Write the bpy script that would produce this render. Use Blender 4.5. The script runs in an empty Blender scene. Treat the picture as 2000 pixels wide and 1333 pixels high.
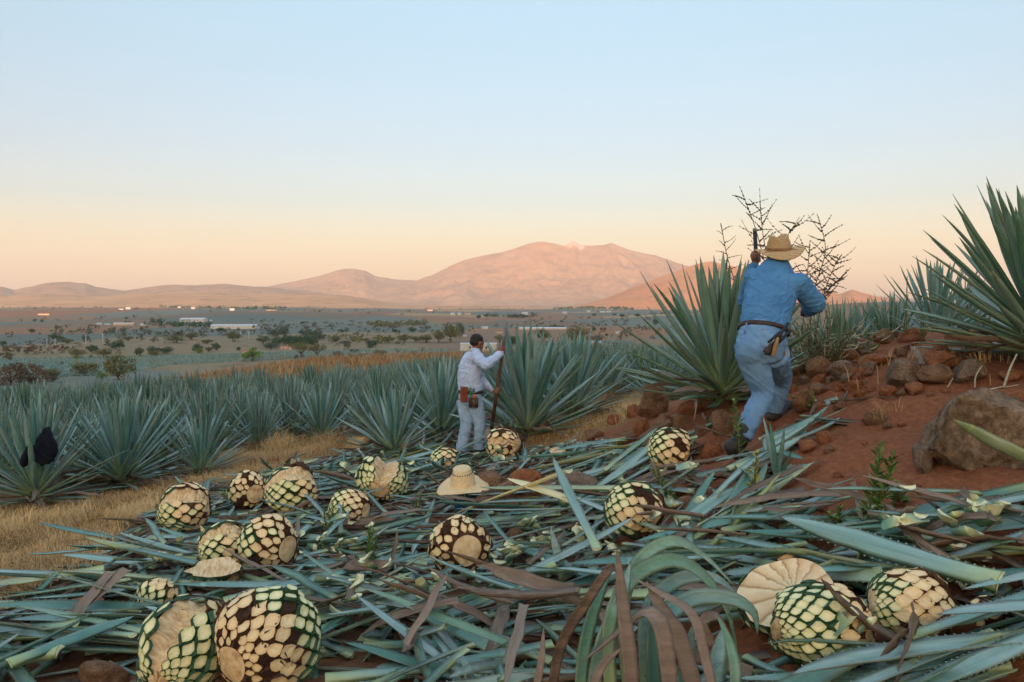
import bpy, bmesh, math, random
import numpy as np
from mathutils import Vector, Matrix, Quaternion, noise as mnoise

R = math.radians
scn = bpy.context.scene
COL = scn.collection
rng = np.random.default_rng(7)
random.seed(7)

# ------------------------------------------------------------------ camera
EYE = 1.75
F_PX = 1664.0
HORIZON = 592.0
PITCH = math.atan((666.5 - HORIZON) / F_PX)
cam_d = bpy.data.cameras.new('camera')
cam = bpy.data.objects.new('camera', cam_d)
COL.objects.link(cam)
cam.location = (0, 0, EYE)
cam.rotation_euler = (R(90) - PITCH, 0, 0)
cam_d.sensor_width = 36.0
cam_d.lens = 36.0 * F_PX / 2000.0
cam_d.clip_start = 0.1
cam_d.clip_end = 60000
scn.camera = cam

# ------------------------------------------------------------------ sky, sun, exposure
SUN_EL, SUN_AZ = R(4.0), math.atan2(-0.1, -0.995)       # azimuth from +Y towards +X: behind the camera
world = bpy.data.worlds.new('World')
scn.world = world
world.use_nodes = True
wn = world.node_tree
wn.nodes.clear()
w_out = wn.nodes.new('ShaderNodeOutputWorld')
w_bg = wn.nodes.new('ShaderNodeBackground')
w_sky = wn.nodes.new('ShaderNodeTexSky')
w_sky.sky_type = 'NISHITA'
w_sky.sun_disc = False
w_sky.sun_elevation = SUN_EL
w_sky.sun_rotation = SUN_AZ
w_sky.altitude = 1200
w_sky.air_density = 1.0
w_sky.dust_density = 8.0
w_sky.ozone_density = 1.0
w_mul = wn.nodes.new('ShaderNodeMix'); w_mul.data_type = 'RGBA'; w_mul.blend_type = 'ADD'
w_geo = wn.nodes.new('ShaderNodeTexCoord')
w_sep = wn.nodes.new('ShaderNodeSeparateXYZ')
w_ramp = wn.nodes.new('ShaderNodeValToRGB')
cr = w_ramp.color_ramp
stops = [(0.0, (5.0, 3.1, 1.75)), (0.031, (4.8, 3.0, 1.75)), (0.067, (3.2, 2.15, 1.35)), (0.115, (1.4, 1.2, 1.4)), (0.174, (1.0, 0.95, 1.4)),
         (0.259, (0.95, 1.2, 1.5)), (0.335, (1.05, 1.55, 1.8)), (0.6, (2.4, 2.9, 3.5)), (1.0, (3.1, 3.7, 4.4))]
cr.elements[0].position = 0.0
cr.elements[1].position = 1.0
while len(cr.elements) < len(stops):
    cr.elements.new(0.5)
SKY_N = 8.0
for e, (p, c) in zip(cr.elements, stops):
    e.position = p
    e.color = (c[0] / SKY_N, c[1] / SKY_N, c[2] / SKY_N, 1)
w_sc = wn.nodes.new('ShaderNodeVectorMath'); w_sc.operation = 'SCALE'; w_sc.inputs[3].default_value = SKY_N
wn.links.new(w_geo.outputs['Generated'], w_sep.inputs[0])
wn.links.new(w_sep.outputs[2], w_ramp.inputs[0])
wn.links.new(w_ramp.outputs[0], w_sc.inputs[0])
w_mul.inputs[0].default_value = 1.0
w_k = wn.nodes.new('ShaderNodeVectorMath'); w_k.operation = 'SCALE'; w_k.inputs[3].default_value = 1.8
wn.links.new(w_sky.outputs[0], w_k.inputs[0])
wn.links.new(w_sc.outputs[0], w_mul.inputs[6])
wn.links.new(w_k.outputs[0], w_mul.inputs[7])
wn.links.new(w_mul.outputs[2], w_bg.inputs[0])
w_bg.inputs[1].default_value = 0.1
wn.links.new(w_bg.outputs[0], w_out.inputs[0])

sun_d = bpy.data.lights.new('sun', 'SUN')
sun_d.energy = 5.0
sun_d.angle = R(0.5)
sun_d.color = (1.0, 0.52, 0.29)
sun = bpy.data.objects.new('sun', sun_d)
COL.objects.link(sun)
sdir = Vector((math.sin(SUN_AZ) * math.cos(SUN_EL), math.cos(SUN_AZ) * math.cos(SUN_EL), math.sin(SUN_EL)))
sun.rotation_euler = sdir.to_track_quat('Z', 'Y').to_euler()
sun.location = (0, -50, 60)

scn.view_settings.view_transform = 'Standard'
scn.view_settings.look = 'None'
scn.view_settings.gamma = 1.0
scn.view_settings.use_curve_mapping = False
scn.view_settings.exposure = 0.86
scn.render.engine = 'CYCLES'
scn.cycles.max_bounces = 5
scn.cycles.diffuse_bounces = 2
scn.cycles.glossy_bounces = 2
scn.cycles.transmission_bounces = 2
scn.cycles.transparent_max_bounces = 6
scn.cycles.volume_bounces = 0
scn.cycles.use_adaptive_sampling = True
scn.cycles.adaptive_threshold = 0.015
scn.cycles.use_denoising = True
try:
    scn.cycles.denoiser = 'OPENIMAGEDENOISE'
    scn.cycles.denoising_prefilter = 'ACCURATE'
except Exception:
    pass

# ------------------------------------------------------------------ picking points in the place
CP, SP = math.cos(PITCH), math.sin(PITCH)
def at(px, py, d):
    """the point of the place seen at a pixel of the 2000x1333 photograph, d metres deep"""
    c = (px - 1000.0) / F_PX; v = (666.5 - py) / F_PX
    return Vector((c * d, d * (CP + v * SP), EYE + d * (v * CP - SP)))
def pix(p):
    x, y, z = p[0], p[1], p[2] - EYE
    dd = y * CP - z * SP
    if dd <= 0.01: return (-9999, -9999, dd)
    u = y * SP + z * CP
    return (1000 + F_PX * x / dd, 666.5 - F_PX * u / dd, dd)

# ------------------------------------------------------------------ numpy noise
def _hash(ix, iy, seed):
    h = (ix * 374761393 + iy * 668265263 + seed * 974634777) & 0xffffffff
    h = ((h ^ (h >> 13)) * 1274126177) & 0xffffffff
    return ((h ^ (h >> 16)) & 0xffff) / 65535.0
def vnoise(x, y, seed=0):
    x = np.asarray(x, float); y = np.asarray(y, float)
    ix = np.floor(x).astype(np.int64); iy = np.floor(y).astype(np.int64)
    fx = x - ix; fy = y - iy
    fx = fx * fx * (3 - 2 * fx); fy = fy * fy * (3 - 2 * fy)
    a = _hash(ix, iy, seed); b = _hash(ix + 1, iy, seed); c = _hash(ix, iy + 1, seed); d = _hash(ix + 1, iy + 1, seed)
    return (a * (1 - fx) + b * fx) * (1 - fy) + (c * (1 - fx) + d * fx) * fy
def fbm(x, y, oct=4, seed=0, gain=0.5):
    s = 0; a = 1; t = 0
    for i in range(oct):
        s = s + a * (vnoise(x, y, seed + i * 17) - 0.5) * 2; t += a
        x = x * 2.03 + 11.3; y = y * 2.03 + 5.7; a *= gain
    return s / t
def ridged(x, y, oct=4, seed=0):
    s = 0; a = 1; t = 0
    for i in range(oct):
        s = s + a * (1 - np.abs(vnoise(x, y, seed + i * 13) * 2 - 1)); t += a
        x = x * 2.1 + 3.1; y = y * 2.1 + 7.7; a *= 0.5
    return s / t
def sstep(a, b, x):
    t = np.clip((np.asarray(x, float) - a) / (b - a), 0, 1)
    return t * t * (3 - 2 * t)

# ------------------------------------------------------------------ meshes
def mk_mesh(name, V, polys, mats=(), mi=None, attrs=None, smooth=True):
    """V (n,3); polys: list of (m,k) integer arrays"""
    V = np.asarray(V, np.float32).reshape(-1, 3)
    polys = [np.asarray(p, np.int32) for p in polys if len(p)]
    me = bpy.data.meshes.new(name)
    nl = sum(p.size for p in polys); npol = sum(len(p) for p in polys)
    me.vertices.add(len(V)); me.vertices.foreach_set('co', V.ravel())
    me.loops.add(nl); me.loops.foreach_set('vertex_index', np.concatenate([p.ravel() for p in polys]))
    tot = np.concatenate([np.full(len(p), p.shape[1], np.int32) for p in polys])
    st = np.concatenate([[0], np.cumsum(tot)[:-1]]).astype(np.int32)
    me.polygons.add(npol); me.polygons.foreach_set('loop_start', st)
    try: me.polygons.foreach_set('loop_total', tot)
    except Exception: pass
    if mi is not None: me.polygons.foreach_set('material_index', np.asarray(mi, np.int32))
    me.polygons.foreach_set('use_smooth', np.full(npol, bool(smooth)))
    for m in (mats if isinstance(mats, (list, tuple)) else [mats]):
        me.materials.append(m)
    for k, a in (attrs or {}).items():
        at_ = me.attributes.new(k, 'FLOAT', 'POINT'); at_.data.foreach_set('value', np.asarray(a, np.float32))
    me.update(calc_edges=True); me.validate()
    return me
def link(name, data, parent=None, M=None):
    o = bpy.data.objects.new(name, data)
    COL.objects.link(o)
    if parent is not None: o.parent = parent
    if M is not None: o.matrix_local = M
    return o
def tag(o, label=None, cat=None, group=None, kind=None):
    if label: o['label'] = label
    if cat: o['category'] = cat
    if group: o['group'] = group
    if kind: o['kind'] = kind
    return o
def empty(name, loc=(0, 0, 0)):
    o = bpy.data.objects.new(name, None); COL.objects.link(o); o.location = loc
    o.empty_display_size = 0.1
    return o
class MB:
    """collects pieces into one mesh"""
    def __init__(s): s.V = []; s.P = []; s.MI = []; s.n = 0; s.A = {}
    def add(self, V, polys, mi=0, **attrs):
        V = np.asarray(V, float).reshape(-1, 3)
        for p in polys:
            p = np.asarray(p, np.int64)
            if len(p):
                self.P.append(p + self.n); self.MI.append(np.full(len(p), mi))
        for k, a in attrs.items():
            self.A.setdefault(k, []).append(np.broadcast_to(np.asarray(a, float), (len(V),)))
        self.V.append(V); self.n += len(V)
    def mesh(s, name, mats, smooth=True):
        groups = {}
        for p, m in zip(s.P, s.MI):
            g = groups.setdefault(p.shape[1], ([], [])); g[0].append(p); g[1].append(m)
        polys = [np.concatenate(g[0]) for g in groups.values()]
        mi = np.concatenate([np.concatenate(g[1]) for g in groups.values()])
        return mk_mesh(name, np.concatenate(s.V), polys, mats, mi, {k: np.concatenate(v) for k, v in s.A.items()}, smooth)
    def build(s, name, mats, parent=None, smooth=True):
        return link(name, s.mesh(name, mats, smooth), parent)
def grid_quads(nu, nv, wrap_u=False):
    """quads of an array indexed [u*nv+v]"""
    U = nu if wrap_u else nu - 1
    u, v = np.meshgrid(np.arange(U), np.arange(nv - 1), indexing='ij')
    u2 = (u + 1) % nu
    return np.stack([u * nv + v, u2 * nv + v, u2 * nv + v + 1, u * nv + v + 1], -1).reshape(-1, 4)
def box_arr(c, s):
    c = np.asarray(c, float); s = np.asarray(s, float) / 2
    V = np.array([[x, y, z] for x in (-1, 1) for y in (-1, 1) for z in (-1, 1)]) * s + c
    Q = [[0, 1, 3, 2], [4, 6, 7, 5], [0, 4, 5, 1], [2, 3, 7, 6], [0, 2, 6, 4], [1, 5, 7, 3]]
    return V, np.array(Q)
def tube_arr(pts, ra, rb=None, side=None, n=12, cap=True):
    """rings along pts with half-widths ra (along side) and rb (across)"""
    P = np.array([list(p) for p in pts], float); k = len(P)
    ra = np.broadcast_to(np.asarray(ra, float), (k,)); rb = ra if rb is None else np.broadcast_to(np.asarray(rb, float), (k,))
    T = np.gradient(P, axis=0); T /= np.linalg.norm(T, axis=1)[:, None] + 1e-12
    if side is None:
        side = (1, 0, 0) if abs(T[0][0]) < 0.8 else (0, 1, 0)
    s = np.asarray(side, float)
    th = np.linspace(0, 2 * math.pi, n, endpoint=False)
    V = []
    for i in range(k):
        si = s - T[i] * np.dot(s, T[i]); si /= np.linalg.norm(si) + 1e-12
        fi = np.cross(T[i], si)
        V.append(P[i] + np.outer(np.cos(th), si) * ra[i] + np.outer(np.sin(th), fi) * rb[i])
        s = si
    V = np.concatenate(V)
    i, j = np.meshgrid(np.arange(k - 1), np.arange(n), indexing='ij'); j2 = (j + 1) % n
    Q = np.stack([i * n + j, i * n + j2, (i + 1) * n + j2, (i + 1) * n + j], -1).reshape(-1, 4)
    tris = np.zeros((0, 3), int)
    if cap:
        c0 = len(V); V = np.concatenate([V, P[:1], P[-1:]])
        jj = np.arange(n); j2 = (jj + 1) % n
        t0 = np.stack([np.full(n, c0), j2, jj], -1)
        t1 = np.stack([np.full(n, c0 + 1), (k - 1) * n + jj, (k - 1) * n + j2], -1)
        tris = np.concatenate([t0, t1])
    return V, Q, tris
def smooth_path(pts, n):
    P = np.array([list(p) for p in pts], float)
    t = np.concatenate([[0], np.cumsum(np.linalg.norm(np.diff(P, axis=0), axis=1) ** 0.5)])
    # Catmull-Rom on chord parameter
    out = []
    q = np.linspace(0, t[-1], n)
    for x in q:
        i = min(max(np.searchsorted(t, x) - 1, 0), len(P) - 2)
        u = (x - t[i]) / (t[i + 1] - t[i] + 1e-12)
        p1, p2 = P[i], P[i + 1]
        m1 = (P[i + 1] - P[i - 1]) / (t[i + 1] - t[i - 1]) if i > 0 else (p2 - p1) / (t[i + 1] - t[i])
        m2 = (P[i + 2] - P[i]) / (t[i + 2] - t[i]) if i + 2 < len(P) else (p2 - p1) / (t[i + 1] - t[i])
        h = t[i + 1] - t[i]
        out.append((2 * u**3 - 3 * u**2 + 1) * p1 + (u**3 - 2 * u**2 + u) * h * m1 + (-2 * u**3 + 3 * u**2) * p2 + (u**3 - u**2) * h * m2)
    return np.array(out)

# ------------------------------------------------------------------ materials
def nm(name):
    m = bpy.data.materials.new(name); m.use_nodes = True
    nt = m.node_tree; b = nt.nodes['Principled BSDF']
    return m, nt, b
def N(nt, t, **kw):
    n = nt.nodes.new(t)
    for k, v in kw.items():
        setattr(n, k, v)
    return n
def ramp(nt, fac, stops, interp='LINEAR'):
    r = nt.nodes.new('ShaderNodeValToRGB'); c = r.color_ramp; c.interpolation = interp
    while len(c.elements) < len(stops): c.elements.new(0.5)
    for e, (p, col) in zip(c.elements, stops):
        e.position = p; e.color = (*col, 1)
    nt.links.new(fac, r.inputs[0]); return r.outputs[0]
def mixc(nt, fac, a, b, mode='MIX'):
    m = nt.nodes.new('ShaderNodeMix'); m.data_type = 'RGBA'; m.blend_type = mode
    for sock, v in ((m.inputs[0], fac), (m.inputs[6], a), (m.inputs[7], b)):
        if isinstance(v, (int, float)): sock.default_value = v
        elif isinstance(v, tuple): sock.default_value = (*v, 1)
        else: nt.links.new(v, sock)
    return m.outputs[2]
def mth(nt, op, a, b=0.0, clamp=False):
    m = nt.nodes.new('ShaderNodeMath'); m.operation = op; m.use_clamp = clamp
    for sock, v in ((m.inputs[0], a), (m.inputs[1], b)):
        if isinstance(v, (int, float)): sock.default_value = v
        else: nt.links.new(v, sock)
    return m.outputs[0]
def coords(nt, kind='Object', scale=(1, 1, 1), rand=False):
    tc = nt.nodes.new('ShaderNodeTexCoord'); mp = nt.nodes.new('ShaderNodeMapping')
    mp.inputs['Scale'].default_value = scale
    src = tc.outputs[kind]
    if kind == 'World':
        src = None
    nt.links.new(src, mp.inputs[0])
    if rand:
        oi = nt.nodes.new('ShaderNodeObjectInfo'); c = nt.nodes.new('ShaderNodeVectorMath'); c.operation = 'SCALE'
        cb = nt.nodes.new('ShaderNodeCombineXYZ')
        for k in range(3): nt.links.new(oi.outputs['Random'], cb.inputs[k])
        nt.links.new(cb.outputs[0], c.inputs[0]); c.inputs[3].default_value = 37.0
        nt.links.new(c.outputs[0], mp.inputs['Location'])
    return mp.outputs[0]
def wpos(nt, scale=(1, 1, 1)):
    g = nt.nodes.new('ShaderNodeNewGeometry'); mp = nt.nodes.new('ShaderNodeMapping')
    mp.inputs['Scale'].default_value = scale
    nt.links.new(g.outputs['Position'], mp.inputs[0]); return mp.outputs[0]
def noise(nt, vec, scale, detail=4, rough=0.55, dist=0.0):
    n = nt.nodes.new('ShaderNodeTexNoise'); n.inputs['Scale'].default_value = scale
    n.inputs['Detail'].default_value = detail; n.inputs['Roughness'].default_value = rough
    n.inputs['Distortion'].default_value = dist
    nt.links.new(vec, n.inputs['Vector']); return n.outputs['Fac']
def bump(nt, b, h, strength=0.3, dist=0.01):
    n = nt.nodes.new('ShaderNodeBump'); n.inputs['Strength'].default_value = strength
    n.inputs['Distance'].default_value = dist
    nt.links.new(h, n.inputs['Height']); nt.links.new(n.outputs[0], b.inputs['Normal'])
def attr(nt, name):
    a = nt.nodes.new('ShaderNodeAttribute'); a.attribute_name = name; return a.outputs['Fac']
def orand(nt):
    return nt.nodes.new('ShaderNodeObjectInfo').outputs['Random']
def simple(name, stops, scale=8.0, rough=0.8, bstr=0.3, bdist=0.01, kind='Object', detail=5, rand=True, stretch=(1, 1, 1), spec=0.3, bscale=None):
    m, nt, b = nm(name)
    v = coords(nt, kind, stretch, rand)
    f = noise(nt, v, scale, detail)
    nt.links.new(ramp(nt, f, stops), b.inputs['Base Color'])
    b.inputs['Roughness'].default_value = rough
    b.inputs['Specular IOR Level'].default_value = spec
    if bstr: bump(nt, b, noise(nt, v, bscale or scale * 3, 6), bstr, bdist)
    return m

# ------------------------------------------------------------------ the lie of the land
TD = [1.5, 2.5, 4, 5, 6, 7, 8, 9, 10, 12, 15, 20, 30, 45, 60, 90, 120, 150, 250, 400]
TCOL = {
  -400: [-1.70,-1.75,-1.85,-1.95,-2.05,-2.15,-2.25,-2.33,-2.42,-2.58,-2.8,-3.3,-4.4,-6.2,-8.2,-14,-18,-21,-27,-31],
  0:    [-1.70,-1.75,-1.80,-1.90,-2.00,-2.10,-2.20,-2.28,-2.35,-2.50,-2.7,-3.1,-4.1,-5.7,-7.6,-13,-17,-20,-26,-31],
  300:  [-1.70,-1.73,-1.78,-1.87,-1.96,-2.05,-2.14,-2.21,-2.27,-2.40,-2.6,-2.95,-3.9,-5.4,-7.0,-8.6,-11.5,-16,-25,-31],
  600:  [-1.70,-1.72,-1.75,-1.83,-1.90,-1.98,-2.05,-2.10,-2.15,-2.25,-2.45,-2.8,-3.6,-5.0,-6.4,-7.0,-7.5,-12,-24,-31],
  900:  [-1.68,-1.70,-1.72,-1.79,-1.86,-1.93,-2.00,-2.04,-2.07,-2.10,-2.3,-2.6,-3.1,-3.9,-4.8,-6.3,-7.0,-11,-24,-31],
  1100: [-1.66,-1.67,-1.68,-1.72,-1.76,-1.78,-1.78,-1.76,-1.73,-1.75,-1.98,-2.2,-2.6,-3.4,-4.2,-6.0,-7.4,-11,-24,-31],
  1300: [-1.64,-1.64,-1.62,-1.58,-1.52,-1.45,-1.38,-1.30,-1.25,-1.45,-1.9,-2.2,-2.7,-3.4,-4.3,-6.3,-8.0,-12,-24,-31],
  1500: [-1.62,-1.60,-1.53,-1.40,-1.24,-1.06,-0.92,-0.84,-0.80,-1.10,-1.6,-2.0,-2.5,-3.2,-4.2,-6.3,-8.5,-12,-24,-31],
  1700: [-1.60,-1.55,-1.42,-1.20,-0.95,-0.73,-0.50,-0.36,-0.34,-0.80,-1.3,-1.7,-2.3,-3.1,-4.1,-6.3,-8.5,-12,-24,-31],
  1900: [-1.58,-1.50,-1.28,-1.02,-0.70,-0.46,-0.32,-0.28,-0.30,-0.60,-1.0,-1.5,-2.2,-3.0,-4.0,-6.3,-8.5,-12,-24,-31],
  2150: [-1.56,-1.45,-1.15,-0.85,-0.55,-0.36,-0.26,-0.22,-0.22,-0.45,-0.9,-1.4,-2.1,-3.0,-4.0,-6.3,-8.5,-12,-24,-31],
  2600: [-1.56,-1.45,-1.15,-0.85,-0.55,-0.36,-0.26,-0.22,-0.22,-0.45,-0.9,-1.4,-2.1,-3.0,-4.0,-6.3,-8.5,-12,-24,-31],
}
_ang = np.array([math.atan((p - 1000) / F_PX) for p in TCOL]); _tab = np.array(list(TCOL.values()))
A0, A1 = _ang[0], _ang[-1]; L0, L1 = math.log(1.5), math.log(400)
NA, NL = 240, 260
_ag = np.linspace(A0, A1, NA); _lg = np.linspace(L0, L1, NL)
_t1 = np.array([np.interp(_lg, np.log(TD), row) for row in _tab])
_t2 = np.array([np.interp(_ag, _ang, _t1[:, j]) for j in range(NL)]).T
def _blur(a, k, axis):
    ker = np.exp(-0.5 * (np.arange(-3 * k, 3 * k + 1) / k) ** 2); ker /= ker.sum()
    pad = [(0, 0), (0, 0)]; pad[axis] = (3 * k, 3 * k)
    ap = np.pad(a, pad, mode='edge')
    return np.apply_along_axis(lambda v: np.convolve(v, ker, 'valid'), axis, ap)
HT = _blur(_blur(_t2, 6, 0), 4, 1)
RIDGE_X = [-8000, -2000, -1188, -1073, -326, 6000]; RIDGE_T = [225, 240, 262, 400, 500, 512]
def H(x, y, fine=True):
    x = np.asarray(x, float); y = np.asarray(y, float)
    r = np.hypot(x, y) + 1e-9; a = np.arctan2(x, y)
    ac = np.clip(a, A0, A1); dd = r * np.cos(ac)
    u = (ac - A0) / (A1 - A0) * (NA - 1.001); v = (np.clip(np.log(np.maximum(dd, 1.5)), L0, L1) - L0) / (L1 - L0) * (NL - 1.001)
    iu = u.astype(int); iv = v.astype(int); fu = u - iu; fv = v - iv
    z = (HT[iu, iv] * (1 - fu) + HT[iu + 1, iv] * fu) * (1 - fv) + (HT[iu, iv + 1] * (1 - fu) + HT[iu + 1, iv + 1] * fu) * fv
    # valley undulation
    far = sstep(250, 600, dd)
    z = z + far * (6.0 * fbm(x / 420 + 3, y / 420, 3, 5) + 2 * fbm(x / 120, y / 120, 3, 9))
    z = z + far * 31.5 * np.exp(-((x - 720) / 330) ** 2 - ((y - 1500) / 380) ** 2)
    z = z + 14 * sstep(1200, 2000, dd) * sstep(0.05, -0.35, a) * sstep(5200, 2600, dd)
    # the ridge behind that keeps this slope in shade
    back = sstep(-300, -4000, y)
    z = np.where(y < -150, z * (1 - back) + back * np.interp(x, RIDGE_X, RIDGE_T), z)
    if fine:
        nearw = sstep(60, 8, r) * sstep(0.5, 2.5, r)
        redw = sstep(0.02, 0.2, a) * (a < 1.2)
        z = z + nearw * (0.03 + 0.05 * redw) * fbm(x * 1.7, y * 1.7, 4, 21) + nearw * redw * 0.03 * fbm(x * 6, y * 6, 4, 33)
        z = z + sstep(40, 90, r) * sstep(260, 160, r) * 0.5 * fbm(x / 14, y / 14, 4, 3)
    return z + EYE
def Hs(x, y): return float(H(np.array([x]), np.array([y]))[0])
def gp(px, py, dmin=1.6, dmax=6000):
    """where the ray through a pixel meets the land"""
    ds = np.exp(np.linspace(math.log(dmin), math.log(dmax), 900))
    c = (px - 1000.0) / F_PX; v = (666.5 - py) / F_PX
    X = c * ds; Y = ds * (CP + v * SP); Z = EYE + ds * (v * CP - SP)
    below = Z < H(X, Y)
    i = int(np.argmax(below)) if below.any() else len(ds) - 1
    lo, hi = ds[max(i - 1, 0)], ds[i]
    for _ in range(18):
        m = (lo + hi) / 2; p = at(px, py, m)
        if p.z < Hs(p.x, p.y): hi = m
        else: lo = m
    p = at(px, py, hi); return Vector((p.x, p.y, Hs(p.x, p.y)))
# ================================================================== LAND
def poly_world(pp):
    return np.array([[*gp(px, py)[:2]] for px, py in pp])
def in_poly(P, x, y):
    x = np.asarray(x); y = np.asarray(y); ins = np.zeros(x.shape, bool); n = len(P)
    for i in range(n):
        x0, y0 = P[i]; x1, y1 = P[(i + 1) % n]
        c = ((y0 > y) != (y1 > y)) & (x < (x1 - x0) * (y - y0) / (y1 - y0 + 1e-12) + x0)
        ins ^= c
    return ins
STRIP_PX = [(-150, 985), (-150, 1240), (60, 1180), (200, 1105), (250, 1030), (400, 955), (560, 925), (690, 890), (720, 862), (640, 850), (500, 868), (420, 915), (300, 950), (160, 985), (60, 1000)]
BANK_PX = [(1015, 878), (1060, 838), (1130, 818), (1200, 795), (1250, 766), (1300, 756), (1318, 768), (1275, 800), (1190, 838), (1110, 868)]
PILE_PX = [(-250, 1225), (60, 1172), (190, 1112), (255, 1040), (320, 985), (430, 945), (560, 915), (700, 885), (850, 868), (1010, 878), (1120, 872), (1340, 862), (1480, 860), (1530, 800), (1640, 775), (1650, 860), (1590, 960), (1560, 1095), (1700, 1125), (1800, 1105), (1860, 1020), (2050, 960), (2300, 960), (2400, 1400), (1000, 1420), (-400, 1400)]
STRIP = poly_world(STRIP_PX); BANK = poly_world(BANK_PX); PILE = poly_world(PILE_PX)
def soft_poly(P, x, y, w):
    """1 inside, falling over w metres: box-sampled"""
    s = 0
    for k in range(8):
        a = k * math.pi / 4
        s = s + in_poly(P, x + w * math.cos(a), y + w * math.sin(a))
    return (s + 2 * in_poly(P, x, y)) / 10.0

ang_in = np.linspace(R(-40), R(40), 460); ang_out = np.linspace(R(40), R(320), 130)[1:-1]
angs = np.concatenate([ang_in, ang_out])
q1 = np.linspace(math.log(0.4), math.log(2.5), 16, endpoint=False)
q2 = np.linspace(math.log(2.5), math.log(16), 190, endpoint=False)
q3 = np.linspace(math.log(16), math.log(400), 90, endpoint=False)
q4 = np.linspace(math.log(400), math.log(12500), 100)
rr = np.exp(np.concatenate([q1, q2, q3, q4]))
AA, RR = np.meshgrid(angs, rr, indexing='ij')
cb = np.cos(AA)
rmax = np.where(cb < -0.2, 4300 / np.maximum(-cb, 0.2), 12500)
RR = np.where(RR > 300, 300 + (RR - 300) * (rmax - 300) / (12500 - 300), RR)
GX, GY = RR * np.sin(AA), RR * np.cos(AA)
GZ = H(GX, GY)
V = np.stack([GX, GY, GZ], -1).reshape(-1, 3)
nv = len(rr)
Q = grid_quads(len(angs), nv, True)[:, ::-1]
c0 = len(V); V = np.concatenate([V, [[0, 0, Hs(0.0, 0.3)]]])
ii = np.arange(len(angs)); T3 = np.stack([np.full(len(angs), c0), ((ii + 1) % len(angs)) * nv, ii * nv], -1)[:, ::-1]
vx, vy = V[:, 0], V[:, 1]
va = np.arctan2(vx, vy); vr = np.hypot(vx, vy)
a_dry = np.maximum(soft_poly(STRIP, vx, vy, 0.25), soft_poly(BANK, vx, vy, 0.2)) * (vr < 40)
a_dry = np.maximum(a_dry, sstep(49, 54, vr) * sstep(150, 128, vr) * sstep(-0.48, -0.40, va) * sstep(0.05, -0.05, va))
a_red = np.maximum(sstep(0.0, 0.12, va) * sstep(40, 20, vr) * (va < 1.6) * (1 - a_dry), 0.45 * soft_poly(PILE, vx, vy, 0.3))
a_far = sstep(130, 190, vr)

g_m, nt, b = nm('ground')
wp = wpos(nt)
n1 = noise(nt, wp, 2.2, 6, 0.6); n2 = noise(nt, wp, 22, 5, 0.65); n3 = noise(nt, wp, 0.35, 4)
soil = ramp(nt, n2, [(0.25, (0.09, 0.052, 0.03)), (0.75, (0.19, 0.11, 0.06))])
redc = ramp(nt, n2, [(0.2, (0.13, 0.042, 0.02)), (0.55, (0.27, 0.095, 0.042)), (0.85, (0.40, 0.175, 0.085))])
redc = mixc(nt, mth(nt, 'MULTIPLY', n1, 0.55), redc, (0.15, 0.065, 0.034))
dryc = ramp(nt, n2, [(0.2, (0.17, 0.09, 0.038)), (0.6, (0.33, 0.19, 0.075)), (0.9, (0.44, 0.28, 0.12))])
c = mixc(nt, attr(nt, 'red'), soil, redc)
c = mixc(nt, attr(nt, 'dry'), c, dryc)
# far fields: patchwork
wpf = wpos(nt, (1 / 210, 1 / 330, 0))
vo = N(nt, 'ShaderNodeTexVoronoi'); vo.inputs['Scale'].default_value = 1.0; vo.inputs['Randomness'].default_value = 0.9
wob = N(nt, 'ShaderNodeTexNoise'); wob.inputs['Scale'].default_value = 1.3; wob.inputs['Detail'].default_value = 2
nt.links.new(wpf, wob.inputs['Vector'])
vm = N(nt, 'ShaderNodeVectorMath', operation='MULTIPLY_ADD'); vm.inputs[1].default_value = (0.5, 0.5, 0)
nt.links.new(wob.outputs['Color'], vm.inputs[0]); nt.links.new(wpf, vm.inputs[2])
nt.links.new(vm.outputs[0], vo.inputs['Vector'])
sepc = N(nt, 'ShaderNodeSeparateColor'); nt.links.new(vo.outputs['Color'], sepc.inputs[0])
fieldc = ramp(nt, sepc.outputs[0], [(0.0, (0.11, 0.145, 0.12)), (0.14, (0.14, 0.175, 0.14)), (0.30, (0.25, 0.15, 0.085)),
                                   (0.40, (0.19, 0.125, 0.08)), (0.50, (0.46, 0.28, 0.12)), (0.58, (0.125, 0.17, 0.14)),
                                   (0.70, (0.32, 0.14, 0.065)), (0.83, (0.26, 0.19, 0.10)), (0.93, (0.14, 0.175, 0.14))], 'CONSTANT')
n5 = noise(nt, wpos(nt, (1 / 26, 1 / 40, 0)), 1.0, 6, 0.65)
fieldc = mixc(nt, ramp(nt, n5, [(0.56, (0, 0, 0)), (0.66, (0.8, 0.8, 0.8))]), fieldc, (0.12, 0.095, 0.06))
fieldc = mixc(nt, 0.3, fieldc, ramp(nt, noise(nt, wpos(nt, (1 / 700, 1 / 900, 0)), 1.0, 5), [(0.35, (0.13, 0.15, 0.12)), (0.65, (0.22, 0.15, 0.09))]))
c = mixc(nt, attr(nt, 'far'), c, fieldc)
nt.links.new(c, b.inputs['Base Color'])
b.inputs['Roughness'].default_value = 0.95; b.inputs['Specular IOR Level'].default_value = 0.15
bump(nt, b, mth(nt, 'ADD', mth(nt, 'MULTIPLY', n1, 1.5), n2), 0.6, 0.03)
ground = link('ground', mk_mesh('ground', V, [Q, T3], [g_m], None, {'red': a_red, 'dry': a_dry, 'far': a_far}))
tag(ground, 'hillside of red soil falling to a wide valley of patchwork fields', kind='structure')

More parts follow.
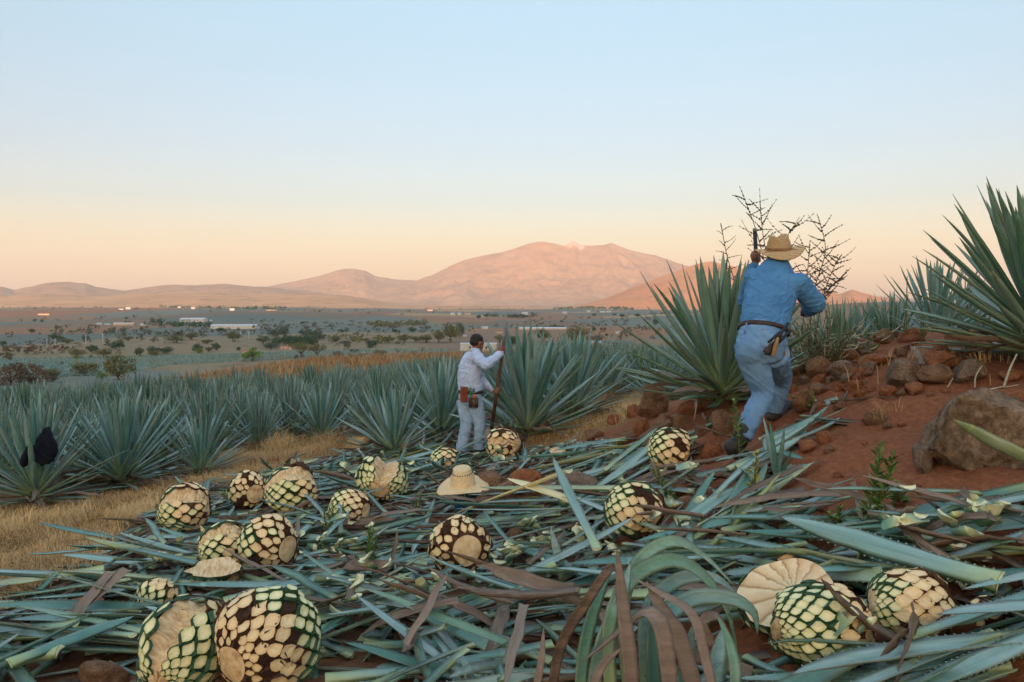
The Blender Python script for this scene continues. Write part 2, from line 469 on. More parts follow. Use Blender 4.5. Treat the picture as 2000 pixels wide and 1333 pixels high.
# ------------------------------------------------------------------ mountains
def mountain(name, label, sky, d_front, d_ridge, d_back, mat_, amp, expo, seed, base=-34, ncol=420, nrow=90, nscale=900):
    px = np.linspace(sky[0][0], sky[-1][0], ncol)
    py = np.interp(px, [s[0] for s in sky], [s[1] for s in sky])
    ker = np.exp(-0.5 * (np.arange(-2, 3) / 0.8) ** 2); ker /= ker.sum()
    py = np.convolve(np.pad(py, 2, mode='edge'), ker, 'valid')
    py = py + 1.3 * fbm(px / 16.0, px * 0, 4, seed, 0.65)
    zr = EYE + (HORIZON - py) / F_PX * d_ridge
    t = (px - 1000) / F_PX
    q = np.concatenate([np.linspace(0, 1, nrow), np.linspace(1, 2, 14)[1:]])
    PX, QQ = np.meshgrid(np.arange(ncol), q, indexing='ij')
    D = np.where(QQ <= 1, d_front + (d_ridge - d_front) * QQ, d_ridge + (d_back - d_ridge) * (QQ - 1))
    TT = t[PX]; ZR = zr[PX]
    X = TT * D; Y = D
    prof = np.where(QQ <= 1, np.power(np.clip(QQ, 0, 1), expo), np.clip(2 - QQ, 0, 1) ** 1.2)
    Z = base + EYE + (ZR - base - EYE) * prof
    env = np.clip(QQ, 0, 1) * np.clip(1 - QQ, 0, 1) * 4
    rel = np.clip((ZR - base) / 300, 0.05, 1.6)
    Z = Z + amp * env * rel * (ridged(X / nscale, Y / (nscale * 2.2), 5, seed) - 0.62) * 2
    Z = Z + amp * 0.25 * env * rel * fbm(X / 90, Y / 160, 3, seed + 3)
    V = np.stack([X, Y, Z], -1).reshape(-1, 3)
    o = link(name, mk_mesh(name, V, [grid_quads(ncol, len(q))[:, ::-1]], [mat_]))
    return tag(o, label, kind='structure')
def mountain_mat(name, lo, hi, veg, sc, vegmin=0.5, rock=None):
    m, nt, b = nm(name)
    w = wpos(nt)
    n = noise(nt, w, 1 / 420, 7, 0.6); k = noise(nt, w, 1 / sc, 6, 0.7)
    c = ramp(nt, n, [(0.3, lo), (0.7, hi)])
    c = mixc(nt, ramp(nt, k, [(vegmin, (0, 0, 0)), (vegmin + 0.12, (0.6, 0.6, 0.6))]), c, veg)
    if rock:
        sx = N(nt, 'ShaderNodeVectorMath', operation='DISTANCE'); sx.inputs[1].default_value = rock
        nt.links.new(w, sx.inputs[0])
        f = mth(nt, 'ADD', mth(nt, 'MULTIPLY', sx.outputs['Value'], 1 / 210.0), mth(nt, 'MULTIPLY', mth(nt, 'SUBTRACT', noise(nt, w, 1 / 90, 5, 0.7), 0.5), 1.0))
        c = mixc(nt, ramp(nt, f, [(0.42, (1, 1, 1)), (0.62, (0, 0, 0))]), c, (0.70, 0.50, 0.38))
    nt.links.new(c, b.inputs['Base Color']); b.inputs['Roughness'].default_value = 1.0
    b.inputs['Specular IOR Level'].default_value = 0.0
    bump(nt, b, noise(nt, w, 1 / 60, 6, 0.7), 0.7, 8)
    return m
rock_pt = at(1122, 484, 9450)
M_far = mountain_mat('mountain_scrub', (0.42, 0.25, 0.14), (0.56, 0.35, 0.20), (0.30, 0.215, 0.125), 160, 0.5, tuple(rock_pt))
M_mid = mountain_mat('hill_scrub', (0.38, 0.23, 0.13), (0.55, 0.33, 0.19), (0.20, 0.17, 0.10), 120, 0.5)
M_near = mountain_mat('dry_hill', (0.55, 0.25, 0.115), (0.70, 0.34, 0.165), (0.23, 0.13, 0.065), 34, 0.56)
M_foot = mountain_mat('foothill_fields', (0.46, 0.27, 0.14), (0.66, 0.38, 0.20), (0.24, 0.18, 0.10), 150, 0.52)
mountain('mountain', 'long volcanic mountain with a pale rock plug between its summits',
  [(-1100,560),(-300,566),(0,575),(200,572),(420,566),(520,560),(560,553),(600,545),(640,535),(665,527),(690,525),(715,530),(735,540),(770,546),(815,549),(850,535),(880,520),(910,507),(950,499),(985,492),(1010,485),(1035,476),(1055,472),(1080,476),(1102,482),(1114,474),(1123,471),(1131,480),(1160,481),(1180,480),(1192,475),(1210,482),(1240,492),(1280,500),(1330,517),(1400,535),(1500,555),(1640,575),(1800,584),(2000,580),(2300,560),(3000,570)],
  7500, 9500, 11800, M_far, 60, 1.25, 2, ncol=1500, nrow=110, nscale=620)
mountain('hill', 'low rounded scrub hills at the foot of the range',
  [(-1100,555),(-200,552),(-60,562),(0,560),(30,566),(60,560),(100,552),(140,551),(170,554),(190,561),(245,568),(300,560),(340,556),(380,558),(440,555),(480,559),(520,561),(600,570),(700,582),(760,592),(820,606)],
  5600, 7200, 8600, M_mid, 50, 1.1, 8, ncol=520, nscale=700)
mountain('hill', 'rolling dry foothills crossed by field edges',
  [(-1100,582),(0,579),(80,575),(200,578),(300,574),(400,573),(500,576),(600,574),(680,578),(740,588),(800,597),(900,598),(1000,597),(1100,599),(1200,602),(1300,606)],
  3700, 4900, 6000, M_foot, 26, 1.0, 14, ncol=520, nrow=70, nscale=420)
mountain('hill', 'dry spotted hill with a rounded top rising beside the agave field',
  [(1070,606),(1120,599),(1180,584),(1230,564),(1280,544),(1320,530),(1350,520),(1375,512),(1390,511),(1410,517),(1450,525),(1500,535),(1560,552),(1600,566),(1640,575),(1650,571),(1665,566),(1680,571),(1720,582),(1800,590),(2000,598),(2400,590),(3000,585)],
  3700, 4700, 5800, M_near, 42, 1.15, 23, ncol=620, nrow=110, nscale=360)

# ------------------------------------------------------------------ haze
hm = bpy.data.materials.new('haze'); hm.use_nodes = True
hn = hm.node_tree; hn.nodes.clear()
ho = hn.nodes.new('ShaderNodeOutputMaterial'); hv = hn.nodes.new('ShaderNodeVolumePrincipled')
hv.inputs['Color'].default_value = (0.93, 0.95, 1.0, 1); hv.inputs['Density'].default_value = 6.0e-5
hv.inputs['Anisotropy'].default_value = 0.0
hn.links.new(hv.outputs[0], ho.inputs['Volume'])
Vb, Qb = box_arr((0, 4100, 400), (27000, 18200, 900))
haze = link('haze', mk_mesh('haze', Vb, [Qb], [hm], smooth=False))
tag(haze, 'thin pale morning haze filling the valley', kind='stuff')

# ------------------------------------------------------------------ dry grass
def dry_mat(name, lo, hi):
    m, nt, b = nm(name)
    nt.links.new(ramp(nt, attr(nt, 'r'), [(0.0, lo), (1.0, hi)]), b.inputs['Base Color'])
    b.inputs['Roughness'].default_value = 0.8; b.inputs['Specular IOR Level'].default_value = 0.2
    return m
M_grass = dry_mat('dry_grass', (0.26, 0.145, 0.055), (0.70, 0.47, 0.21))
M_grass_far = dry_mat('tall_dry_grass', (0.22, 0.125, 0.06), (0.45, 0.30, 0.15))
M_weed = dry_mat('fresh_weed', (0.05, 0.10, 0.025), (0.17, 0.27, 0.07))
def blades(X, Y, h, w, bend, seed, r=None, zoff=0.0):
    g = np.random.default_rng(seed); n = len(X)
    Z = H(X, Y) + zoff
    az = 9 * vnoise(X * 1.3, Y * 1.3, seed) + g.normal(0, 0.9, n); h = h * g.uniform(0.3, 1.3, n) * (0.35 + 1.3 * vnoise(X * 2.1, Y * 2.1, seed + 5)); w = w * g.uniform(0.7, 1.3, n)
    lean = bend * g.uniform(0.35, 1.15, n)
    dx, dy = np.cos(az), np.sin(az); sx, sy = -dy, dx
    P = np.zeros((n, 5, 3))
    base = np.stack([X, Y, Z], -1)
    for k, (f, ww) in enumerate(((0, 1), (0, -1), (0.55, 0.8), (0.55, -0.8), (1, 0))):
        a = lean * f
        hor = h * f * np.sin(a); ver = h * f * np.maximum(np.cos(a), 0.08)
        P[:, k, 0] = base[:, 0] + dx * hor + sx * w * ww * 0.5
        P[:, k, 1] = base[:, 1] + dy * hor + sy * w * ww * 0.5
        P[:, k, 2] = base[:, 2] + np.maximum(ver, 0.1 * h * f) - 0.004 * (f == 0)
    i = np.arange(n)[:, None] * 5
    Qd = i + np.array([[0, 1, 3, 2]]); Tr = i + np.array([[2, 3, 4]])
    rr_ = np.clip(g.uniform(0, 1, n) * .7 + .6 * (vnoise(X * .9, Y * .9, seed + 9) - .25), 0, 1) if r is None else r
    return P.reshape(-1, 3), Qd, Tr, np.repeat(rr_, 5)
def scatter(P, n, seed, clump=None):
    g = np.random.default_rng(seed)
    lo, hi = P.min(0), P.max(0); xs = []; ys = []; k = 0
    while k < n:
        x = g.uniform(lo[0], hi[0], n * 2); y = g.uniform(lo[1], hi[1], n * 2)
        m = in_poly(P, x, y)
        if clump: m &= g.uniform(0, 1, len(x)) < np.clip((fbm(x * clump, y * clump, 3, seed) + 0.55), 0.12, 1)
        xs.append(x[m]); ys.append(y[m]); k += m.sum()
    return np.concatenate(xs)[:n], np.concatenate(ys)[:n]
for nm_, poly, n, lab, sd in (('dry_grass', STRIP, 52000, 'flattened golden dry grass along the path beside the agave field', 11), ('dry_grass', BANK, 16000, 'golden dry grass on the bank below the stones', 12)):
    x, y = scatter(poly, n, sd, 1.4)
    V, Qd, Tr, r_ = blades(x, y, 0.17 if sd == 11 else 0.19, 0.0045, 1.75, sd)
    tag(link(nm_, mk_mesh(nm_, V, [Qd, Tr], [M_grass], None, {'r': r_})), lab, kind='stuff')
g = np.random.default_rng(5)
n = 52000
aa = g.uniform(math.atan(-0.47), math.atan(0.02), n); d_ = g.uniform(50, 132, n)
x, y = d_ * np.sin(aa), d_ * np.cos(aa)
k = g.uniform(0, 1, n) < np.clip(fbm(x / 7, y / 7, 3, 4) + 0.6, 0.1, 1); x, y = x[k], y[k]
V, Qd, Tr, r_ = blades(x, y, 0.85, 0.07, 0.7, 6)
tag(link('dry_grass', mk_mesh('dry_grass', V, [Qd, Tr], [M_grass_far], None, {'r': r_})), 'tall russet dry grass on the rise beyond the agave field', kind='stuff')
# ================================================================== AGAVES
def leaf_arr(L, W, bend=0.2, nseg=8, det=2, chan=0.35, thick=1.0, seed=0, teeth=0, crumple=0.0, cut=False):
    """a sword leaf along +X, channel open to +Z; returns V, polys, s, e"""
    g = np.random.default_rng(seed)
    s = np.linspace(0, 1, nseg + 1) ** 0.92
    w = W * 0.5 * np.interp(s, [0, .06, .22, .5, .7, .85, .95, 1], [.95, .82, .8, 1, .9, .6, .28, .015])
    th = thick * W * 0.5 * np.interp(s, [0, .1, .5, 1], [.62, .42, .2, .04])
    ch = chan * np.interp(s, [0, .15, .6, 1], [.7, 1, .9, 1.2])
    if det == 2: yt = np.array([-1, -.55, 0, .55, 1]); yb = np.array([.62, 0, -.62])
    elif det == 1: yt = np.array([-1, 0, 1]); yb = np.array([0])
    else: yt = np.array([-1, 0, 1]); yb = np.zeros(0)
    ang = bend * s ** 1.6
    ds = np.diff(s, prepend=0) * L
    cx = np.cumsum(np.cos(ang) * ds); cz = np.cumsum(np.sin(ang) * ds)
    wob = crumple * np.cumsum(g.normal(0, 1, nseg + 1)) * 0.05
    tw = crumple * np.cumsum(g.normal(0, 0.5, nseg + 1)) * 0.35
    rings = []; E = []
    for i in range(nseg + 1):
        y = np.concatenate([yt, yb]) * w[i]
        z = np.concatenate([ch[i] * w[i] * np.abs(yt) ** 1.5, -th[i] * (1 - 0.5 * np.abs(yb)) if len(yb) else yb])
        y2 = y * math.cos(tw[i]) - z * math.sin(tw[i]); z2 = y * math.sin(tw[i]) + z * math.cos(tw[i])
        rings.append(np.stack([cx[i] - z2 * math.sin(ang[i]), y2 + wob[i] * L, cz[i] + z2 * math.cos(ang[i]) + crumple * 0.02 * g.normal()], -1))
        E.append(np.concatenate([np.abs(yt) ** 6, np.zeros(len(yb))]))
    V = np.concatenate(rings); E = np.concatenate(E); m = len(yt) + len(yb)
    S = np.repeat(s, m)
    if len(yb): Q = grid_quads(nseg + 1, m)[:, ::-1]; \
        Q = np.concatenate([Q, np.stack([np.arange(nseg) * m + m - 1, np.arange(nseg) * m, (np.arange(nseg) + 1) * m, (np.arange(nseg) + 1) * m + m - 1], -1)])
    else: Q = grid_quads(nseg + 1, m)[:, ::-1]
    polys = [Q]; mi = [np.zeros(len(Q), int)]
    if cut and len(yb):                                # pale cut end
        c0 = len(V); V = np.concatenate([V, rings[0] + [-0.002, 0, 0]]); S = np.concatenate([S, np.zeros(m)]); E = np.concatenate([E, np.zeros(m)])
        polys.append(np.array([np.arange(m)])+c0); mi.append(np.ones(1, int))
    if teeth:
        tv = []; tt = []
        for sgn in (0, len(yt) - 1):
            ed = np.array([r[sgn] for r in rings]); mid = np.array([r[2 if det == 2 else 1] for r in rings])
            q = np.linspace(0.04, 0.93, teeth)
            for qq in q:
                p = np.array([np.interp(qq, s, ed[:, k]) for k in range(3)]); c = np.array([np.interp(qq, s, mid[:, k]) for k in range(3)])
                o = p - c; o /= np.linalg.norm(o) + 1e-9; d = np.array([0.006, 0, 0])
                k = len(V) + len(tv); tv += [p - d, p + d, p + o * 0.008 + d * 0.7]; tt.append([k, k + 1, k + 2])
        V = np.concatenate([V, np.array(tv)]); S = np.concatenate([S, np.full(len(tv), .5)]); E = np.concatenate([E, np.full(len(tv), 1.0)])
        polys.append(np.array(tt)); mi.append(np.zeros(len(tt), int))
    return V, polys, mi, S, E
def leaf_mesh(name, mats, **kw):
    V, polys, mi, S, E = leaf_arr(**kw)
    return mk_mesh(name, V, polys, mats, np.concatenate(mi), {'s': S, 'e': E, 'r': np.full(len(V), 0.5)})

def leaf_mat(name, lo, mid_, hi, tip, edge, gloss=0.38):
    m, nt, b = nm(name)
    v = coords(nt, 'Object', (1, 1, 1), True)
    n1 = noise(nt, v, 3.0, 4, 0.6)
    vs = coords(nt, 'Object', (1.5, 38, 38), True); n2 = noise(nt, vs, 1.0, 4, 0.6)
    rnd = mth(nt, 'ADD', mth(nt, 'ADD', mth(nt, 'MULTIPLY', orand(nt), 0.42), mth(nt, 'MULTIPLY', attr(nt, 'r'), 0.3)), mth(nt, 'MULTIPLY', n1, 0.45))
    gry = tuple(0.5 * x + 0.5 * (hi[0] + hi[1] + hi[2]) / 3 * k for x, k in zip(hi, (0.92, 1.03, 1.06)))
    c = ramp(nt, rnd, [(0.12, tuple(x * 0.8 for x in lo)), (0.34, lo), (0.5, mid_), (0.66, gry), (0.85, hi)])
    c = mixc(nt, ramp(nt, n2, [(0.35, (0.0, 0.0, 0.0)), (0.7, (0.6, 0.6, 0.6))]), c, tuple(x * 0.55 for x in mid_))
    c = mixc(nt, ramp(nt, noise(nt, coords(nt, 'Object', (9, 3, 3), True), 1.0, 3), [(0.62, (0, 0, 0)), (0.72, (0.35, 0.35, 0.35))]), c, tuple(min(1, x * 1.35 + .05) for x in hi))
    # dry spots
    sp = noise(nt, v, 34, 3, 0.7)
    c = mixc(nt, ramp(nt, sp, [(0.68, (0, 0, 0)), (0.74, (0.7, 0.7, 0.7))]), c, tuple(x * 0.75 for x in tip))
    s_ = attr(nt, 's')
    c = mixc(nt, ramp(nt, s_, [(0.0, (0.8, 0.8, 0.8)), (0.05, (0.6, 0.6, 0.6)), (0.24, (0, 0, 0))]), c, (0.42, 0.50, 0.20))
    c = mixc(nt, ramp(nt, s_, [(0.955, (0, 0, 0)), (0.985, (1, 1, 1))]), c, tip)
    c = mixc(nt, mth(nt, 'MULTIPLY', attr(nt, 'e'), 0.55), c, edge)
    nt.links.new(c, b.inputs['Base Color']); b.inputs['Roughness'].default_value = gloss
    b.inputs['Specular IOR Level'].default_value = 0.55
    bump(nt, b, n2, 0.35, 0.004)
    return m
M_leaf = leaf_mat('agave_leaf', (0.06, 0.18, 0.15), (0.125, 0.295, 0.25), (0.235, 0.42, 0.37), (0.10, 0.042, 0.024), (0.17, 0.17, 0.07))
M_leafg = leaf_mat('agave_leaf_green', (0.06, 0.165, 0.10), (0.125, 0.27, 0.165), (0.22, 0.39, 0.245), (0.07, 0.03, 0.018), (0.16, 0.14, 0.05))
def dead_mat(name, a, b_, c_):
    m, nt, b = nm(name)
    v = coords(nt, 'Object', (2, 30, 30), True)
    n = noise(nt, v, 1.0, 5, 0.65)
    c = ramp(nt, n, [(0.25, a), (0.5, b_), (0.8, c_)])
    rnd = mth(nt, 'ADD', mth(nt, 'MULTIPLY', orand(nt), 0.5), mth(nt, 'MULTIPLY', attr(nt, 'r'), 0.5))
    c = mixc(nt, ramp(nt, rnd, [(0.25, (0, 0, 0)), (0.9, (0.6, 0.6, 0.6))]), c, (0.34, 0.27, 0.21))
    nt.links.new(c, b.inputs['Base Color']); b.inputs['Roughness'].default_value = 0.75
    b.inputs['Specular IOR Level'].default_value = 0.25
    bump(nt, b, n, 0.6, 0.006)
    return m
M_dead = dead_mat('dead_leaf', (0.055, 0.036, 0.024), (0.145, 0.097, 0.066), (0.30, 0.222, 0.165))
M_pale = simple('cut_leaf_flesh', [(0.3, (0.62, 0.62, 0.30)), (0.55, (0.78, 0.76, 0.46)), (0.8, (0.86, 0.84, 0.62))], 30, 0.55, 0.2, 0.002)

def rot_frame(az, el, roll=0.0):
    """columns: leaf X along (az, el), Z the channel side turned to the plant's axis"""
    d = np.array([math.cos(az) * math.cos(el), math.sin(az) * math.cos(el), math.sin(el)])
    y = np.array([-math.sin(az), math.cos(az), 0.0]); z = np.cross(d, y)
    c, s = math.cos(roll), math.sin(roll)
    return np.stack([d, y * c + z * s, z * c - y * s], 1)
def rosette(n, L, seed, lo=8, hi=87, spread=1.0, W=0.095):
    """transforms of the leaves of one plant: (M3x3, pos, length scale, variant)"""
    g = np.random.default_rng(seed); out = []
    for i in range(n):
        f = i / (n - 1)
        az = i * 2.39996 + g.normal(0, 0.12)
        el = R(hi - (hi - lo) * f ** 0.95 + g.normal(0, 3.5))
        l = L * (0.82 + 0.22 * math.sin(math.pi * min(f * 1.1 + 0.1, 1))) * g.uniform(0.88, 1.08)
        rad = 0.03 + 0.09 * f * spread; z = 0.30 * (1 - f) + 0.06
        out.append((rot_frame(az, el, g.normal(0, 0.15)), np.array([rad * math.cos(az), rad * math.sin(az), z * L / 1.2]), l, int(g.integers(0, 4)), f))
    return out
def rosette_mesh(name, n, L, seed, nseg, det, mats, W=0.095, **kw):
    mb = MB(); g = np.random.default_rng(seed + 99)
    tmpl = [leaf_arr(1.0, W / L, bend=b_, nseg=nseg, det=det, seed=k) for k, b_ in enumerate((0.03, 0.12, 0.2, -0.06))]
    for M3, p, l, k, f in rosette(n, L, seed, W=W, **kw):
        V, polys, mi, S, E = tmpl[k]
        mb.add(V * [l, L, L] @ M3.T + p, polys, 0, s=S, e=E, r=g.uniform(0, 1))
    return mb.mesh(name, mats)
def skirt_mesh(name, n, L, seed, W=0.05):
    mb = MB(); g = np.random.default_rng(seed)
    for i in range(n):
        V, polys, mi, S, E = leaf_arr(L * g.uniform(0.45, 0.95), W * g.uniform(0.6, 1.2), bend=g.uniform(-0.9, 0.1), nseg=6, det=0, seed=i, crumple=0.5)
        az = g.uniform(0, 6.28); M3 = rot_frame(az, R(g.uniform(-4, 24)), g.normal(0, 0.6))
        mb.add(V @ M3.T + [0.08 * math.cos(az), 0.08 * math.sin(az), g.uniform(0.04, 0.16)], polys, 0, s=S, e=E, r=g.uniform(0, 1))
    return mb.mesh(name, [M_dead])

# leaves shared by the plants that stand near enough for each leaf to be told apart
NEAR_LEAF = [leaf_mesh('leaf', [M_leaf], L=1.0, W=0.078, bend=b_, nseg=9, det=2, seed=k) for k, b_ in enumerate((0.02, 0.10, 0.20, -0.08))]
NEAR_LEAF_G = []
for me in NEAR_LEAF:
    m2 = me.copy(); m2.materials.clear(); m2.materials.append(M_leafg); NEAR_LEAF_G.append(m2)
SKIRTS = [skirt_mesh('dry_leaves', 26, 1.0, 300 + k) for k in range(3)]
def near_agave(p, L, n, seed, label, rotz=0.0, lo=8, hi=87, wscale=1.0, green=False, tilt=(0, 0), group=None, spread=1.0, skirt=1.0, filt=None):
    root = empty('agave_plant', p); root.rotation_euler = (tilt[0], tilt[1], rotz)
    tag(root, label, 'agave', group)
    n = int(n * 1.2); wscale *= 0.86
    for M3, q, l, k, f in rosette(n, L, seed, lo, hi, spread):
        if filt and not filt(M3): continue
        M = Matrix.Translation(Vector(q)) @ Matrix([list(r_) for r_ in M3]).to_4x4() @ Matrix.Diagonal((l, L * wscale, L * wscale, 1))
        link('leaf', (NEAR_LEAF_G if green else NEAR_LEAF)[k], root, M)
    if skirt:
        link('dry_leaves', SKIRTS[seed % 3], root, Matrix.Diagonal((L * skirt, L * skirt, L * skirt, 1)))
    return root

field_group = 'blue agaves planted across the field'
near_spots = []                      # px, py of the base, L, n, label
def NA_(px, py, L, n, seed, label, **kw):
    p = gp(px, py); near_spots.append((p.x, p.y, 0.55 * L))
    return near_agave(p, L, n, seed, label, **kw)
NA_(72, 985, 1.05, 58, 1, 'blue agave with a black garment hung among its leaves', lo=-2)
NA_(238, 952, 1.05, 60, 2, 'broad blue agave standing between the garment-hung agave and a small one', lo=-2)
NA_(392, 932, 0.74, 44, 3, 'small compact blue agave at the field corner by the grassy path', lo=0)
NA_(628, 862, 0.85, 46, 4, 'wide agave at the field edge with rusty dead weeds at its foot', lo=4)
NA_(770, 893, 0.9, 50, 5, 'low spreading agave at the leaf pile edge, close to the digging worker', lo=-2, wscale=0.9)
NA_(862, 862, 1.15, 60, 6, 'tall agave directly behind the worker in the pale shirt', lo=4, hi=80, wscale=1.0)
NA_(1030, 856, 1.28, 58, 7, 'large upright agave just past the long tool of the worker', lo=8, wscale=1.1)
NA_(1120, 818, 1.22, 58, 8, 'large dense agave behind the dry grass bank', lo=8, wscale=1.05)
NA_(1255, 768, 1.0, 52, 9, 'green-tinged agave at the top end of the dry grass bank', lo=4, green=True)
NA_(1410, 790, 1.28, 70, 10, 'big agave the climbing worker is cutting, leaves fanned wide', lo=-2, green=True, wscale=1.1)
NA_(2040, 705, 1.2, 112, 11, 'huge spiky agave on the stony mound above the boulder', lo=-4, hi=86, wscale=1.1, green=True)
for k, (px, d, L) in enumerate(((1640, 12.6, 0.85), (1700, 13.6, 0.95), (1745, 12.2, 0.75), (1830, 11.6, 0.95), (1600, 13.4, 0.9), (1890, 12.5, 0.95))):
    q = at(px, 600, d); p = Vector((q.x, q.y, Hs(q.x, q.y)))
    near_spots.append((p.x, p.y, 0.5))
    near_agave(p, L, 44, 20 + k, 'agave on the far side of the stony mound with only its tips rising over', group='agaves behind the stony mound', green=k % 2 == 0, lo=10)

# --- the rest of the field
FN = ([-900, 0, 240, 390, 480, 640, 770, 850, 1000, 1100, 1250, 1330, 1450, 1600, 1900, 2700],
      [10.5, 10.3, 11.2, 12.2, 13.6, 14.6, 14.4, 14.4, 15, 15, 16.5, 17, 15, 16, 15, 15])
FFAR = ([-900, 0, 300, 600, 900, 1200, 2700], [52, 56, 49, 48, 52, 70, 70])
g = np.random.default_rng(41)
row_dir = np.array([math.sin(R(24)), math.cos(R(24))]); row_n = np.array([row_dir[1], -row_dir[0]])
spots = []
for a in np.arange(-95, 95, 1.85):
    for b_ in np.arange(-20, 110, 1.12):
        x, y = row_n * (a + g.normal(0, 0.13)) + row_dir * (b_ + g.normal(0, 0.16))
        if y < 8: continue
        px = 1000 + F_PX * x / y
        if px < -250 or px > 2250: continue
        if not (np.interp(px, *FN) < y < np.interp(px, *FFAR)): continue
        if any((x - sx) ** 2 + (y - sy) ** 2 < (sr + 0.25) ** 2 for sx, sy, sr in near_spots): continue
        spots.append((x, y, px))
spots.sort(key=lambda s_: s_[1])
FIELD_ME = [rosette_mesh('agave_plant', 64, 1.2, 50 + k, 5, 1, [M_leaf], 0.078, lo=6) for k in range(6)]
FAR_ME = [rosette_mesh('agave_plant', 40, 1.2, 80 + k, 3, 0, [M_leaf], 0.085, lo=8) for k in range(4)]
n_single = 0; mb = MB(); far_data = []
def me_arrays(me):
    V = np.zeros(len(me.vertices) * 3); me.vertices.foreach_get('co', V)
    Q = np.array([list(p.vertices) for p in me.polygons if len(p.vertices) == 4])
    A = {}
    for k in ('s', 'e', 'r'):
        q = np.zeros(len(me.vertices)); me.attributes[k].data.foreach_get('value', q); A[k] = q
    return V.reshape(-1, 3), Q, A
FAR_AR = [me_arrays(m) for m in FAR_ME]
for x, y, px in spots:
    z = Hs(x, y); sc = g.uniform(0.62, 0.98) if y > 15 else g.uniform(0.7, 0.88)
    if y > 30 and px < 250: sc *= 0.9
    rz = g.uniform(0, 6.28)
    if n_single < 285 and -60 < px < 1900:
        o = link('agave_plant', FIELD_ME[int(g.integers(0, 6))])
        o.location = (x, y, z - 0.02); o.rotation_euler = (g.normal(0, 0.05), g.normal(0, 0.05), rz); o.scale = (sc, sc, sc * g.uniform(0.92, 1.08))
        if y < 16:
            lab = 'blue agave in the first full row behind the edge plants of the field'
            link('dry_leaves', SKIRTS[n_single % 3], o, Matrix.Diagonal((1.0, 1.0, 1.0, 1)))
        elif y < 22: lab = 'blue agave in the nearer rows of the field, only upper leaves showing'
        elif px > 700: lab = 'blue agave in the middle of the field behind the workers'
        else: lab = 'blue agave in the middle of the field down the slope'
        size_w = 'small' if sc < 0.74 else ('mid-sized' if sc < 0.86 else 'large')
        tag(o, size_w + ' ' + lab, 'agave', field_group + ', ' + size_w)
        n_single += 1
    else:
        V, Q, A = FAR_AR[int(g.integers(0, 4))]
        c, s_ = math.cos(rz) * sc, math.sin(rz) * sc
        mb.add(np.stack([V[:, 0] * c - V[:, 1] * s_, V[:, 0] * s_ + V[:, 1] * c, V[:, 2] * sc * g.uniform(.9, 1.1)], -1) + [x, y, z], [Q], 0, **A)
tag(mb.build('agave_field', [M_leaf]), 'far rows of blue agaves closing up into one mass', kind='stuff')
# ================================================================== ROCKS
def ico(sub):
    bm = bmesh.new(); bmesh.ops.create_icosphere(bm, subdivisions=sub, radius=1)
    V = np.array([v.co[:] for v in bm.verts]); T = np.array([[v.index for v in f.verts] for f in bm.faces]); bm.free(); return V, T
IC3, IC3T = ico(3); IC5, IC5T = ico(5)
def rock_shape(V, seed, planes=9, rough=0.10, fine=0.04):
    g = np.random.default_rng(seed); P = V.copy()
    for _ in range(planes):                             # knock flat faces off
        n = g.normal(0, 1, 3); n /= np.linalg.norm(n); h = g.uniform(0.55, 0.9)
        d = P @ n - h; P = P - np.outer(np.maximum(d, 0) * 0.92, n)
    off = g.uniform(0, 50, 3)
    d = np.array([mnoise.fractal(Vector(p * 1.6 + off), 1.0, 2.0, 3) for p in V]) * rough + np.array([mnoise.fractal(Vector(p * 6 + off), 1.0, 2.0, 2) for p in V]) * fine
    return P * (1 + d)[:, None]
def rock_mat(name, a, b_, c_, sc=5, lich=0.0):
    m, nt, b = nm(name)
    v = coords(nt, 'Object', (1, 1, 1), True)
    n1 = noise(nt, v, sc * 0.35, 6, 0.62); n2 = noise(nt, v, sc * 2.2, 6, 0.68)
    c = ramp(nt, n1, [(0.3, a), (0.5, b_), (0.72, c_)])
    c = mixc(nt, ramp(nt, n2, [(0.42, (0.55, 0.55, 0.55)), (0.58, (0, 0, 0))]), c, tuple(x * 0.45 for x in a))
    if lich: c = mixc(nt, ramp(nt, noise(nt, v, sc * 0.8, 5, 0.7), [(0.58, (0, 0, 0)), (0.66, (lich,) * 3)]), c, (0.10, 0.085, 0.07))
    nt.links.new(c, b.inputs['Base Color']); b.inputs['Roughness'].default_value = 0.9; b.inputs['Specular IOR Level'].default_value = 0.2
    bump(nt, b, mth(nt, 'ADD', n2, mth(nt, 'MULTIPLY', noise(nt, v, sc * 8, 4, 0.6), 0.4)), 0.7, 0.03)
    return m
M_rock = [rock_mat('red_rock', (0.17, 0.06, 0.03), (0.33, 0.125, 0.055), (0.43, 0.20, 0.10)),
          rock_mat('brown_rock', (0.14, 0.07, 0.038), (0.26, 0.14, 0.075), (0.38, 0.225, 0.13), lich=0.4),
          rock_mat('grey_rock', (0.14, 0.095, 0.065), (0.24, 0.165, 0.11), (0.36, 0.26, 0.185), lich=0.7)]
M_boulder = rock_mat('boulder', (0.12, 0.08, 0.05), (0.25, 0.165, 0.10), (0.42, 0.30, 0.20), 4.0, lich=0.8)
ROCKS = [[mk_mesh('rock', rock_shape(IC3, 400 + k, 15, 0.09, 0.05), [IC3T], [M_rock[j]], smooth=False) for k in range(6)] for j in range(3)]
ROCK_FOOT = []
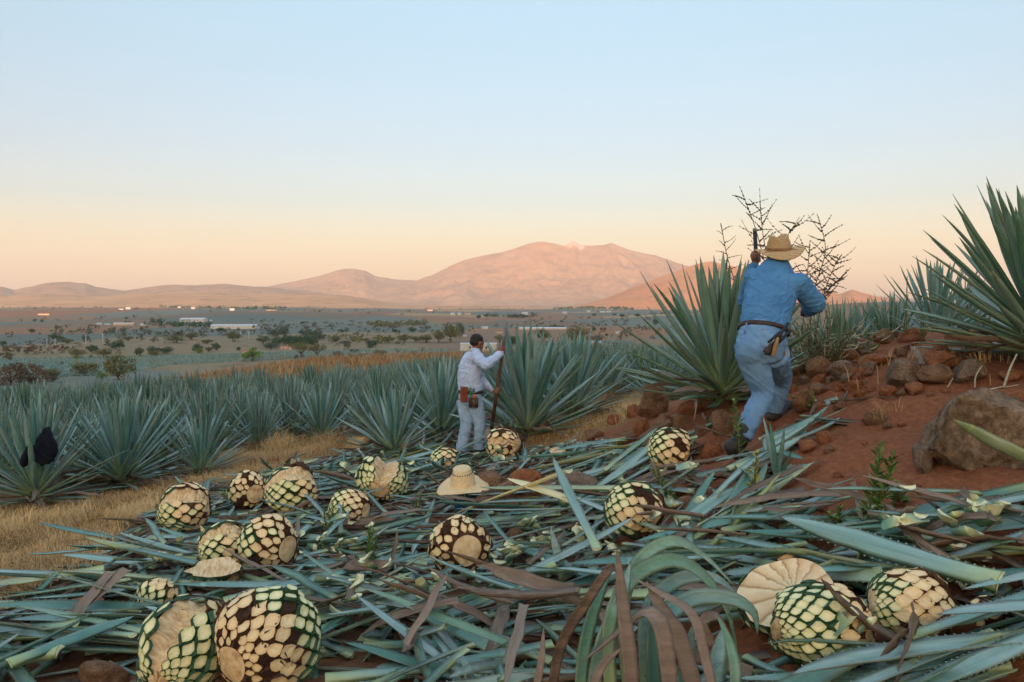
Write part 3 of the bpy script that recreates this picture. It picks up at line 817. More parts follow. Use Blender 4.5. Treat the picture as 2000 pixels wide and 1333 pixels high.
def rock(px, py, w, h, mi, label, group, seed, name='rock'):
    """px,py the foot of the stone, w and h its size in the photograph"""
    p = gp(px, py); d = p.y; s = d / F_PX; g = np.random.default_rng(seed)
    rx, rz = w * s * 0.56, h * s * 0.62; ry = (rx + rz) * 0.5 * g.uniform(0.85, 1.1)
    o = link(name, ROCKS[mi][seed % 6])
    o.location = (p.x, p.y + ry * 0.7, p.z + rz * (0.42 if group else 0.7)); o.scale = (rx, ry, rz); o.rotation_euler = (g.normal(0, .15), g.normal(0, .15), g.uniform(-0.5, 0.5) + (3.14 if seed % 2 else 0))
    ROCK_FOOT.append((p.x, p.y + ry * 0.7, max(rx, ry), p.z + rz * 0.9))
    if group:
        sw = 'flat' if h < .55 * w else ('large' if w * h > 1300 else ('small' if w * h < 500 else 'mid-sized'))
        label, group = sw + ' ' + label, group + ', ' + sw
    return tag(o, label, 'rock', group)
sd = 0
for px, py, w, h, mi, lab in ((955, 992, 74, 68, 1, 'knobbly brown rock beside the straw hat'), (1028, 968, 78, 46, 0, 'dark red pointed rock behind the knobbly one by the hat'),
        (1042, 980, 36, 40, 1, 'small upright brown stone between the hat-side rocks'), (1078, 985, 50, 45, 1, 'brown block of stone under a cut leaf near the hat'), (1128, 988, 88, 62, 2, 'large grey-brown angular rock at the end of the row by the hat'),
        (1006, 1072, 36, 36, 1, 'lone brown stone among leaf offcuts below the hat'), (1648, 1112, 38, 42, 0, 'reddish stone wedged in cut leaves on the bare soil'), (1885, 1112, 34, 24, 1, 'brown stone by the leaf offcuts under the boulder'),
        (180, 1345, 110, 46, 1, 'rough brown rock lying beside the split agave heart'), (150, 1210, 92, 34, 0, 'flat reddish rock buried under leaves near the path'),
        (1812, 925, 40, 66, 2, 'dark shaded stone leaning at the foot of the boulder'), (1846, 722, 70, 34, 0, 'smooth rounded orange-brown stone on top of two others'),
        (1838, 752, 66, 36, 1, 'dark angular stone carrying the rounded orange one'), (1908, 750, 84, 44, 2, 'grey rounded stone with pale lichen behind the boulder'),
        (1775, 756, 80, 56, 2, 'big slanting grey-brown stone on the mound'), (1720, 832, 64, 24, 1, 'flat slab with a tuft of straw on the bare soil'),
        (1726, 714, 62, 24, 0, 'long low red slab on the mound'), (1601, 742, 50, 46, 1, 'stone with a tan face under the grey shrub'), (1652, 742, 50, 38, 2, 'rounded dull stone beside the tan-faced one under the shrub'),
        (1575, 808, 46, 46, 1, 'round brown boulder behind the boots of the climbing worker'), (1278, 818, 66, 66, 1, 'tallest brown rock of the heap at the end of the grass bank'),
        (1415, 850, 50, 50, 1, 'squat brown rock beside the climbing worker'), (1990, 828, 56, 44, 2, 'grey stone half hidden by the boulder'), (1985, 795, 60, 30, 0, 'reddish stones edge showing over the boulder')):
    sd += 1; rock(px, py, w, h, mi, lab, None, sd)
for i, (px, py, w, h) in enumerate(((1255, 855, 32, 46), (1302, 850, 54, 44), (1332, 842, 44, 38), (1200, 830, 28, 24), (1226, 868, 54, 32), (1290, 876, 62, 36), (1352, 812, 44, 34), (1382, 800, 52, 32), (1372, 852, 34, 28), (1396, 896, 54, 38), (1292, 772, 38, 34), (1160, 860, 38, 24), (1332, 968, 30, 26), (1346, 1004, 54, 36), (1330, 880, 40, 24), (1240, 815, 30, 30), (1180, 872, 40, 22))):
    sd += 1; rock(px, py, w, h, (0, 1, 1)[i % 3], 'brown rock in the heap below the agave being cut', 'rocks heaped on the bank', sd)
for i, (px, py, w, h) in enumerate(((1793, 772, 38, 30), (1741, 776, 32, 28), (1766, 773, 28, 16), (1672, 764, 46, 28), (1642, 766, 26, 20), (1606, 770, 44, 28), (1702, 765, 24, 14), (1682, 776, 24, 16), (1738, 838, 22, 15), (1763, 835, 20, 11), (1614, 868, 34, 30), (1622, 884, 26, 16), (1582, 884, 46, 28), (1560, 850, 36, 24), (1732, 672, 54, 34), (1692, 660, 56, 28), (1790, 668, 62, 32), (1768, 690, 34, 22), (1716, 673, 18, 12), (1792, 676, 18, 10), (1766, 698, 24, 18), (1842, 698, 46, 28), (1868, 672, 40, 24), (1650, 690, 30, 18), (1985, 745, 50, 26), (1540, 770, 40, 30), (1645, 800, 30, 18), (1600, 800, 36, 22), (1690, 735, 40, 22), (1820, 775, 18, 10), (1790, 960, 26, 18), (1760, 990, 20, 12), (1610, 1000, 22, 14), (1500, 845, 36, 26), (1640, 935, 24, 14), (1720, 900, 16, 9), (1690, 870, 14, 8), (1850, 770, 22, 12))):
    sd += 1; rock(px, py, w, h, (0, 0, 1)[i % 3], 'red-brown stone strewn over the bare soil of the mound', 'stones on the mound', sd)
g = np.random.default_rng(19); bx, by = scatter(poly_world([(1240, 815), (1300, 775), (1480, 795), (1560, 705), (1700, 655), (1950, 655), (2050, 700), (2050, 880), (1850, 800), (1720, 860), (1560, 900), (1480, 990), (1380, 930), (1250, 880)]), 85, 20)
for x_, y_ in zip(bx, by):
    q = pix((x_, y_, Hs(x_, y_))); sd += 1; w_ = g.uniform(10, 34)
    rock(q[0], q[1], w_, w_ * g.uniform(.5, .95), int(g.choice([0, 0, 1, 2])), 'broken stone half sunk in the rubble of the bank', 'rubble stones on the bank', sd)
# the boulder
p = gp(1920, 928); g = np.random.default_rng(3)
Vb = rock_shape(IC5, 77, 13, 0.14, 0.07)
crk = np.array([abs(mnoise.noise(Vector(v * 2.1 + np.array([4, 9, 2])))) for v in Vb]); crk2 = np.array([abs(mnoise.noise(Vector(v * [4, 4, 6] + np.array([14, 2, 7])))) for v in Vb])
Vb = Vb * (1 - 0.10 * np.exp(-(crk / 0.03) ** 2) - 0.05 * np.exp(-(crk2 / 0.04) ** 2))[:, None]
bo = link('boulder', mk_mesh('boulder', Vb, [IC5T], [M_boulder]))
bo.scale = (0.37, 0.34, 0.38); bo.rotation_euler = (0.1, -0.12, 0.6); bo.location = (p.x + 0.10, p.y + 0.28, p.z + 0.20)
tag(bo, 'big cracked tan boulder with dark weathering on the red soil', 'boulder')
ROCK_FOOT.append((p.x, p.y + 0.28, 0.36, p.z + 0.5))
# gravel
g = np.random.default_rng(61); mb = MB(); V0, T0 = ico(1)
MOUND = poly_world([(1230, 800), (1300, 770), (1480, 790), (1560, 700), (1700, 650), (1950, 650), (2150, 700), (2150, 1000), (1850, 1010), (1700, 1090), (1540, 1060), (1350, 1000), (1250, 900)])
x, y = scatter(MOUND, 5200, 62, 1.2)
z = H(x, y)
for i in range(len(x)):
    s_ = 0.006 + 0.05 * g.uniform(0, 1) ** 5
    mb.add(V0 * g.uniform(0.6, 1.25, V0.shape) * s_ * [1, 1, .75] + [x[i], y[i], z[i] + s_ * .3], [T0], int(g.integers(0, 2)))
tag(mb.build('gravel', M_rock[:2], smooth=False), 'small red gravel and clods on the bare soil', kind='stuff')

# ================================================================== AGAVE HEARTS
def flesh_mat(name, a, b_, c_, stretch=(16, 16, 64)):
    m, nt, b = nm(name)
    v = coords(nt, 'Object', stretch, True); n = noise(nt, v, 1.0, 5, 0.6)
    v2 = coords(nt, 'Object', (1, 1, 1), True); n2 = noise(nt, v2, 9.0, 5, 0.65)
    c = ramp(nt, n, [(0.3, a), (0.5, b_), (0.75, c_)])
    c = mixc(nt, ramp(nt, n2, [(0.62, (0, 0, 0)), (0.75, (0.75, 0.75, 0.75))]), c, (0.26, 0.12, 0.05))
    nt.links.new(c, b.inputs['Base Color']); b.inputs['Roughness'].default_value = 0.6; b.inputs['Specular IOR Level'].default_value = 0.3
    bump(nt, b, n, 0.5, 0.008); return m
M_flesh = flesh_mat('heart_flesh', (0.42, 0.24, 0.10), (0.68, 0.47, 0.24), (0.82, 0.67, 0.43))
def fan_mat(name):
    m, nt, b = nm(name); tc = N(nt, 'ShaderNodeTexCoord'); sp = N(nt, 'ShaderNodeSeparateXYZ'); nt.links.new(tc.outputs['Object'], sp.inputs[0])
    v = coords(nt, 'Object', (1, 1, 1), True); n = noise(nt, v, 24, 4, .6)
    an = mth(nt, 'ARCTAN2', mth(nt, 'ADD', sp.outputs[2], mth(nt, 'MULTIPLY', n, 0.06)), mth(nt, 'ADD', sp.outputs[0], 0.0))
    fr = mth(nt, 'FRACT', mth(nt, 'MULTIPLY', an, 15 / 6.283)); fine = noise(nt, v, 60, 4, .6)
    c = ramp(nt, fr, [(0.0, (0.30, 0.15, 0.06)), (0.10, (0.62, 0.42, 0.20)), (0.3, (0.74, 0.53, 0.28)), (0.85, (0.83, 0.66, 0.40)), (1.0, (0.45, 0.25, 0.10))])
    c = mixc(nt, ramp(nt, noise(nt, v, 9, 4, .6), [(0.5, (0, 0, 0)), (0.75, (0.7, 0.7, 0.7))]), c, (0.62, 0.36, 0.15))
    nt.links.new(c, b.inputs['Base Color']); b.inputs['Roughness'].default_value = 0.6
    bump(nt, b, mth(nt, 'ADD', fr, fine), 0.5, 0.01); return m
M_fan = fan_mat('heart_flesh_fan')
def scale_mat(name, mid_, edge, blot):
    m, nt, b = nm(name)
    v = coords(nt, 'Object', (1, 1, 1), True); n = noise(nt, v, 1.6, 4, 0.6); n2 = noise(nt, v, 3.2, 3, 0.6)
    c = mixc(nt, ramp(nt, attr(nt, 'e'), [(0.35, (0, 0, 0)), (0.95, (0.9, 0.9, 0.9))]), mid_, edge)
    c = mixc(nt, ramp(nt, mth(nt, 'ADD', mth(nt, 'MULTIPLY', n, 0.6), mth(nt, 'MULTIPLY', orand(nt), 0.4)), [(0.55, (0, 0, 0)), (0.85, (0.6, 0.6, 0.6))]), c, blot)
    c = mixc(nt, ramp(nt, n2, [(0.66, (0, 0, 0)), (0.74, (0.6, 0.6, 0.6))]), c, (0.30, 0.17, 0.07))
    nt.links.new(c, b.inputs['Base Color']); b.inputs['Roughness'].default_value = 0.5; b.inputs['Specular IOR Level'].default_value = 0.35
    bump(nt, b, n, 0.3, 0.05); return m
M_scale = scale_mat('heart_scale', (0.84, 0.76, 0.42), (0.42, 0.46, 0.13), (0.88, 0.80, 0.52))
M_scale_tan = scale_mat('heart_scale_tan', (0.84, 0.65, 0.36), (0.62, 0.38, 0.15), (0.80, 0.52, 0.24))
M_rim = simple('heart_rim', [(0.3, (0.014, 0.045, 0.022)), (0.6, (0.03, 0.085, 0.038)), (0.85, (0.09, 0.17, 0.06))], 2.5, 0.55, 0.2, 0.02)
M_rimb = simple('heart_rim_brown', [(0.3, (0.035, 0.016, 0.009)), (0.6, (0.09, 0.04, 0.02)), (0.85, (0.16, 0.08, 0.04))], 2.5, 0.85, 0.3, 0.05)
M_core = simple('heart_core', [(0.35, (0.02, 0.04, 0.02)), (0.6, (0.05, 0.075, 0.03))], 14, 0.8, 0.4, 0.01)
M_dirt = simple('heart_dirt', [(0.3, (0.035, 0.015, 0.009)), (0.55, (0.10, 0.042, 0.022)), (0.8, (0.18, 0.085, 0.045))], 16, 0.95, 0.9, 0.02)
def scale_piece(mats, seed, ragged=0.0, face=0.76):
    g = np.random.default_rng(seed); k = 10; th = np.linspace(0, 2 * math.pi, k, endpoint=False) + math.pi / 2
    def out(e, sc): 
        c, s_ = np.cos(th), np.sin(th); r_ = (np.abs(c) ** e + np.abs(s_) ** e) ** (-1 / e) * sc
        return np.stack([r_ * c, r_ * s_], -1)
    o = out(1.05, 1.04); i = out(1.28, face) * (1 + ragged * g.normal(0, 1, (k, 1))) + g.normal(0, 0.015, (k, 2)); i[:, 1] -= 0.04
    zi = 0.30 - 0.10 * i[:, 1] + g.normal(0, 0.015, k)
    V = np.concatenate([np.c_[o, np.full(k, -0.03)], np.c_[i, zi], np.c_[i * 0.93, zi + 0.005], [[g.normal(0, .05), 0.03, 0.24]]])
    j = np.arange(k); j2 = (j + 1) % k
    Q1 = np.stack([j, j2, k + j2, k + j], -1); Q2 = np.stack([k + j, k + j2, 2 * k + j2, 2 * k + j], -1); T = np.stack([2 * k + j, 2 * k + j2, np.full(k, 3 * k)], -1)
    e = np.concatenate([np.ones(2 * k), np.full(k, 0.75), [0]])
    return mk_mesh('scale', V, [Q1, Q2, T], mats, [1] * k + [0] * k + [0] * k, {'e': e}, smooth=False)
SC_CLEAN = [scale_piece([M_scale, M_rim], k, 0.03) for k in range(5)]
SC_TAN = [scale_piece([M_scale_tan, M_rimb], 20 + k, 0.10, 0.93) for k in range(5)]
SC_DIRT = [scale_piece([M_dirt, M_rimb], 30 + k, 0.05) for k in range(2)]
def heart_rho(u):          # u -1 root .. 1 crown, relative radius
    return np.sqrt(np.clip(1 - np.abs(u) ** 2.25, 0, 1)) * (1 - 0.07 * u)
HEART_FOOT = []
def heart(px, py, w, axis, label, M=13, ratio=1.08, root=-0.9, crown=0.9, notch=None, cutplane=None, fan=False, dirt=0.35, seed=0, sink=0.03, name='agave_heart', lift=0.05, roll=0.0, dy=0.6):
    """px,py foot of the heart in the photograph, w its width there; axis (az, el) of the ROOT end"""
    g = np.random.default_rng(seed + 500)
    p = gp(px, py); R_ = w * 0.5 * p.y / F_PX; HL = R_ * ratio
    az, el = R(axis[0]), R(axis[1])
    zax = -Vector((math.cos(az) * math.cos(el), math.sin(az) * math.cos(el), math.sin(el)))
    up = Vector((0, 0, 1)) if abs(zax.z) < 0.95 else Vector((0, 1, 0))
    xax = up.cross(zax).normalized(); yax = zax.cross(xax)               # yax points up: theta 90 deg
    M3 = Matrix((xax, yax, zax)).transposed()
    if roll: M3 = M3 @ Matrix.Rotation(roll, 3, 'Z')
    N3 = np.array(M3)
    # core
    nt_, nu_ = 56, 30
    th = np.linspace(0, 2 * math.pi, nt_, endpoint=False); u = np.linspace(crown, root, nu_)
    TH, U = np.meshgrid(th, u, indexing='ij')
    rad = heart_rho(U) * R_ * 0.985
    inn = np.zeros_like(TH)
    if notch:
        t0, tw, dep = notch
        dth = (TH - R(t0) + math.pi) % (2 * math.pi) - math.pi
        inn = np.clip(1 - (np.abs(dth) / R(tw)) ** 1.3, 0, 1) ** 0.6; rad = rad * (1 - dep * inn)
    V = np.stack([rad * np.cos(TH), rad * np.sin(TH), U * HL], -1).reshape(-1, 3)
    V += 0.006 * g.normal(0, 1, V.shape) * (inn.reshape(-1, 1) > 0.01)
    chops = [(lambda n_, h_: (n_ / np.linalg.norm(n_), h_ * R_))(g.normal(0, 1, 3) * [1, 1, .5], g.uniform(0.80, 0.93)) for _ in range(6)]
    def lump(q):
        q = np.array(q); q = q * (1 + 0.10 * mnoise.noise(Vector(q / R_ * 1.3) + Vector((seed * 3.1, 1, 2))))
        for n_, h_ in chops:
            d_ = float(q @ n_) - h_
            if d_ > 0: q = q - n_ * d_ * 0.8
        return q
    V = np.array([lump(q) for q in V])
    Q = grid_quads(nt_, nu_, True)
    fin = inn.reshape(-1)[Q].max(1) > 0.02 if notch else np.zeros(len(Q), bool)
    zmid = V[Q].mean(1)[:, 2] / HL
    emp = empty(name); tag(emp, label, 'agave heart' if name == 'agave_heart' else 'slice')
    jj = np.arange(nt_); j2 = (jj + 1) % nt_
    mb = MB(); mb.add(V, [Q[(~fin) & (zmid > root + 0.45)]], 0); mb.add(V, [Q[(~fin) & (zmid <= root + 0.45)]], 1)
    mb2 = MB()
    if fin.any(): mb2.add(V, [Q[fin]], 0)
    keep = lambda c_, n_: True
    if cutplane:                        # a plane (point along axis units, normal) lopping part of the heart off
        cn = np.array(cutplane[1], float); cn /= np.linalg.norm(cn); cp = np.array(cutplane[0], float) * R_
        keep = lambda c_, n_: (np.dot(np.array(c_) - cp, cn) < -0.01)
    def capfan(row, zz, mat_i, m_, bulge):
        ring = V.reshape(nt_, nu_, 3)[:, row]; c_ = np.array([0, 0, zz + bulge]); mid = ring * [.62, .62, 1] + [0, 0, bulge * .7]
        VV = np.concatenate([ring, mid, [c_]]); k = nt_
        q = np.stack([jj, j2, k + j2, k + jj], -1); t = np.stack([k + jj, k + j2, np.full(k, 2 * k)], -1)
        if row: m_.add(VV, [q[:, ::-1] if False else q, t], mat_i)
        else: m_.add(VV, [q[:, ::-1], t[:, ::-1]], mat_i)
    mb3, mb4 = MB(), MB(); capfan(nu_ - 1, root * HL, 0, mb3, -0.012); capfan(0, crown * HL, 0, mb4, 0.01)
    core_me = mb.mesh('core', [M_core, M_dirt]); parts = [('core', core_me)]
    fl_me = mb2.mesh('cut_flesh', [M_flesh]) if mb2.V else None
    if not cutplane: parts += [('root_cut', mb3.mesh('root_cut', [M_flesh])), ('crown_cut', mb4.mesh('crown_cut', [M_flesh]))]
    if cutplane:
        full = MB(); full.add(V, [Q], 0); capV = V.reshape(nt_, nu_, 3)
        full.add(np.concatenate([capV[:, 0], [[0, 0, crown * HL]]]), [np.stack([jj, np.full(nt_, nt_), j2], -1)], 0)
        full.add(np.concatenate([capV[:, -1], [[0, 0, root * HL]]]), [np.stack([jj, j2, np.full(nt_, nt_)], -1)], 0)
        me0 = full.mesh('core', [M_core, M_flesh]); bm = bmesh.new(); bm.from_mesh(me0)
        bmesh.ops.remove_doubles(bm, verts=bm.verts, dist=1e-5)
        r_ = bmesh.ops.bisect_plane(bm, geom=bm.verts[:] + bm.edges[:] + bm.faces[:], plane_co=Vector(cp), plane_no=Vector(cn), clear_outer=True)
        ed = [e for e in r_['geom_cut'] if isinstance(e, bmesh.types.BMEdge)]
        bmesh.ops.triangle_fill(bm, edges=ed, use_beauty=True)
        cutf = [f for f in bm.faces if abs(f.normal.dot(Vector(cn))) > 0.999 and abs((f.calc_center_median() - Vector(cp)).dot(Vector(cn))) < 1e-4]
        # cut face roughened into fibres
        vs = sum([[list(v.co) for v in f.verts] for f in cutf if len(f.verts) == 3], [])
        bmesh.ops.delete(bm, geom=cutf, context='FACES_ONLY'); bm.to_mesh(me0); bm.free(); parts = [('core', me0)]
        if vs: fl_me = mk_mesh('cut_flesh', vs, [np.arange(len(vs)).reshape(-1, 3)], [M_fan if fan else M_flesh], smooth=False)
    if fl_me: parts.append(('cut_flesh', fl_me))
    for n_, me_ in parts: link(n_, me_, emp)
    # scales in diagonal rows
    uu = crown - 0.02; row = 0
    while uu > root + 0.03:
        rho = float(heart_rho(uu)) * R_
        wd = 2 * math.pi * rho / M; step = wd * 0.62
        du = 0.01; slope = math.hypot((float(heart_rho(uu - du)) - float(heart_rho(uu + du))) * R_, 2 * du * HL) / (2 * du)
        if rho > 0.22 * R_:
            for k in range(M):
                t = 2 * math.pi * (k + 0.5 * (row % 2)) / M + g.normal(0, 0.015)
                if notch:
                    dth = (t - R(notch[0]) + math.pi) % (2 * math.pi) - math.pi
                    if abs(dth) < R(notch[1]) * 0.98: continue
                c_ = np.array([rho * math.cos(t), rho * math.sin(t), uu * HL]); c_ = lump(c_)
                e_ = 0.01; d_r = (float(heart_rho(uu + e_)) - float(heart_rho(uu - e_))) * R_; d_z = 2 * e_ * HL
                tang = np.array([d_r * math.cos(t), d_r * math.sin(t), d_z]); tang /= np.linalg.norm(tang)
                sx = np.array([-math.sin(t), math.cos(t), 0]); nn = np.cross(sx, tang)
                if not keep(c_, nn): continue
                if (N3 @ nn)[2] < -0.72: continue
                f = (uu - root) / (crown - root)                       # 0 root .. 1 crown
                dirty = f < dirt + 0.12 * g.normal()
                lib = SC_CLEAN
                if dirty: lib = SC_TAN if g.uniform() < 0.88 else SC_DIRT
                elif f < dirt + 0.2 and g.uniform() < 0.5: lib = SC_TAN
                rot = Matrix((Vector(sx), Vector(tang), Vector(nn))).transposed().to_4x4() @ Matrix.Rotation(g.normal(0.10, 0.12), 4, 'X') @ Matrix.Rotation(g.normal(0, 0.12), 4, 'Y')
                ox = Matrix.Diagonal((wd * 0.5, step, wd * 0.5 * g.uniform(0.9, 1.7), 1))
                link('scale', lib[int(g.integers(0, len(lib)))], emp, Matrix.Translation(Vector(c_)) @ rot @ ox)
        uu -= step / slope; row += 1
    if dirt > 0.2 and not cutplane:                     # torn root fibres
        nf = 70; fu = g.uniform(root, root + 0.75, nf); ft = g.uniform(0, 6.283, nf); mf = MB()
        for a_, t in zip(fu, ft):
            rho = float(heart_rho(a_)) * R_; b0 = lump(np.array([rho * math.cos(t), rho * math.sin(t), a_ * HL])); o_ = b0 / (np.linalg.norm(b0) + 1e-9)
            d_ = o_ * g.uniform(.2, .8) + g.normal(0, .55, 3); d_ /= np.linalg.norm(d_); l_ = R_ * g.uniform(.08, .24); sd_ = np.cross(d_, o_); sd_ = sd_ / (np.linalg.norm(sd_) + 1e-9) * R_ * .022
            b0 = b0 + o_ * R_ * .035
            mf.add(np.array([b0 - sd_, b0 + sd_, b0 + d_ * l_ * .6 + sd_ * .6, b0 + d_ * l_ + o_ * l_ * .2, b0 + d_ * l_ * .6 - sd_ * .6]), [np.array([[0, 1, 2, 3, 4]])])
        link('root_fibres', mf.mesh('root_fibres', [M_dirt], smooth=False), emp)['kind'] = 'stuff'
    low = (N3 @ V.T)[2].min()
    emp.matrix_local = Matrix.Translation((p.x, p.y + R_ * dy, p.z - low - sink * R_ / 0.2 + lift)) @ M3.to_4x4()
    HEART_FOOT.append((p.x, p.y + R_ * dy, R_ * 0.98, p.z + 1.5 * R_)); HEART_FOOT.append((p.x, p.y + R_ * dy - 0.55 * R_, R_ * 0.5, p.z + R_))
    return emp
heart(340, 1382, 172, (78, 22), 'green-scaled agave heart split by a deep pale channel down its front', M=13, notch=(84, 24, 0.42), crown=0.96, dirt=0.02, seed=1, roll=0.0, ratio=1.16)
heart(506, 1378, 210, (-118, -8), 'agave heart with a dirty brown root end lying beside the split one', M=18, dirt=0.40, seed=2, ratio=1.0, root=-0.95)
heart(428, 1128, 92, (24, 8), 'agave heart with its top sliced open, leaning on a rounder one above the pale slab', M=13, dirt=0.3, seed=3, notch=(70, 26, 0.2))
heart(516, 1132, 110, (-26, -4), 'round agave heart with a tan root face beside the sliced one', M=14, dirt=0.45, seed=4, ratio=1.02)
heart(350, 1048, 92, (6, 6), 'agave heart at the edge of the pile by the grassy path', M=14, dirt=0.35, seed=5, notch=(50, 24, 0.16))
heart(478, 1003, 74, (-50, 0), 'small brown-rooted agave heart in a row of three above the pile', M=13, dirt=0.5, seed=6)
heart(560, 1012, 98, (16, 6), 'large agave heart with a cream cut back, next to the small brown-rooted one', M=15, dirt=0.3, seed=7, notch=(60, 24, 0.22))
heart(678, 1040, 72, (-16, -6), 'agave heart half hidden by green weeds below the split one', M=13, dirt=0.35, seed=8, ratio=1.15)
heart(742, 988, 96, (92, 16), 'agave heart opened like a book by a wide wedge cut', M=14, dirt=0.0, seed=9, notch=(72, 38, 0.62), ratio=0.95)
heart(895, 1156, 114, (-68, 4), 'agave heart showing its round sawn root face, below the straw hat', M=15, dirt=0.5, seed=10, ratio=0.98, root=-0.88, lift=0.12)
heart(1244, 1068, 108, (-36, -8), 'agave heart with reddish root end beside the long pale cut leaves', M=14, dirt=0.38, seed=11)
heart(984, 908, 66, (-34, 4), 'agave heart at the feet of the digging worker', M=12, dirt=0.6, seed=12, ratio=1.05, notch=(20, 16, 0.1))
heart(866, 918, 50, (0, 0), 'mostly buried agave heart behind leaves next to the digging worker', M=11, dirt=0.4, seed=13, lift=-0.04)
heart(1312, 928, 80, (-24, -10), 'agave heart alone among leaves below the rock heap', M=13, dirt=0.42, seed=14, ratio=1.05)
heart(1612, 1338, 168, (8, -4), 'long green agave heart with a dark root end, in front of its fan-cut half', M=15, dirt=0.24, seed=15, ratio=1.28, roll=0.2)
heart(1560, 1278, 178, (10, 6), 'half agave heart with its cream fan-shaped cut face upward', M=14, dirt=0.2, seed=16, ratio=1.2, cutplane=((0, -0.02, 0), (0.45, 0.85, 0.18)), dy=0.75, fan=True)
heart(1795, 1282, 144, (-8, -4), 'agave heart caked with dark earth over its root half', M=13, dirt=0.55, seed=17, ratio=1.12)
heart(298, 1222, 74, (60, 30), 'small agave heart chunk sitting behind the split one', M=11, dirt=0.5, seed=18, ratio=0.9)
heart(1938, 1250, 58, (-90, 30), 'broken root chunk with an orange cut face and dark bark', M=9, dirt=1.0, seed=19, ratio=0.7)
# pieces sliced off, cut face up
heart(412, 1172, 78, (10, 10), 'pale slab sliced off an agave heart, lying cut side up on leaves', M=11, dirt=0.3, seed=21, ratio=1.75, cutplane=((0, -0.2, 0), (0.25, 1, -0.1)), name='heart_slice', lift=0.10)
heart(520, 972, 44, (20, 10), 'cream slice resting between two agave hearts', M=9, dirt=0.3, seed=22, ratio=0.9, cutplane=((0, 0, 0), (0.2, 0.7, 0.5)), name='heart_slice', lift=0.03)
heart(576, 962, 52, (170, 20), 'cream slice standing behind the large cut-backed heart', M=9, dirt=0.3, seed=23, ratio=1.0, cutplane=((0, 0, 0), (0.1, 0.6, 0.7)), name='heart_slice', lift=0.10)
heart(1090, 908, 36, (-20, 10), 'ragged cream offcut below the dry grass bank', M=8, dirt=0.6, seed=24, ratio=0.9, cutplane=((0, 0, 0), (0.2, 0.8, -0.3)), name='heart_slice')
# ================================================================== THE PILE OF CUT LEAVES
CELL = 0.03; PX0, PX1, PY0, PY1 = -7.0, 6.0, 1.8, 13.6
NXc, NYc = int((PX1 - PX0) / CELL), int((PY1 - PY0) / CELL)
gx = PX0 + (np.arange(NXc) + .5) * CELL; gy = PY0 + (np.arange(NYc) + .5) * CELL
HG = H(*np.meshgrid(gx, gy, indexing='ij')); HP = HG.copy(); BLK = np.zeros_like(HG, bool)
XX, YY = np.meshgrid(gx, gy, indexing='ij')
for x, y, r_, zt in HEART_FOOT: BLK |= (XX - x) ** 2 + (YY - y) ** 2 < (0.9 * r_) ** 2
for x, y, r_, zt in ROCK_FOOT: BLK |= (XX - x) ** 2 + (YY - y + .3 * r_) ** 2 < (1.05 * r_) ** 2
HAT = gp(903, 1012)
for x, y, r_ in ((HAT.x, HAT.y + 0.12, 0.15),): BLK |= (XX - x) ** 2 + (YY - y) ** 2 < r_ ** 2
for q_ in ((1446, 893), (1524, 814), (1490, 850), (915, 893)):
    f_ = gp(*q_); BLK |= (XX - f_.x) ** 2 + (YY - f_.y) ** 2 < (0.27 if q_[0] > 1000 else .14) ** 2
def cell(x, y):
    return np.clip(((x - PX0) / CELL).astype(int), 0, NXc - 1), np.clip(((y - PY0) / CELL).astype(int), 0, NYc - 1)
SS = np.linspace(0.0, 0.96, 13)
def drop(x, y, yaw, L, W, th=0.012, maxh=0.30, block=0.12, raise_=0.0):
    """rest a leaf lying from (x,y) along yaw on what is already there; returns base point and pitch, or None"""
    xs = x + SS * L * math.cos(yaw); ys = y + SS * L * math.sin(yaw); i, j = cell(xs, ys)
    if BLK[i, j].mean() > block: return None
    h = HP[i, j]; best = -1e9; pair = None
    a = np.where(SS <= 0.42)[0]; c = np.where(SS > 0.42)[0]
    I, J = np.meshgrid(a, c, indexing='ij')
    v = h[I] + (h[J] - h[I]) * (0.42 - SS[I]) / (SS[J] - SS[I]); k = int(np.argmax(v)); ii, jj = I.ravel()[k], J.ravel()[k]
    sl = (h[jj] - h[ii]) / (SS[jj] - SS[ii]); z0 = h[ii] - sl * SS[ii]
    line = z0 + sl * SS
    if (line - HG[i, j]).max() > maxh: return None
    sl += raise_ * L
    wc = max(1, int(W * 0.4 / CELL))
    nx, ny = -math.sin(yaw), math.cos(yaw)
    for o in range(-wc, wc + 1):
        i2, j2 = cell(xs + nx * o * CELL, ys + ny * o * CELL)
        HP[i2, j2] = np.maximum(HP[i2, j2], z0 + sl * SS + th)
    return z0 + th * 0.6, math.atan2(sl, L)
def lay(x, y, z, yaw, pitch, roll):
    return Matrix.Translation((x, y, z)) @ Matrix.Rotation(yaw, 4, 'Z') @ Matrix.Rotation(-pitch, 4, 'Y') @ Matrix.Rotation(roll, 4, 'X')
M_leafy = leaf_mat('agave_leaf_yellow', (0.15, 0.21, 0.075), (0.27, 0.34, 0.11), (0.42, 0.47, 0.17), (0.16, 0.12, 0.03), (0.18, 0.16, 0.05))
M_leafb = leaf_mat('agave_leaf_bluish', (0.05, 0.175, 0.145), (0.12, 0.30, 0.25), (0.25, 0.44, 0.385), (0.15, 0.09, 0.055), (0.13, 0.12, 0.07), 0.4)
M_pink = simple('leaf_inside_cream', [(0.3, (0.66, 0.58, 0.28)), (0.6, (0.82, 0.74, 0.44)), (0.85, (0.88, 0.82, 0.58))], 14, 0.5, 0.2, 0.003, stretch=(.2, 1, 1))
g = np.random.default_rng(88)
CUT = []
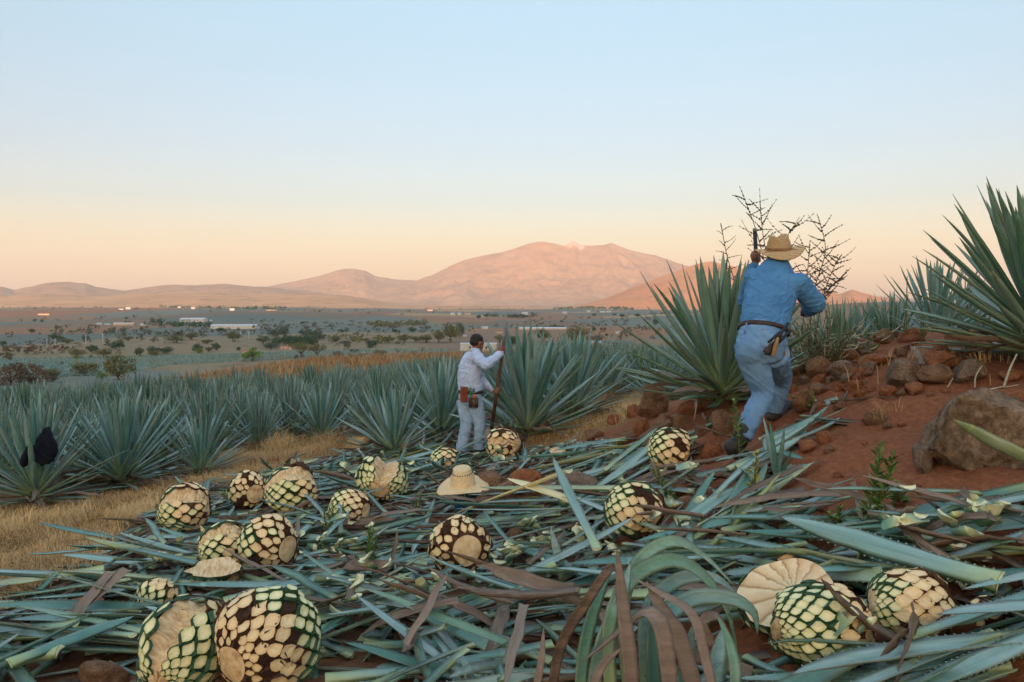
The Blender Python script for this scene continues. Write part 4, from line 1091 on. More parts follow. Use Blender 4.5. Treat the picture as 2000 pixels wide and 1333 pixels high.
for k in range(12):
    mat_ = (M_leaf, M_leafb, M_leafb, M_leafg, M_leaf, M_leafb)[k % 6]
    CUT.append(leaf_mesh('cut_leaf', [mat_, M_pale], L=1.0, W=g.uniform(0.062, 0.105), bend=g.uniform(-0.15, 0.18), nseg=12, det=2, chan=g.uniform(0.12, 0.4), thick=0.7, seed=700 + k, teeth=26, cut=True, crumple=0.04))
CUTY = [leaf_mesh('cut_leaf', [M_leafy, M_pale], L=1.0, W=0.10, bend=b_, nseg=12, det=2, chan=0.25, thick=0.8, seed=720 + k, teeth=26, cut=True, crumple=0.06) for k, b_ in enumerate((0.05, -0.1, 0.15))]
CUTC = leaf_mesh('cut_leaf', [M_pink, M_pale], L=1.0, W=0.105, bend=0.02, nseg=12, det=2, chan=0.2, thick=0.8, seed=730, teeth=26, cut=True)
DEADM = [leaf_mesh('dead_leaf', [M_dead], L=1.0, W=g.uniform(0.05, 0.095), bend=g.uniform(-0.35, 0.3), nseg=14, det=2, chan=g.uniform(0.1, 0.6), thick=0.12, seed=740 + k, crumple=g.uniform(0.05, 0.22)) for k in range(10)]

# --- litter below: nobody could count it
LIT = [leaf_arr(1.0, g.uniform(0.09, 0.13), bend=g.uniform(-.3, .3), nseg=5, det=1, seed=k, crumple=0.2) for k in range(8)]
mbg, mbd = MB(), MB()
lo, hi = PILE.min(0), PILE.max(0); n = 0; tries = 0
BARE = poly_world([(1570, 880), (1650, 800), (1700, 780), (1820, 800), (1850, 985), (1800, 1045), (1700, 1080), (1560, 1050), (1500, 1000), (1540, 930)])
while n < 2100 and tries < 12000:
    tries += 1
    x, y = g.uniform(lo[0], hi[0]), g.uniform(max(lo[1], 2.0), hi[1])
    if not in_poly(PILE, np.array([x]), np.array([y]))[0]: continue
    if in_poly(BARE, np.array([x]), np.array([y]))[0] and g.uniform() < 0.9: continue
    dead = g.uniform() < (0.36 if y < 6 else 0.5)
    L = g.uniform(0.18, 0.7); yaw = g.uniform(0, 6.28); W = 0.06
    r_ = drop(x, y, yaw, L, W, 0.006, 0.11, 0.25)
    if r_ is None: continue
    V, polys, mi, S, E = LIT[int(g.integers(0, 8))]
    M = np.array(lay(x, y, r_[0], yaw, r_[1], g.normal(0, 0.5) + (math.pi if g.uniform() < 0.3 else 0)))
    VV = (V * [L, 0.55, 0.55]) @ M[:3, :3].T + M[:3, 3]
    (mbd if dead else mbg).add(VV, polys, 0, s=S, e=E, r=g.uniform(0, 1)); n += 1
tag(mbg.build('leaf_litter', [M_leafb]), 'mat of older cut leaf pieces under the pile', kind='stuff')
tag(mbd.build('leaf_litter', [M_dead]), 'mat of brown dead leaf scraps under the pile', kind='stuff')

# --- bundles of leaves that can be told apart: px, py of the middle, yaw of the tips, spread, count, length, where
BUN = [
 (110, 1165, 176, 9, 9, .95, 'at the path end of the pile'), (120, 1225, 182, 10, 11, 1.0, 'at the path end of the pile'), (150, 1290, 172, 16, 13, 1.0, 'beside the split heart'), (60, 1330, 40, 14, 5, .7, 'beside the split heart'),
 (290, 1075, 180, 9, 9, .85, 'below the heart at the pile edge'), (300, 1115, 174, 10, 8, .85, 'below the heart at the pile edge'), (390, 1030, 186, 10, 6, .8, 'below the heart at the pile edge'), (430, 960, 172, 12, 6, .8, 'around the row of three hearts'),
 (620, 1075, 350, 25, 8, .8, 'below the weed-hidden heart'), (640, 1150, 215, 25, 9, .85, 'near the pale slab'), (660, 1215, 205, 22, 9, .9, 'near the pale slab'), (740, 1200, 30, 18, 8, .9, 'under the heart with the round sawn face'), (780, 1290, 5, 18, 10, .9, 'next to the dirty-rooted heart'), (930, 1265, 165, 25, 10, .9, 'under the heart with the round sawn face'),
 (600, 935, 8, 14, 7, .9, 'around the row of three hearts'), (800, 915, 32, 9, 9, 1.05, 'slanting up to the digging worker'), (830, 890, 22, 12, 6, 1.0, 'slanting up to the digging worker'),
 (1020, 1035, 184, 6, 8, 1.0, 'next to the straw hat'), (1050, 1000, 178, 9, 6, .9, 'next to the straw hat'), (1090, 1100, 345, 12, 7, .85, 'between the sawn-faced and reddish hearts'), (1130, 1165, 163, 10, 8, .95, 'between the sawn-faced and reddish hearts'),
 (1160, 905, 176, 10, 8, .9, 'below the rock heap'), (1230, 935, 168, 14, 8, .9, 'below the rock heap'), (1180, 960, 12, 14, 5, .8, 'below the rock heap'),
 (1430, 975, 62, 12, 6, .8, 'scattered below the climbing worker'), (1500, 1010, 40, 14, 6, .85, 'scattered below the climbing worker'), (1590, 815, 24, 8, 7, .6, 'at the boots of the climbing worker'), (1580, 850, 14, 8, 6, .6, 'at the boots of the climbing worker'), (1560, 935, 24, 10, 5, .8, 'scattered below the climbing worker'),
 (1480, 1110, 160, 14, 9, .9, 'on the bare soil side of the pile'), (1610, 1135, 128, 12, 8, .6, 'on the bare soil side of the pile'), (1700, 1150, 150, 14, 9, .9, 'on the bare soil side of the pile'), (1800, 1160, 165, 14, 8, .8, 'behind the earth-caked heart'),
 (1920, 1040, 203, 9, 11, 1.0, 'heaped under the boulder'), (1970, 1070, 198, 9, 8, 1.0, 'heaped under the boulder'), (1930, 1180, 190, 16, 8, .8, 'behind the earth-caked heart'), (1950, 1275, 172, 14, 10, .9, 'beside the earth-caked heart'), (1860, 1330, 20, 30, 6, .7, 'beside the earth-caked heart'),
 (1400, 1130, 165, 20, 8, .9, 'around the drooping clump'), (1660, 1340, 172, 16, 7, .9, 'next to the long green heart'), (1310, 1270, 175, 35, 9, .8, 'around the drooping clump'), (1470, 1310, 120, 30, 7, .7, 'around the drooping clump'), (1030, 1320, 185, 30, 9, .9, 'next to the dirty-rooted heart'), (560, 1150, 190, 20, 5, .7, 'near the pale slab'),
]
n_leaf = 0
for px, py, yaw0, spread, cnt, Lm, where in BUN:
    c_ = gp(px, min(py, 1400)); sp = 0.16 + 0.02 * cnt
    made = 0
    for t in range(cnt * 6):
        if made >= cnt or n_leaf >= 298: break
        yaw = R(yaw0 + g.normal(0, spread * 1.45)); L = Lm * g.uniform(0.75, 1.25)
        x = c_.x + g.normal(0, sp) - 0.45 * L * math.cos(yaw); y = c_.y + g.normal(0, sp * 0.75) - 0.45 * L * math.sin(yaw)
        mx, my = x + .5 * L * math.cos(yaw), y + .5 * L * math.sin(yaw)
        if in_poly(BARE, np.array([mx, x, x + .9 * L * math.cos(yaw)]), np.array([my, y, y + .9 * L * math.sin(yaw)])).sum() > 1 and g.uniform() < .85: continue
        r_ = drop(x, y, yaw, L, 0.1, 0.014, 0.19, 0.05, raise_=max(0, g.normal(0.02, 0.11)))
        if r_ is None: continue
        yel = g.uniform() < 0.07
        me = CUTY[int(g.integers(0, 3))] if yel else CUT[int(g.integers(0, 12))]
        ws = g.uniform(0.75, 1.1) * (0.75 + 0.3 * L); flip = g.uniform() < 0.25
        o = link('cut_leaf', me); o.matrix_local = lay(x, y, r_[0], yaw, r_[1], g.normal(0, 0.35) + (math.pi if flip else 0)) @ Matrix.Diagonal((L, ws, ws, 1))
        desc = ('long ' if L > 1.0 else ('short ' if L < .75 else '')) + ('yellow-green' if yel else {'agave_leaf': 'blue-green', 'agave_leaf_bluish': 'silvery blue', 'agave_leaf_green': 'dull green'}[me.materials[0].name]) + ' cut leaf lying ' + ('belly-up ' if flip else '')
        tag(o, desc + where, 'leaf', desc + where)
        made += 1; n_leaf += 1
mbt = MB(); n = 0
for t in range(4000):
    if n >= 520: break
    x, y = g.uniform(lo[0], hi[0]), g.uniform(max(lo[1], 2.0), hi[1])
    if not in_poly(PILE, np.array([x]), np.array([y]))[0] or in_poly(BARE, np.array([x]), np.array([y]))[0]: continue
    L = g.uniform(0.25, 0.6); yaw = g.uniform(0, 6.28)
    r_ = drop(x, y, yaw, L, 0.04, 0.006, 0.22, 0.02, raise_=max(0, g.normal(0.05, 0.18)))
    if r_ is None: continue
    V, polys, mi, S, E = LIT[int(g.integers(0, 8))]; M = np.array(lay(x, y, r_[0], yaw, r_[1], g.normal(0, 0.6)))
    mbt.add((V * [L, 0.42, 0.42]) @ M[:3, :3].T + M[:3, 3], polys, int(g.uniform() < .3), s=S, e=E, r=g.uniform(0, 1)); n += 1
tag(mbt.build('leaf_litter', [M_leafb, M_dead]), 'tangle of narrow leaf tips and shreds over the pile', kind='stuff')
# long pale leaves by the hat, turned cream side up
for k, (px, py, px2, py2, lab) in enumerate(((1195, 1000, 935, 1012, 'pale green split leaf with toothed edge next to the straw hat'), (1110, 1036, 870, 1022, 'cream inner leaf lying cut side up next to the straw hat'), (1125, 1040, 990, 1030, 'short cream leaf base beside the long cream one'), (1290, 1085, 1100, 1040, 'dark-edged leaf leaning over offcuts'), (1165, 1150, 1078, 1052, 'upright leaf with a dark torn edge by the reddish-rooted heart'))):
    a, b_ = gp(px, py + 4), gp(px2, py2 + 4); v = b_ - a; L = math.hypot(v.x, v.y); yaw = math.atan2(v.y, v.x)
    r_ = drop(a.x, a.y, yaw, L, 0.1, 0.014, 0.6, 1.0, raise_=0.25 if k == 4 else 0.0) or (a.z + 0.08, 0)
    o = link('cut_leaf', CUTC if k in (1, 2) else (CUTY[0] if k == 0 else CUT[0]))
    o.matrix_local = lay(a.x, a.y, r_[0] + 0.03, yaw, r_[1], g.normal(0, 0.1)) @ Matrix.Diagonal((L, 1.0, 1.0, 1))
    tag(o, lab, 'leaf')
# leaf across the boulder
a, b_ = at(2080, 930, 4.55), at(1857, 832, 4.62); v = b_ - a
o = link('cut_leaf', CUTY[2]); o.matrix_local = Matrix.Translation(a) @ v.to_track_quat('X', 'Z').to_matrix().to_4x4() @ Matrix.Rotation(R(55), 4, 'X') @ Matrix.Diagonal((v.length, 0.9, 0.9, 1))
tag(o, 'bright green leaf slanting across the face of the boulder', 'leaf')
# --- dead leaves
DB = [(120, 1260, 'among leaves by the split heart', 9), (470, 1180, 'around the pale slab', 5), (620, 1310, 'next to the dirty-rooted heart', 12), (760, 1230, 'below the weed clump', 12), (860, 1010, 'beside the straw hat', 10), (700, 960, 'between the opened heart and the hat', 10), (1080, 1250, 'among the drooping clump', 14),
      (1330, 1320, 'among the drooping clump', 10), (1180, 940, 'below the rock heap', 8), (1350, 950, 'around the lone heart', 12), (1320, 820, 'on the rock heap', 10), (1420, 900, 'at the heels of the climbing worker', 12), (1600, 1050, 'on bare soil', 8), (1780, 1120, 'behind the earth-caked heart', 12), (1660, 1300, 'next to the long green heart', 10), (1900, 1140, 'behind the earth-caked heart', 6), (1880, 690, 'under the huge agave', 14), (1950, 720, 'under the huge agave', 10), (1000, 860, 'at the feet of the digging worker', 6), (620, 1000, 'by the weed-hidden heart', 8), (1400, 1080, 'on the bare soil side of the pile', 10), (850, 1330, 'next to the dirty-rooted heart', 8)]
for px, py, where, cnt in DB:
    c_ = gp(px, min(py, 1400)); sp = c_.y * 0.055
    for t in range(int(cnt * .75)):
        yaw = g.uniform(0, 6.28) if g.uniform() < .5 else R(g.normal(170, 30)); L = g.uniform(0.3, 0.75)
        x = c_.x + g.normal(0, sp) - .4 * L * math.cos(yaw); y = c_.y + g.normal(0, sp) - .4 * L * math.sin(yaw)
        r_ = drop(x, y, yaw, L, 0.06, 0.012, 0.36, 0.1, raise_=max(0, g.normal(0.05, 0.12)))
        if r_ is None: continue
        o = link('dead_leaf', DEADM[int(g.integers(0, 10))]); ws = g.uniform(0.55, 1.0)
        o.matrix_local = lay(x, y, r_[0], yaw, r_[1], g.normal(0, 0.6)) @ Matrix.Diagonal((L, ws, ws, 1))
        tag(o, 'curled brown dead leaf ' + where, 'dead leaf', 'dead leaves ' + where)
# --- offcuts
OFFM = []
for k in range(5):
    V, polys, mi, S, E = leaf_arr(0.09, 0.055 + 0.008 * k, bend=0.1, nseg=3, det=2, thick=1.1, chan=0.2, seed=k)
    s0 = V.copy(); V[:, 0] = np.clip(V[:, 0], 0, 0.075); m = 8
    c0 = len(V); V = np.concatenate([V, V[:m] + [-0.035, 0, 0.0] * np.array([[1, 1, 1]]) * (V[:m, 2:3] < 0) - [0.002, 0, 0]])
    OFFM.append(mk_mesh('leaf_offcut', V, polys + [np.array([np.arange(m)]) + c0, np.stack([np.arange(m), c0 + np.arange(m), c0 + (np.arange(m) + 1) % m, (np.arange(m) + 1) % m], -1)], [M_leafg, M_pale], [0] * len(polys[0]) + [1] + [1] * m, {'s': np.concatenate([S * 0.5, np.zeros(m)]), 'e': np.zeros(len(V)), 'r': np.full(len(V), .5)}))
OB = [(1070, 1075, 'below the long pale leaves', 16), (960, 1150, 'around the heart with the sawn face', 14), (1000, 1110, 'around the heart with the sawn face', 10), (730, 915, 'above the opened heart', 14), (870, 925, 'near the mostly buried heart', 8), (1060, 895, 'by the heart at the digging worker\'s feet', 12), (600, 1090, 'by the round tan-faced heart', 10), (650, 1060, 'under the weed-hidden heart', 10), (1350, 1010, 'by the lone heart', 5), (1800, 1150, 'behind the earth-caked heart', 12), (1900, 1090, 'under the boulder', 6), (1620, 1320, 'next to the long green heart', 5), (390, 1110, 'by the sliced-open heart', 6), (690, 1240, 'below the pale slab', 6), (830, 1220, 'below the sawn face heart', 10), (1220, 1090, 'under the reddish-rooted heart', 8), (470, 1010, 'around the row of three hearts', 8), (1310, 950, 'by the lone heart', 6), (300, 1045, 'by the heart at the pile edge', 5)]
for px, py, where, cnt in OB:
    c_ = gp(px, py); sp = c_.y * 0.033
    for t in range(int(cnt * 1.6)):
        x, y = c_.x + g.normal(0, sp), c_.y + g.normal(0, sp); i, j = cell(np.array([x]), np.array([y]))
        if BLK[i, j][0]: continue
        o = link('leaf_offcut', OFFM[int(g.integers(0, 5))]); s_ = g.uniform(0.85, 1.4)
        o.matrix_local = Matrix.Translation((x, y, HP[i, j][0] + 0.012)) @ Matrix.Rotation(R(g.normal(70, 60)), 4, 'Z') @ Matrix.Rotation(R(g.normal(35, 25)), 4, 'Y') @ Matrix.Rotation(g.normal(0, 0.5), 4, 'X') @ Matrix.Scale(s_, 4)
        tag(o, 'small pale-ended leaf offcut ' + where, 'offcut', 'leaf offcuts ' + where)

# --- leaves that follow a drawn curve (drooping clump, suckers)
def ribbon(path, W, n=22, chan=0.3, up=(0, 0, 1), twist=0.0, taper0=0.8, thick=0.14):
    P = smooth_path(path, n); T = np.gradient(P, axis=0); T /= np.linalg.norm(T, axis=1)[:, None]
    s = np.linspace(0, 1, n); w = W * .5 * np.interp(s, [0, .15, .45, .7, .88, 1], [taper0, .9, 1, .8, .42, .02])
    yt = np.array([-1, -.5, 0, .5, 1]); rings = []; u = np.asarray(up, float); S = []; E = []
    sd_ = np.cross(u, T[0]); sd_ /= np.linalg.norm(sd_) + 1e-9
    for i in range(n):
        sd_ = sd_ - T[i] * np.dot(sd_, T[i]); sd_ /= np.linalg.norm(sd_) + 1e-9
        nn = np.cross(T[i], sd_); a = twist * s[i]; y_ = sd_ * math.cos(a) + nn * math.sin(a); z_ = nn * math.cos(a) - sd_ * math.sin(a)
        top = P[i] + np.outer(yt * w[i], y_) + np.outer(chan * w[i] * np.abs(yt) ** 1.5, z_)
        bot = P[i] + np.outer(np.array([.6, -.6]) * w[i], y_) - z_ * thick * w[i]
        rings.append(np.concatenate([top, bot])); S.append(np.full(7, s[i])); E.append(np.concatenate([np.abs(yt) ** 6, [0, 0]]))
    m = 7; Q = grid_quads(n, m)[:, ::-1]
    Q = np.concatenate([Q, np.stack([np.arange(n - 1) * m + m - 1, np.arange(n - 1) * m, (np.arange(n - 1) + 1) * m, (np.arange(n - 1) + 1) * m + m - 1], -1)])
    return np.concatenate(rings), Q, np.concatenate(S), np.concatenate(E)
def ribbon_part(name, path, W, mat_, parent, **kw):
    V, Q, S, E = ribbon(path, W, **kw)
    o0 = parent.location if parent else Vector((0, 0, 0))
    return link(name, mk_mesh(name, V - np.array(o0[:]), [Q], [mat_], None, {'s': S, 'e': E, 'r': rng.uniform(0, 1, 1).repeat(len(V))}), parent)
clump = empty('agave_clump', gp(1250, 1345)); tag(clump, 'drooping clump of long bent green and brown agave leaves in front of everything', 'agave')
clump['label'] = 'drooping clump of long bent green and withered brown leaves still rooted'
A_ = lambda *q: [at(*k) for k in q]
for path, W in ((A_((1230, 1390, 3.35), (1215, 1190, 3.4), (1250, 1095, 3.5), (1312, 1058, 3.6), (1372, 1085, 3.7), (1440, 1150, 3.75)), .06),
                (A_((1195, 1400, 3.25), (1190, 1215, 3.3), (1240, 1125, 3.42), (1312, 1095, 3.5), (1372, 1125, 3.55), (1420, 1195, 3.58), (1445, 1300, 3.6)), .065),
                (A_((1265, 1400, 3.4), (1262, 1200, 3.5), (1320, 1135, 3.6), (1390, 1128, 3.65), (1440, 1160, 3.7)), .07),
                (A_((1285, 1400, 3.35), (1290, 1230, 3.4), (1345, 1172, 3.5), (1420, 1168, 3.5), (1470, 1195, 3.5), (1480, 1245, 3.5)), .075),
                (A_((1280, 1400, 3.3), (1275, 1280, 3.3), (1272, 1170, 3.35)), .07), (A_((1150, 1400, 3.3), (1175, 1260, 3.3), (1215, 1160, 3.35), (1232, 1095, 3.4)), .07),
                (A_((1130, 1400, 3.4), (1140, 1270, 3.5), (1170, 1160, 3.6), (1200, 1100, 3.7)), .06), (A_((1320, 1400, 3.3), (1340, 1290, 3.3), (1352, 1220, 3.3)), .07),
                (A_((1380, 1400, 3.4), (1400, 1290, 3.45), (1412, 1225, 3.5)), .09), (A_((1410, 1400, 3.2), (1435, 1330, 3.2), (1425, 1260, 3.25), (1400, 1200, 3.3)), .05),
                (A_((1170, 1400, 3.5), (1185, 1250, 3.6), (1205, 1140, 3.7)), .06)):
    ribbon_part('leaf', path, W, M_leafg if W < .07 else M_leaf, clump, up=(0.3, -1, 0.4))
for path, W in ((A_((1240, 1420, 3.15), (1228, 1290, 3.15), (1214, 1170, 3.2), (1204, 1066, 3.25)), .062), (A_((1070, 1400, 3.3), (1095, 1260, 3.3), (1145, 1175, 3.3), (1190, 1110, 3.35), (1205, 1118, 3.4), (1215, 1150, 3.45)), .045),
                (A_((1402, 1400, 3.1), (1375, 1280, 3.15), (1350, 1200, 3.2), (1290, 1160, 3.3), (1235, 1128, 3.4)), .042), (A_((1312, 1400, 3.1), (1300, 1280, 3.12), (1286, 1215, 3.15), (1256, 1200, 3.2), (1200, 1245, 3.2), (1122, 1305, 3.2)), .07),
                (A_((1370, 1400, 3.2), (1325, 1250, 3.25), (1290, 1190, 3.3), (1262, 1135, 3.35)), .075), (A_((1140, 1420, 3.0), (1170, 1310, 3.05), (1215, 1265, 3.1)), .035),
                (A_((1030, 1420, 3.1), (1055, 1300, 3.15), (1062, 1225, 3.2)), .03), (A_((1390, 1260, 3.3), (1372, 1215, 3.3), (1400, 1205, 3.35), (1425, 1235, 3.4)), .04)):
    ribbon_part('dead_leaf', path, W, M_dead, clump, up=(0.2, -1, 0.3), thick=0.06, chan=0.4)
# young upright suckers
def sucker(px, py, tips, W, label, mat_=None):
    p = gp(px, py); e_ = empty('agave_sucker', p); tag(e_, label, 'agave')
    for tx, ty, dd in tips:
        q = at(tx, ty, p.y * 1.0 + dd); mid = p.lerp(q, 0.5) + Vector((0, 0, 0.01)) + (q - p) * 0.02
        ribbon_part('leaf', [p, mid, q], W, mat_ or M_leaf, e_, n=10, up=(0.2, -1, 0.2), taper0=0.9)
    return e_
sucker(1518, 945, ((1490, 812, .1), (1503, 822, 0), (1532, 832, -.1), (1546, 880, -.2)), .038, 'thin young agave shoot of four upright leaves below the boots')
sucker(1480, 1050, ((1462, 985, .05), (1474, 975, 0), (1486, 990, 0), (1440, 1010, .1)), .03, 'small agave shoot on the bare soil side of the pile')
sucker(992, 872, ((972, 812, .1), (984, 806, 0), (1000, 816, 0), (1012, 820, -.1), (962, 830, .1)), .045, 'young agave shoot behind the heart at the feet of the digging worker')
sucker(1340, 1075, ((1322, 1010, 0), (1352, 1005, 0), (1362, 1030, .1)), .03, 'short agave shoot beside the drooping clump')
sucker(1100, 1135, ((1075, 1030, 0.1), (1150, 1085, 0)), .06, 'pair of leaning torn leaves rising from the leaf pile')
# ================================================================== PEOPLE
def ball(c, r, rot=None):
    V = IC3 * np.asarray(r, float)
    if rot is not None: V = V @ np.array(rot).T
    return V + np.array(list(c)), np.zeros((0, 4), int), IC3T
def limb(pts, ra, rb=None, side=None, n=14, balls=True, dens=10):
    P = np.array([list(p) for p in pts], float); k = len(P)
    ra = np.broadcast_to(np.asarray(ra, float), (k,)); rbb = ra if rb is None else np.broadcast_to(np.asarray(rb, float), (k,))
    if k > 2:
        PS = smooth_path(P, dens); t0 = np.linspace(0, 1, k); t1 = np.linspace(0, 1, dens)
        ra = np.interp(t1, t0, ra); rbb = np.interp(t1, t0, rbb)
    else: PS = P
    out = [tube_arr(PS, ra, rbb, side, n)]
    if balls:
        for i in (0, -1):
            m = min(ra[i], rbb[i]); out.append(ball(PS[i], (m, m, m)))
    return out
def fuse(name, shapes, voxel, mat_, parent, smooth=6, wr=None, rel=True):
    """one continuous skin round all the shapes"""
    mb = MB()
    for V, Q, T in shapes: mb.add(V, [Q, T])
    me = mb.mesh(name + '_src', [])
    o = bpy.data.objects.new('tmp', me); COL.objects.link(o)
    m = o.modifiers.new('r', 'REMESH'); m.mode = 'VOXEL'; m.voxel_size = voxel; m.use_smooth_shade = True
    s_ = o.modifiers.new('s', 'SMOOTH'); s_.factor = 0.5; s_.iterations = smooth
    bpy.context.view_layer.update()
    dg = bpy.context.evaluated_depsgraph_get()
    me2 = bpy.data.meshes.new_from_object(o.evaluated_get(dg)); bpy.data.objects.remove(o)
    me2.name = name; n = len(me2.vertices); V = np.zeros(n * 3); me2.vertices.foreach_get('co', V); V = V.reshape(-1, 3)
    Nn = np.zeros(n * 3); me2.vertices.foreach_get('normal', Nn); Nn = Nn.reshape(-1, 3)
    if wr: V = V + Nn * np.array([wr(Vector(p)) for p in V])[:, None]
    off = np.array(parent.location[:]) if parent is not None else np.zeros(3)
    me2.vertices.foreach_set('co', (V - off).ravel()); me2.materials.clear(); me2.materials.append(mat_)
    me2.polygons.foreach_set('use_smooth', np.full(len(me2.polygons), True)); me2.update()
    return link(name, me2, parent)
def folds(sx, sy, sz, amp, amp2=0.3, skew=(0, 0, 0)):
    def f(p):
        q = Vector((p.x * sx + p.z * skew[0], p.y * sy + p.z * skew[1], p.z * sz + p.x * skew[2]))
        a = 1 - abs(mnoise.noise(q)) * 2.2
        return amp * (max(a, 0) ** 2 - 0.35) + amp * amp2 * mnoise.noise(q * 2.7)
    return f
def cloth_mat(name, a, b_, fade=None, sc=6, weave=220):
    m, nt, b = nm(name)
    v = coords(nt, 'Object'); n = noise(nt, v, sc, 5, 0.6)
    c = ramp(nt, n, [(0.3, a), (0.7, b_)])
    if fade: c = mixc(nt, ramp(nt, noise(nt, v, 3.2, 4, 0.6), [(0.45, (0, 0, 0)), (0.8, (0.5, 0.5, 0.5))]), c, fade)
    nt.links.new(c, b.inputs['Base Color']); b.inputs['Roughness'].default_value = 0.9; b.inputs['Specular IOR Level'].default_value = 0.15
    bump(nt, b, mth(nt, 'ADD', noise(nt, v, weave, 2), mth(nt, 'MULTIPLY', noise(nt, coords(nt, 'Object', (1, 1, .6)), 26, 4), 2.0)), 0.35, 0.004)
    return m
M_skin = simple('skin', [(0.3, (0.17, 0.065, 0.038)), (0.7, (0.26, 0.115, 0.07))], 20, 0.55, 0.15, 0.002)
M_hair = simple('hair', [(0.3, (0.010, 0.008, 0.007)), (0.7, (0.025, 0.018, 0.014))], 60, 0.6, 0.5, 0.003)
M_shirt_b = cloth_mat('blue_shirt', (0.065, 0.19, 0.37), (0.095, 0.25, 0.45))
M_shirt_p = cloth_mat('pale_shirt', (0.40, 0.48, 0.66), (0.50, 0.59, 0.78))
M_jean = cloth_mat('light_jeans', (0.11, 0.225, 0.39), (0.18, 0.32, 0.50), (0.29, 0.42, 0.57), 8)
M_jean2 = cloth_mat('pale_jeans', (0.22, 0.33, 0.48), (0.33, 0.45, 0.60), (0.44, 0.55, 0.67), 8)
M_boot = simple('boot_leather', [(0.3, (0.022, 0.022, 0.025)), (0.7, (0.06, 0.058, 0.06))], 14, 0.6, 0.3, 0.004)
M_leather = simple('red_leather', [(0.3, (0.15, 0.035, 0.016)), (0.7, (0.30, 0.085, 0.038))], 16, 0.5, 0.2, 0.003)
M_leatherd = simple('dark_leather', [(0.3, (0.02, 0.015, 0.012)), (0.7, (0.07, 0.045, 0.03))], 20, 0.55, 0.3, 0.003)
M_leathert = simple('tan_leather', [(0.3, (0.24, 0.12, 0.045)), (0.7, (0.42, 0.24, 0.10))], 20, 0.6, 0.3, 0.003)
M_straw_, nt, b = nm('straw')
wv = N(nt, 'ShaderNodeTexWave'); wv.inputs['Scale'].default_value = 34; wv.inputs['Distortion'].default_value = 1.2; wv.bands_direction = 'Z'
nt.links.new(coords(nt, 'Object'), wv.inputs['Vector'])
cst = ramp(nt, mth(nt, 'ADD', mth(nt, 'MULTIPLY', wv.outputs['Fac'], .5), mth(nt, 'MULTIPLY', noise(nt, coords(nt, 'Object', (1, 1, 3)), 40, 4), .5)), [(0.25, (0.30, 0.17, 0.065)), (0.6, (0.58, 0.38, 0.17)), (0.9, (0.70, 0.50, 0.26))])
nt.links.new(cst, b.inputs['Base Color']); b.inputs['Roughness'].default_value = 0.8; bump(nt, b, wv.outputs['Fac'], 0.5, 0.004)
M_straw = M_straw_
M_straw2 = simple('pale_straw', [(0.3, (0.62, 0.44, 0.22)), (0.7, (0.78, 0.62, 0.37))], 60, 0.75, 0.4, 0.003)
M_steel = simple('worn_steel', [(0.3, (0.11, 0.115, 0.12)), (0.7, (0.22, 0.22, 0.22))], 12, 0.45, 0.1, 0.001)
M_wood = simple('dark_wood', [(0.3, (0.055, 0.024, 0.013)), (0.7, (0.12, 0.055, 0.03))], 10, 0.6, 0.3, 0.003, stretch=(1, 1, .15))
M_black = simple('black_metal', [(0.3, (0.012, 0.012, 0.014)), (0.7, (0.03, 0.03, 0.034))], 10, 0.5, 0.1, 0.001)

def grip(c, axis, to_wrist, rp=0.017, s=1.0):
    """a hand closed round a pole at c: palm, four fingers, thumb"""
    ax = Vector(axis).normalized(); w = Vector(to_wrist); w = (w - ax * w.dot(ax)).normalized(); n = ax.cross(w)
    out = []
    rot = np.array(Matrix((ax, w, n)).transposed())
    out.append(ball(c + w * (rp + 0.022) , (0.046 * s, 0.03 * s, 0.034 * s), rot))
    for i in range(4):
        o = c + ax * ((i - 1.5) * 0.0215 * s); L = (0.9, 1.05, 1.0, 0.8)[i]
        pts = [o + w * (rp + 0.03) + n * 0.022]
        for a in np.linspace(35, 35 + 205 * L, 5):
            pts.append(o + (w * math.cos(R(a)) + n * math.sin(R(a))) * (rp + 0.0095))
        out += limb(pts, [0.0115, 0.0105, 0.010, 0.0095, 0.009, 0.0085], dens=9, n=8)
    o = c + ax * 0.045 * s
    out += limb([c + w * (rp + 0.03) - n * 0.024 + ax * 0.018, o + w * 0.012 - n * (rp + 0.012), o - w * 0.02 - n * (rp + 0.006), o - w * 0.034 - n * 0.006], [0.014, 0.012, 0.011, 0.009], dens=8, n=8)
    return out
def head_shapes(c, fwd, up, s=1.0):
    """skull, jaw, nose, ears, brows, lips and neck root"""
    f = Vector(fwd).normalized(); u = Vector(up); u = (u - f * u.dot(f)).normalized(); r = f.cross(u)
    rot = np.array(Matrix((r, f, u)).transposed()); k = lambda a, b_, d: c + r * a * s + f * b_ * s + u * d * s
    out = [ball(k(0, -0.012, 0.028), (0.077 * s, 0.097 * s, 0.088 * s), rot), ball(k(0, 0.028, -0.045), (0.058 * s, 0.062 * s, 0.065 * s), rot), ball(k(0, 0.062, -0.088), (0.026 * s, 0.022 * s, 0.02 * s), rot),
           ball(k(0, 0.092, -0.012), (0.014 * s, 0.024 * s, 0.026 * s), rot), ball(k(0, 0.082, -0.052), (0.024 * s, 0.014 * s, 0.012 * s), rot), ball(k(0, 0.078, 0.026), (0.05 * s, 0.014 * s, 0.011 * s), rot)]
    for sg in (-1, 1):
        out.append(ball(k(sg * 0.079, -0.012, -0.008), (0.012 * s, 0.02 * s, 0.033 * s), rot)); out.append(ball(k(sg * 0.045, 0.05, -0.02), (0.026 * s, 0.022 * s, 0.024 * s), rot))
    return out, k, rot
def eyes_etc(k, rot, person):
    off = person.location
    for sg in (-1, 1):
        V, Q, T = ball(k(sg * 0.031, 0.078, 0.004), (0.012, 0.010, 0.010), rot)
        e_ = link('eye', mk_mesh('eye', V - np.array(off[:]), [T], [M_eye]), person)
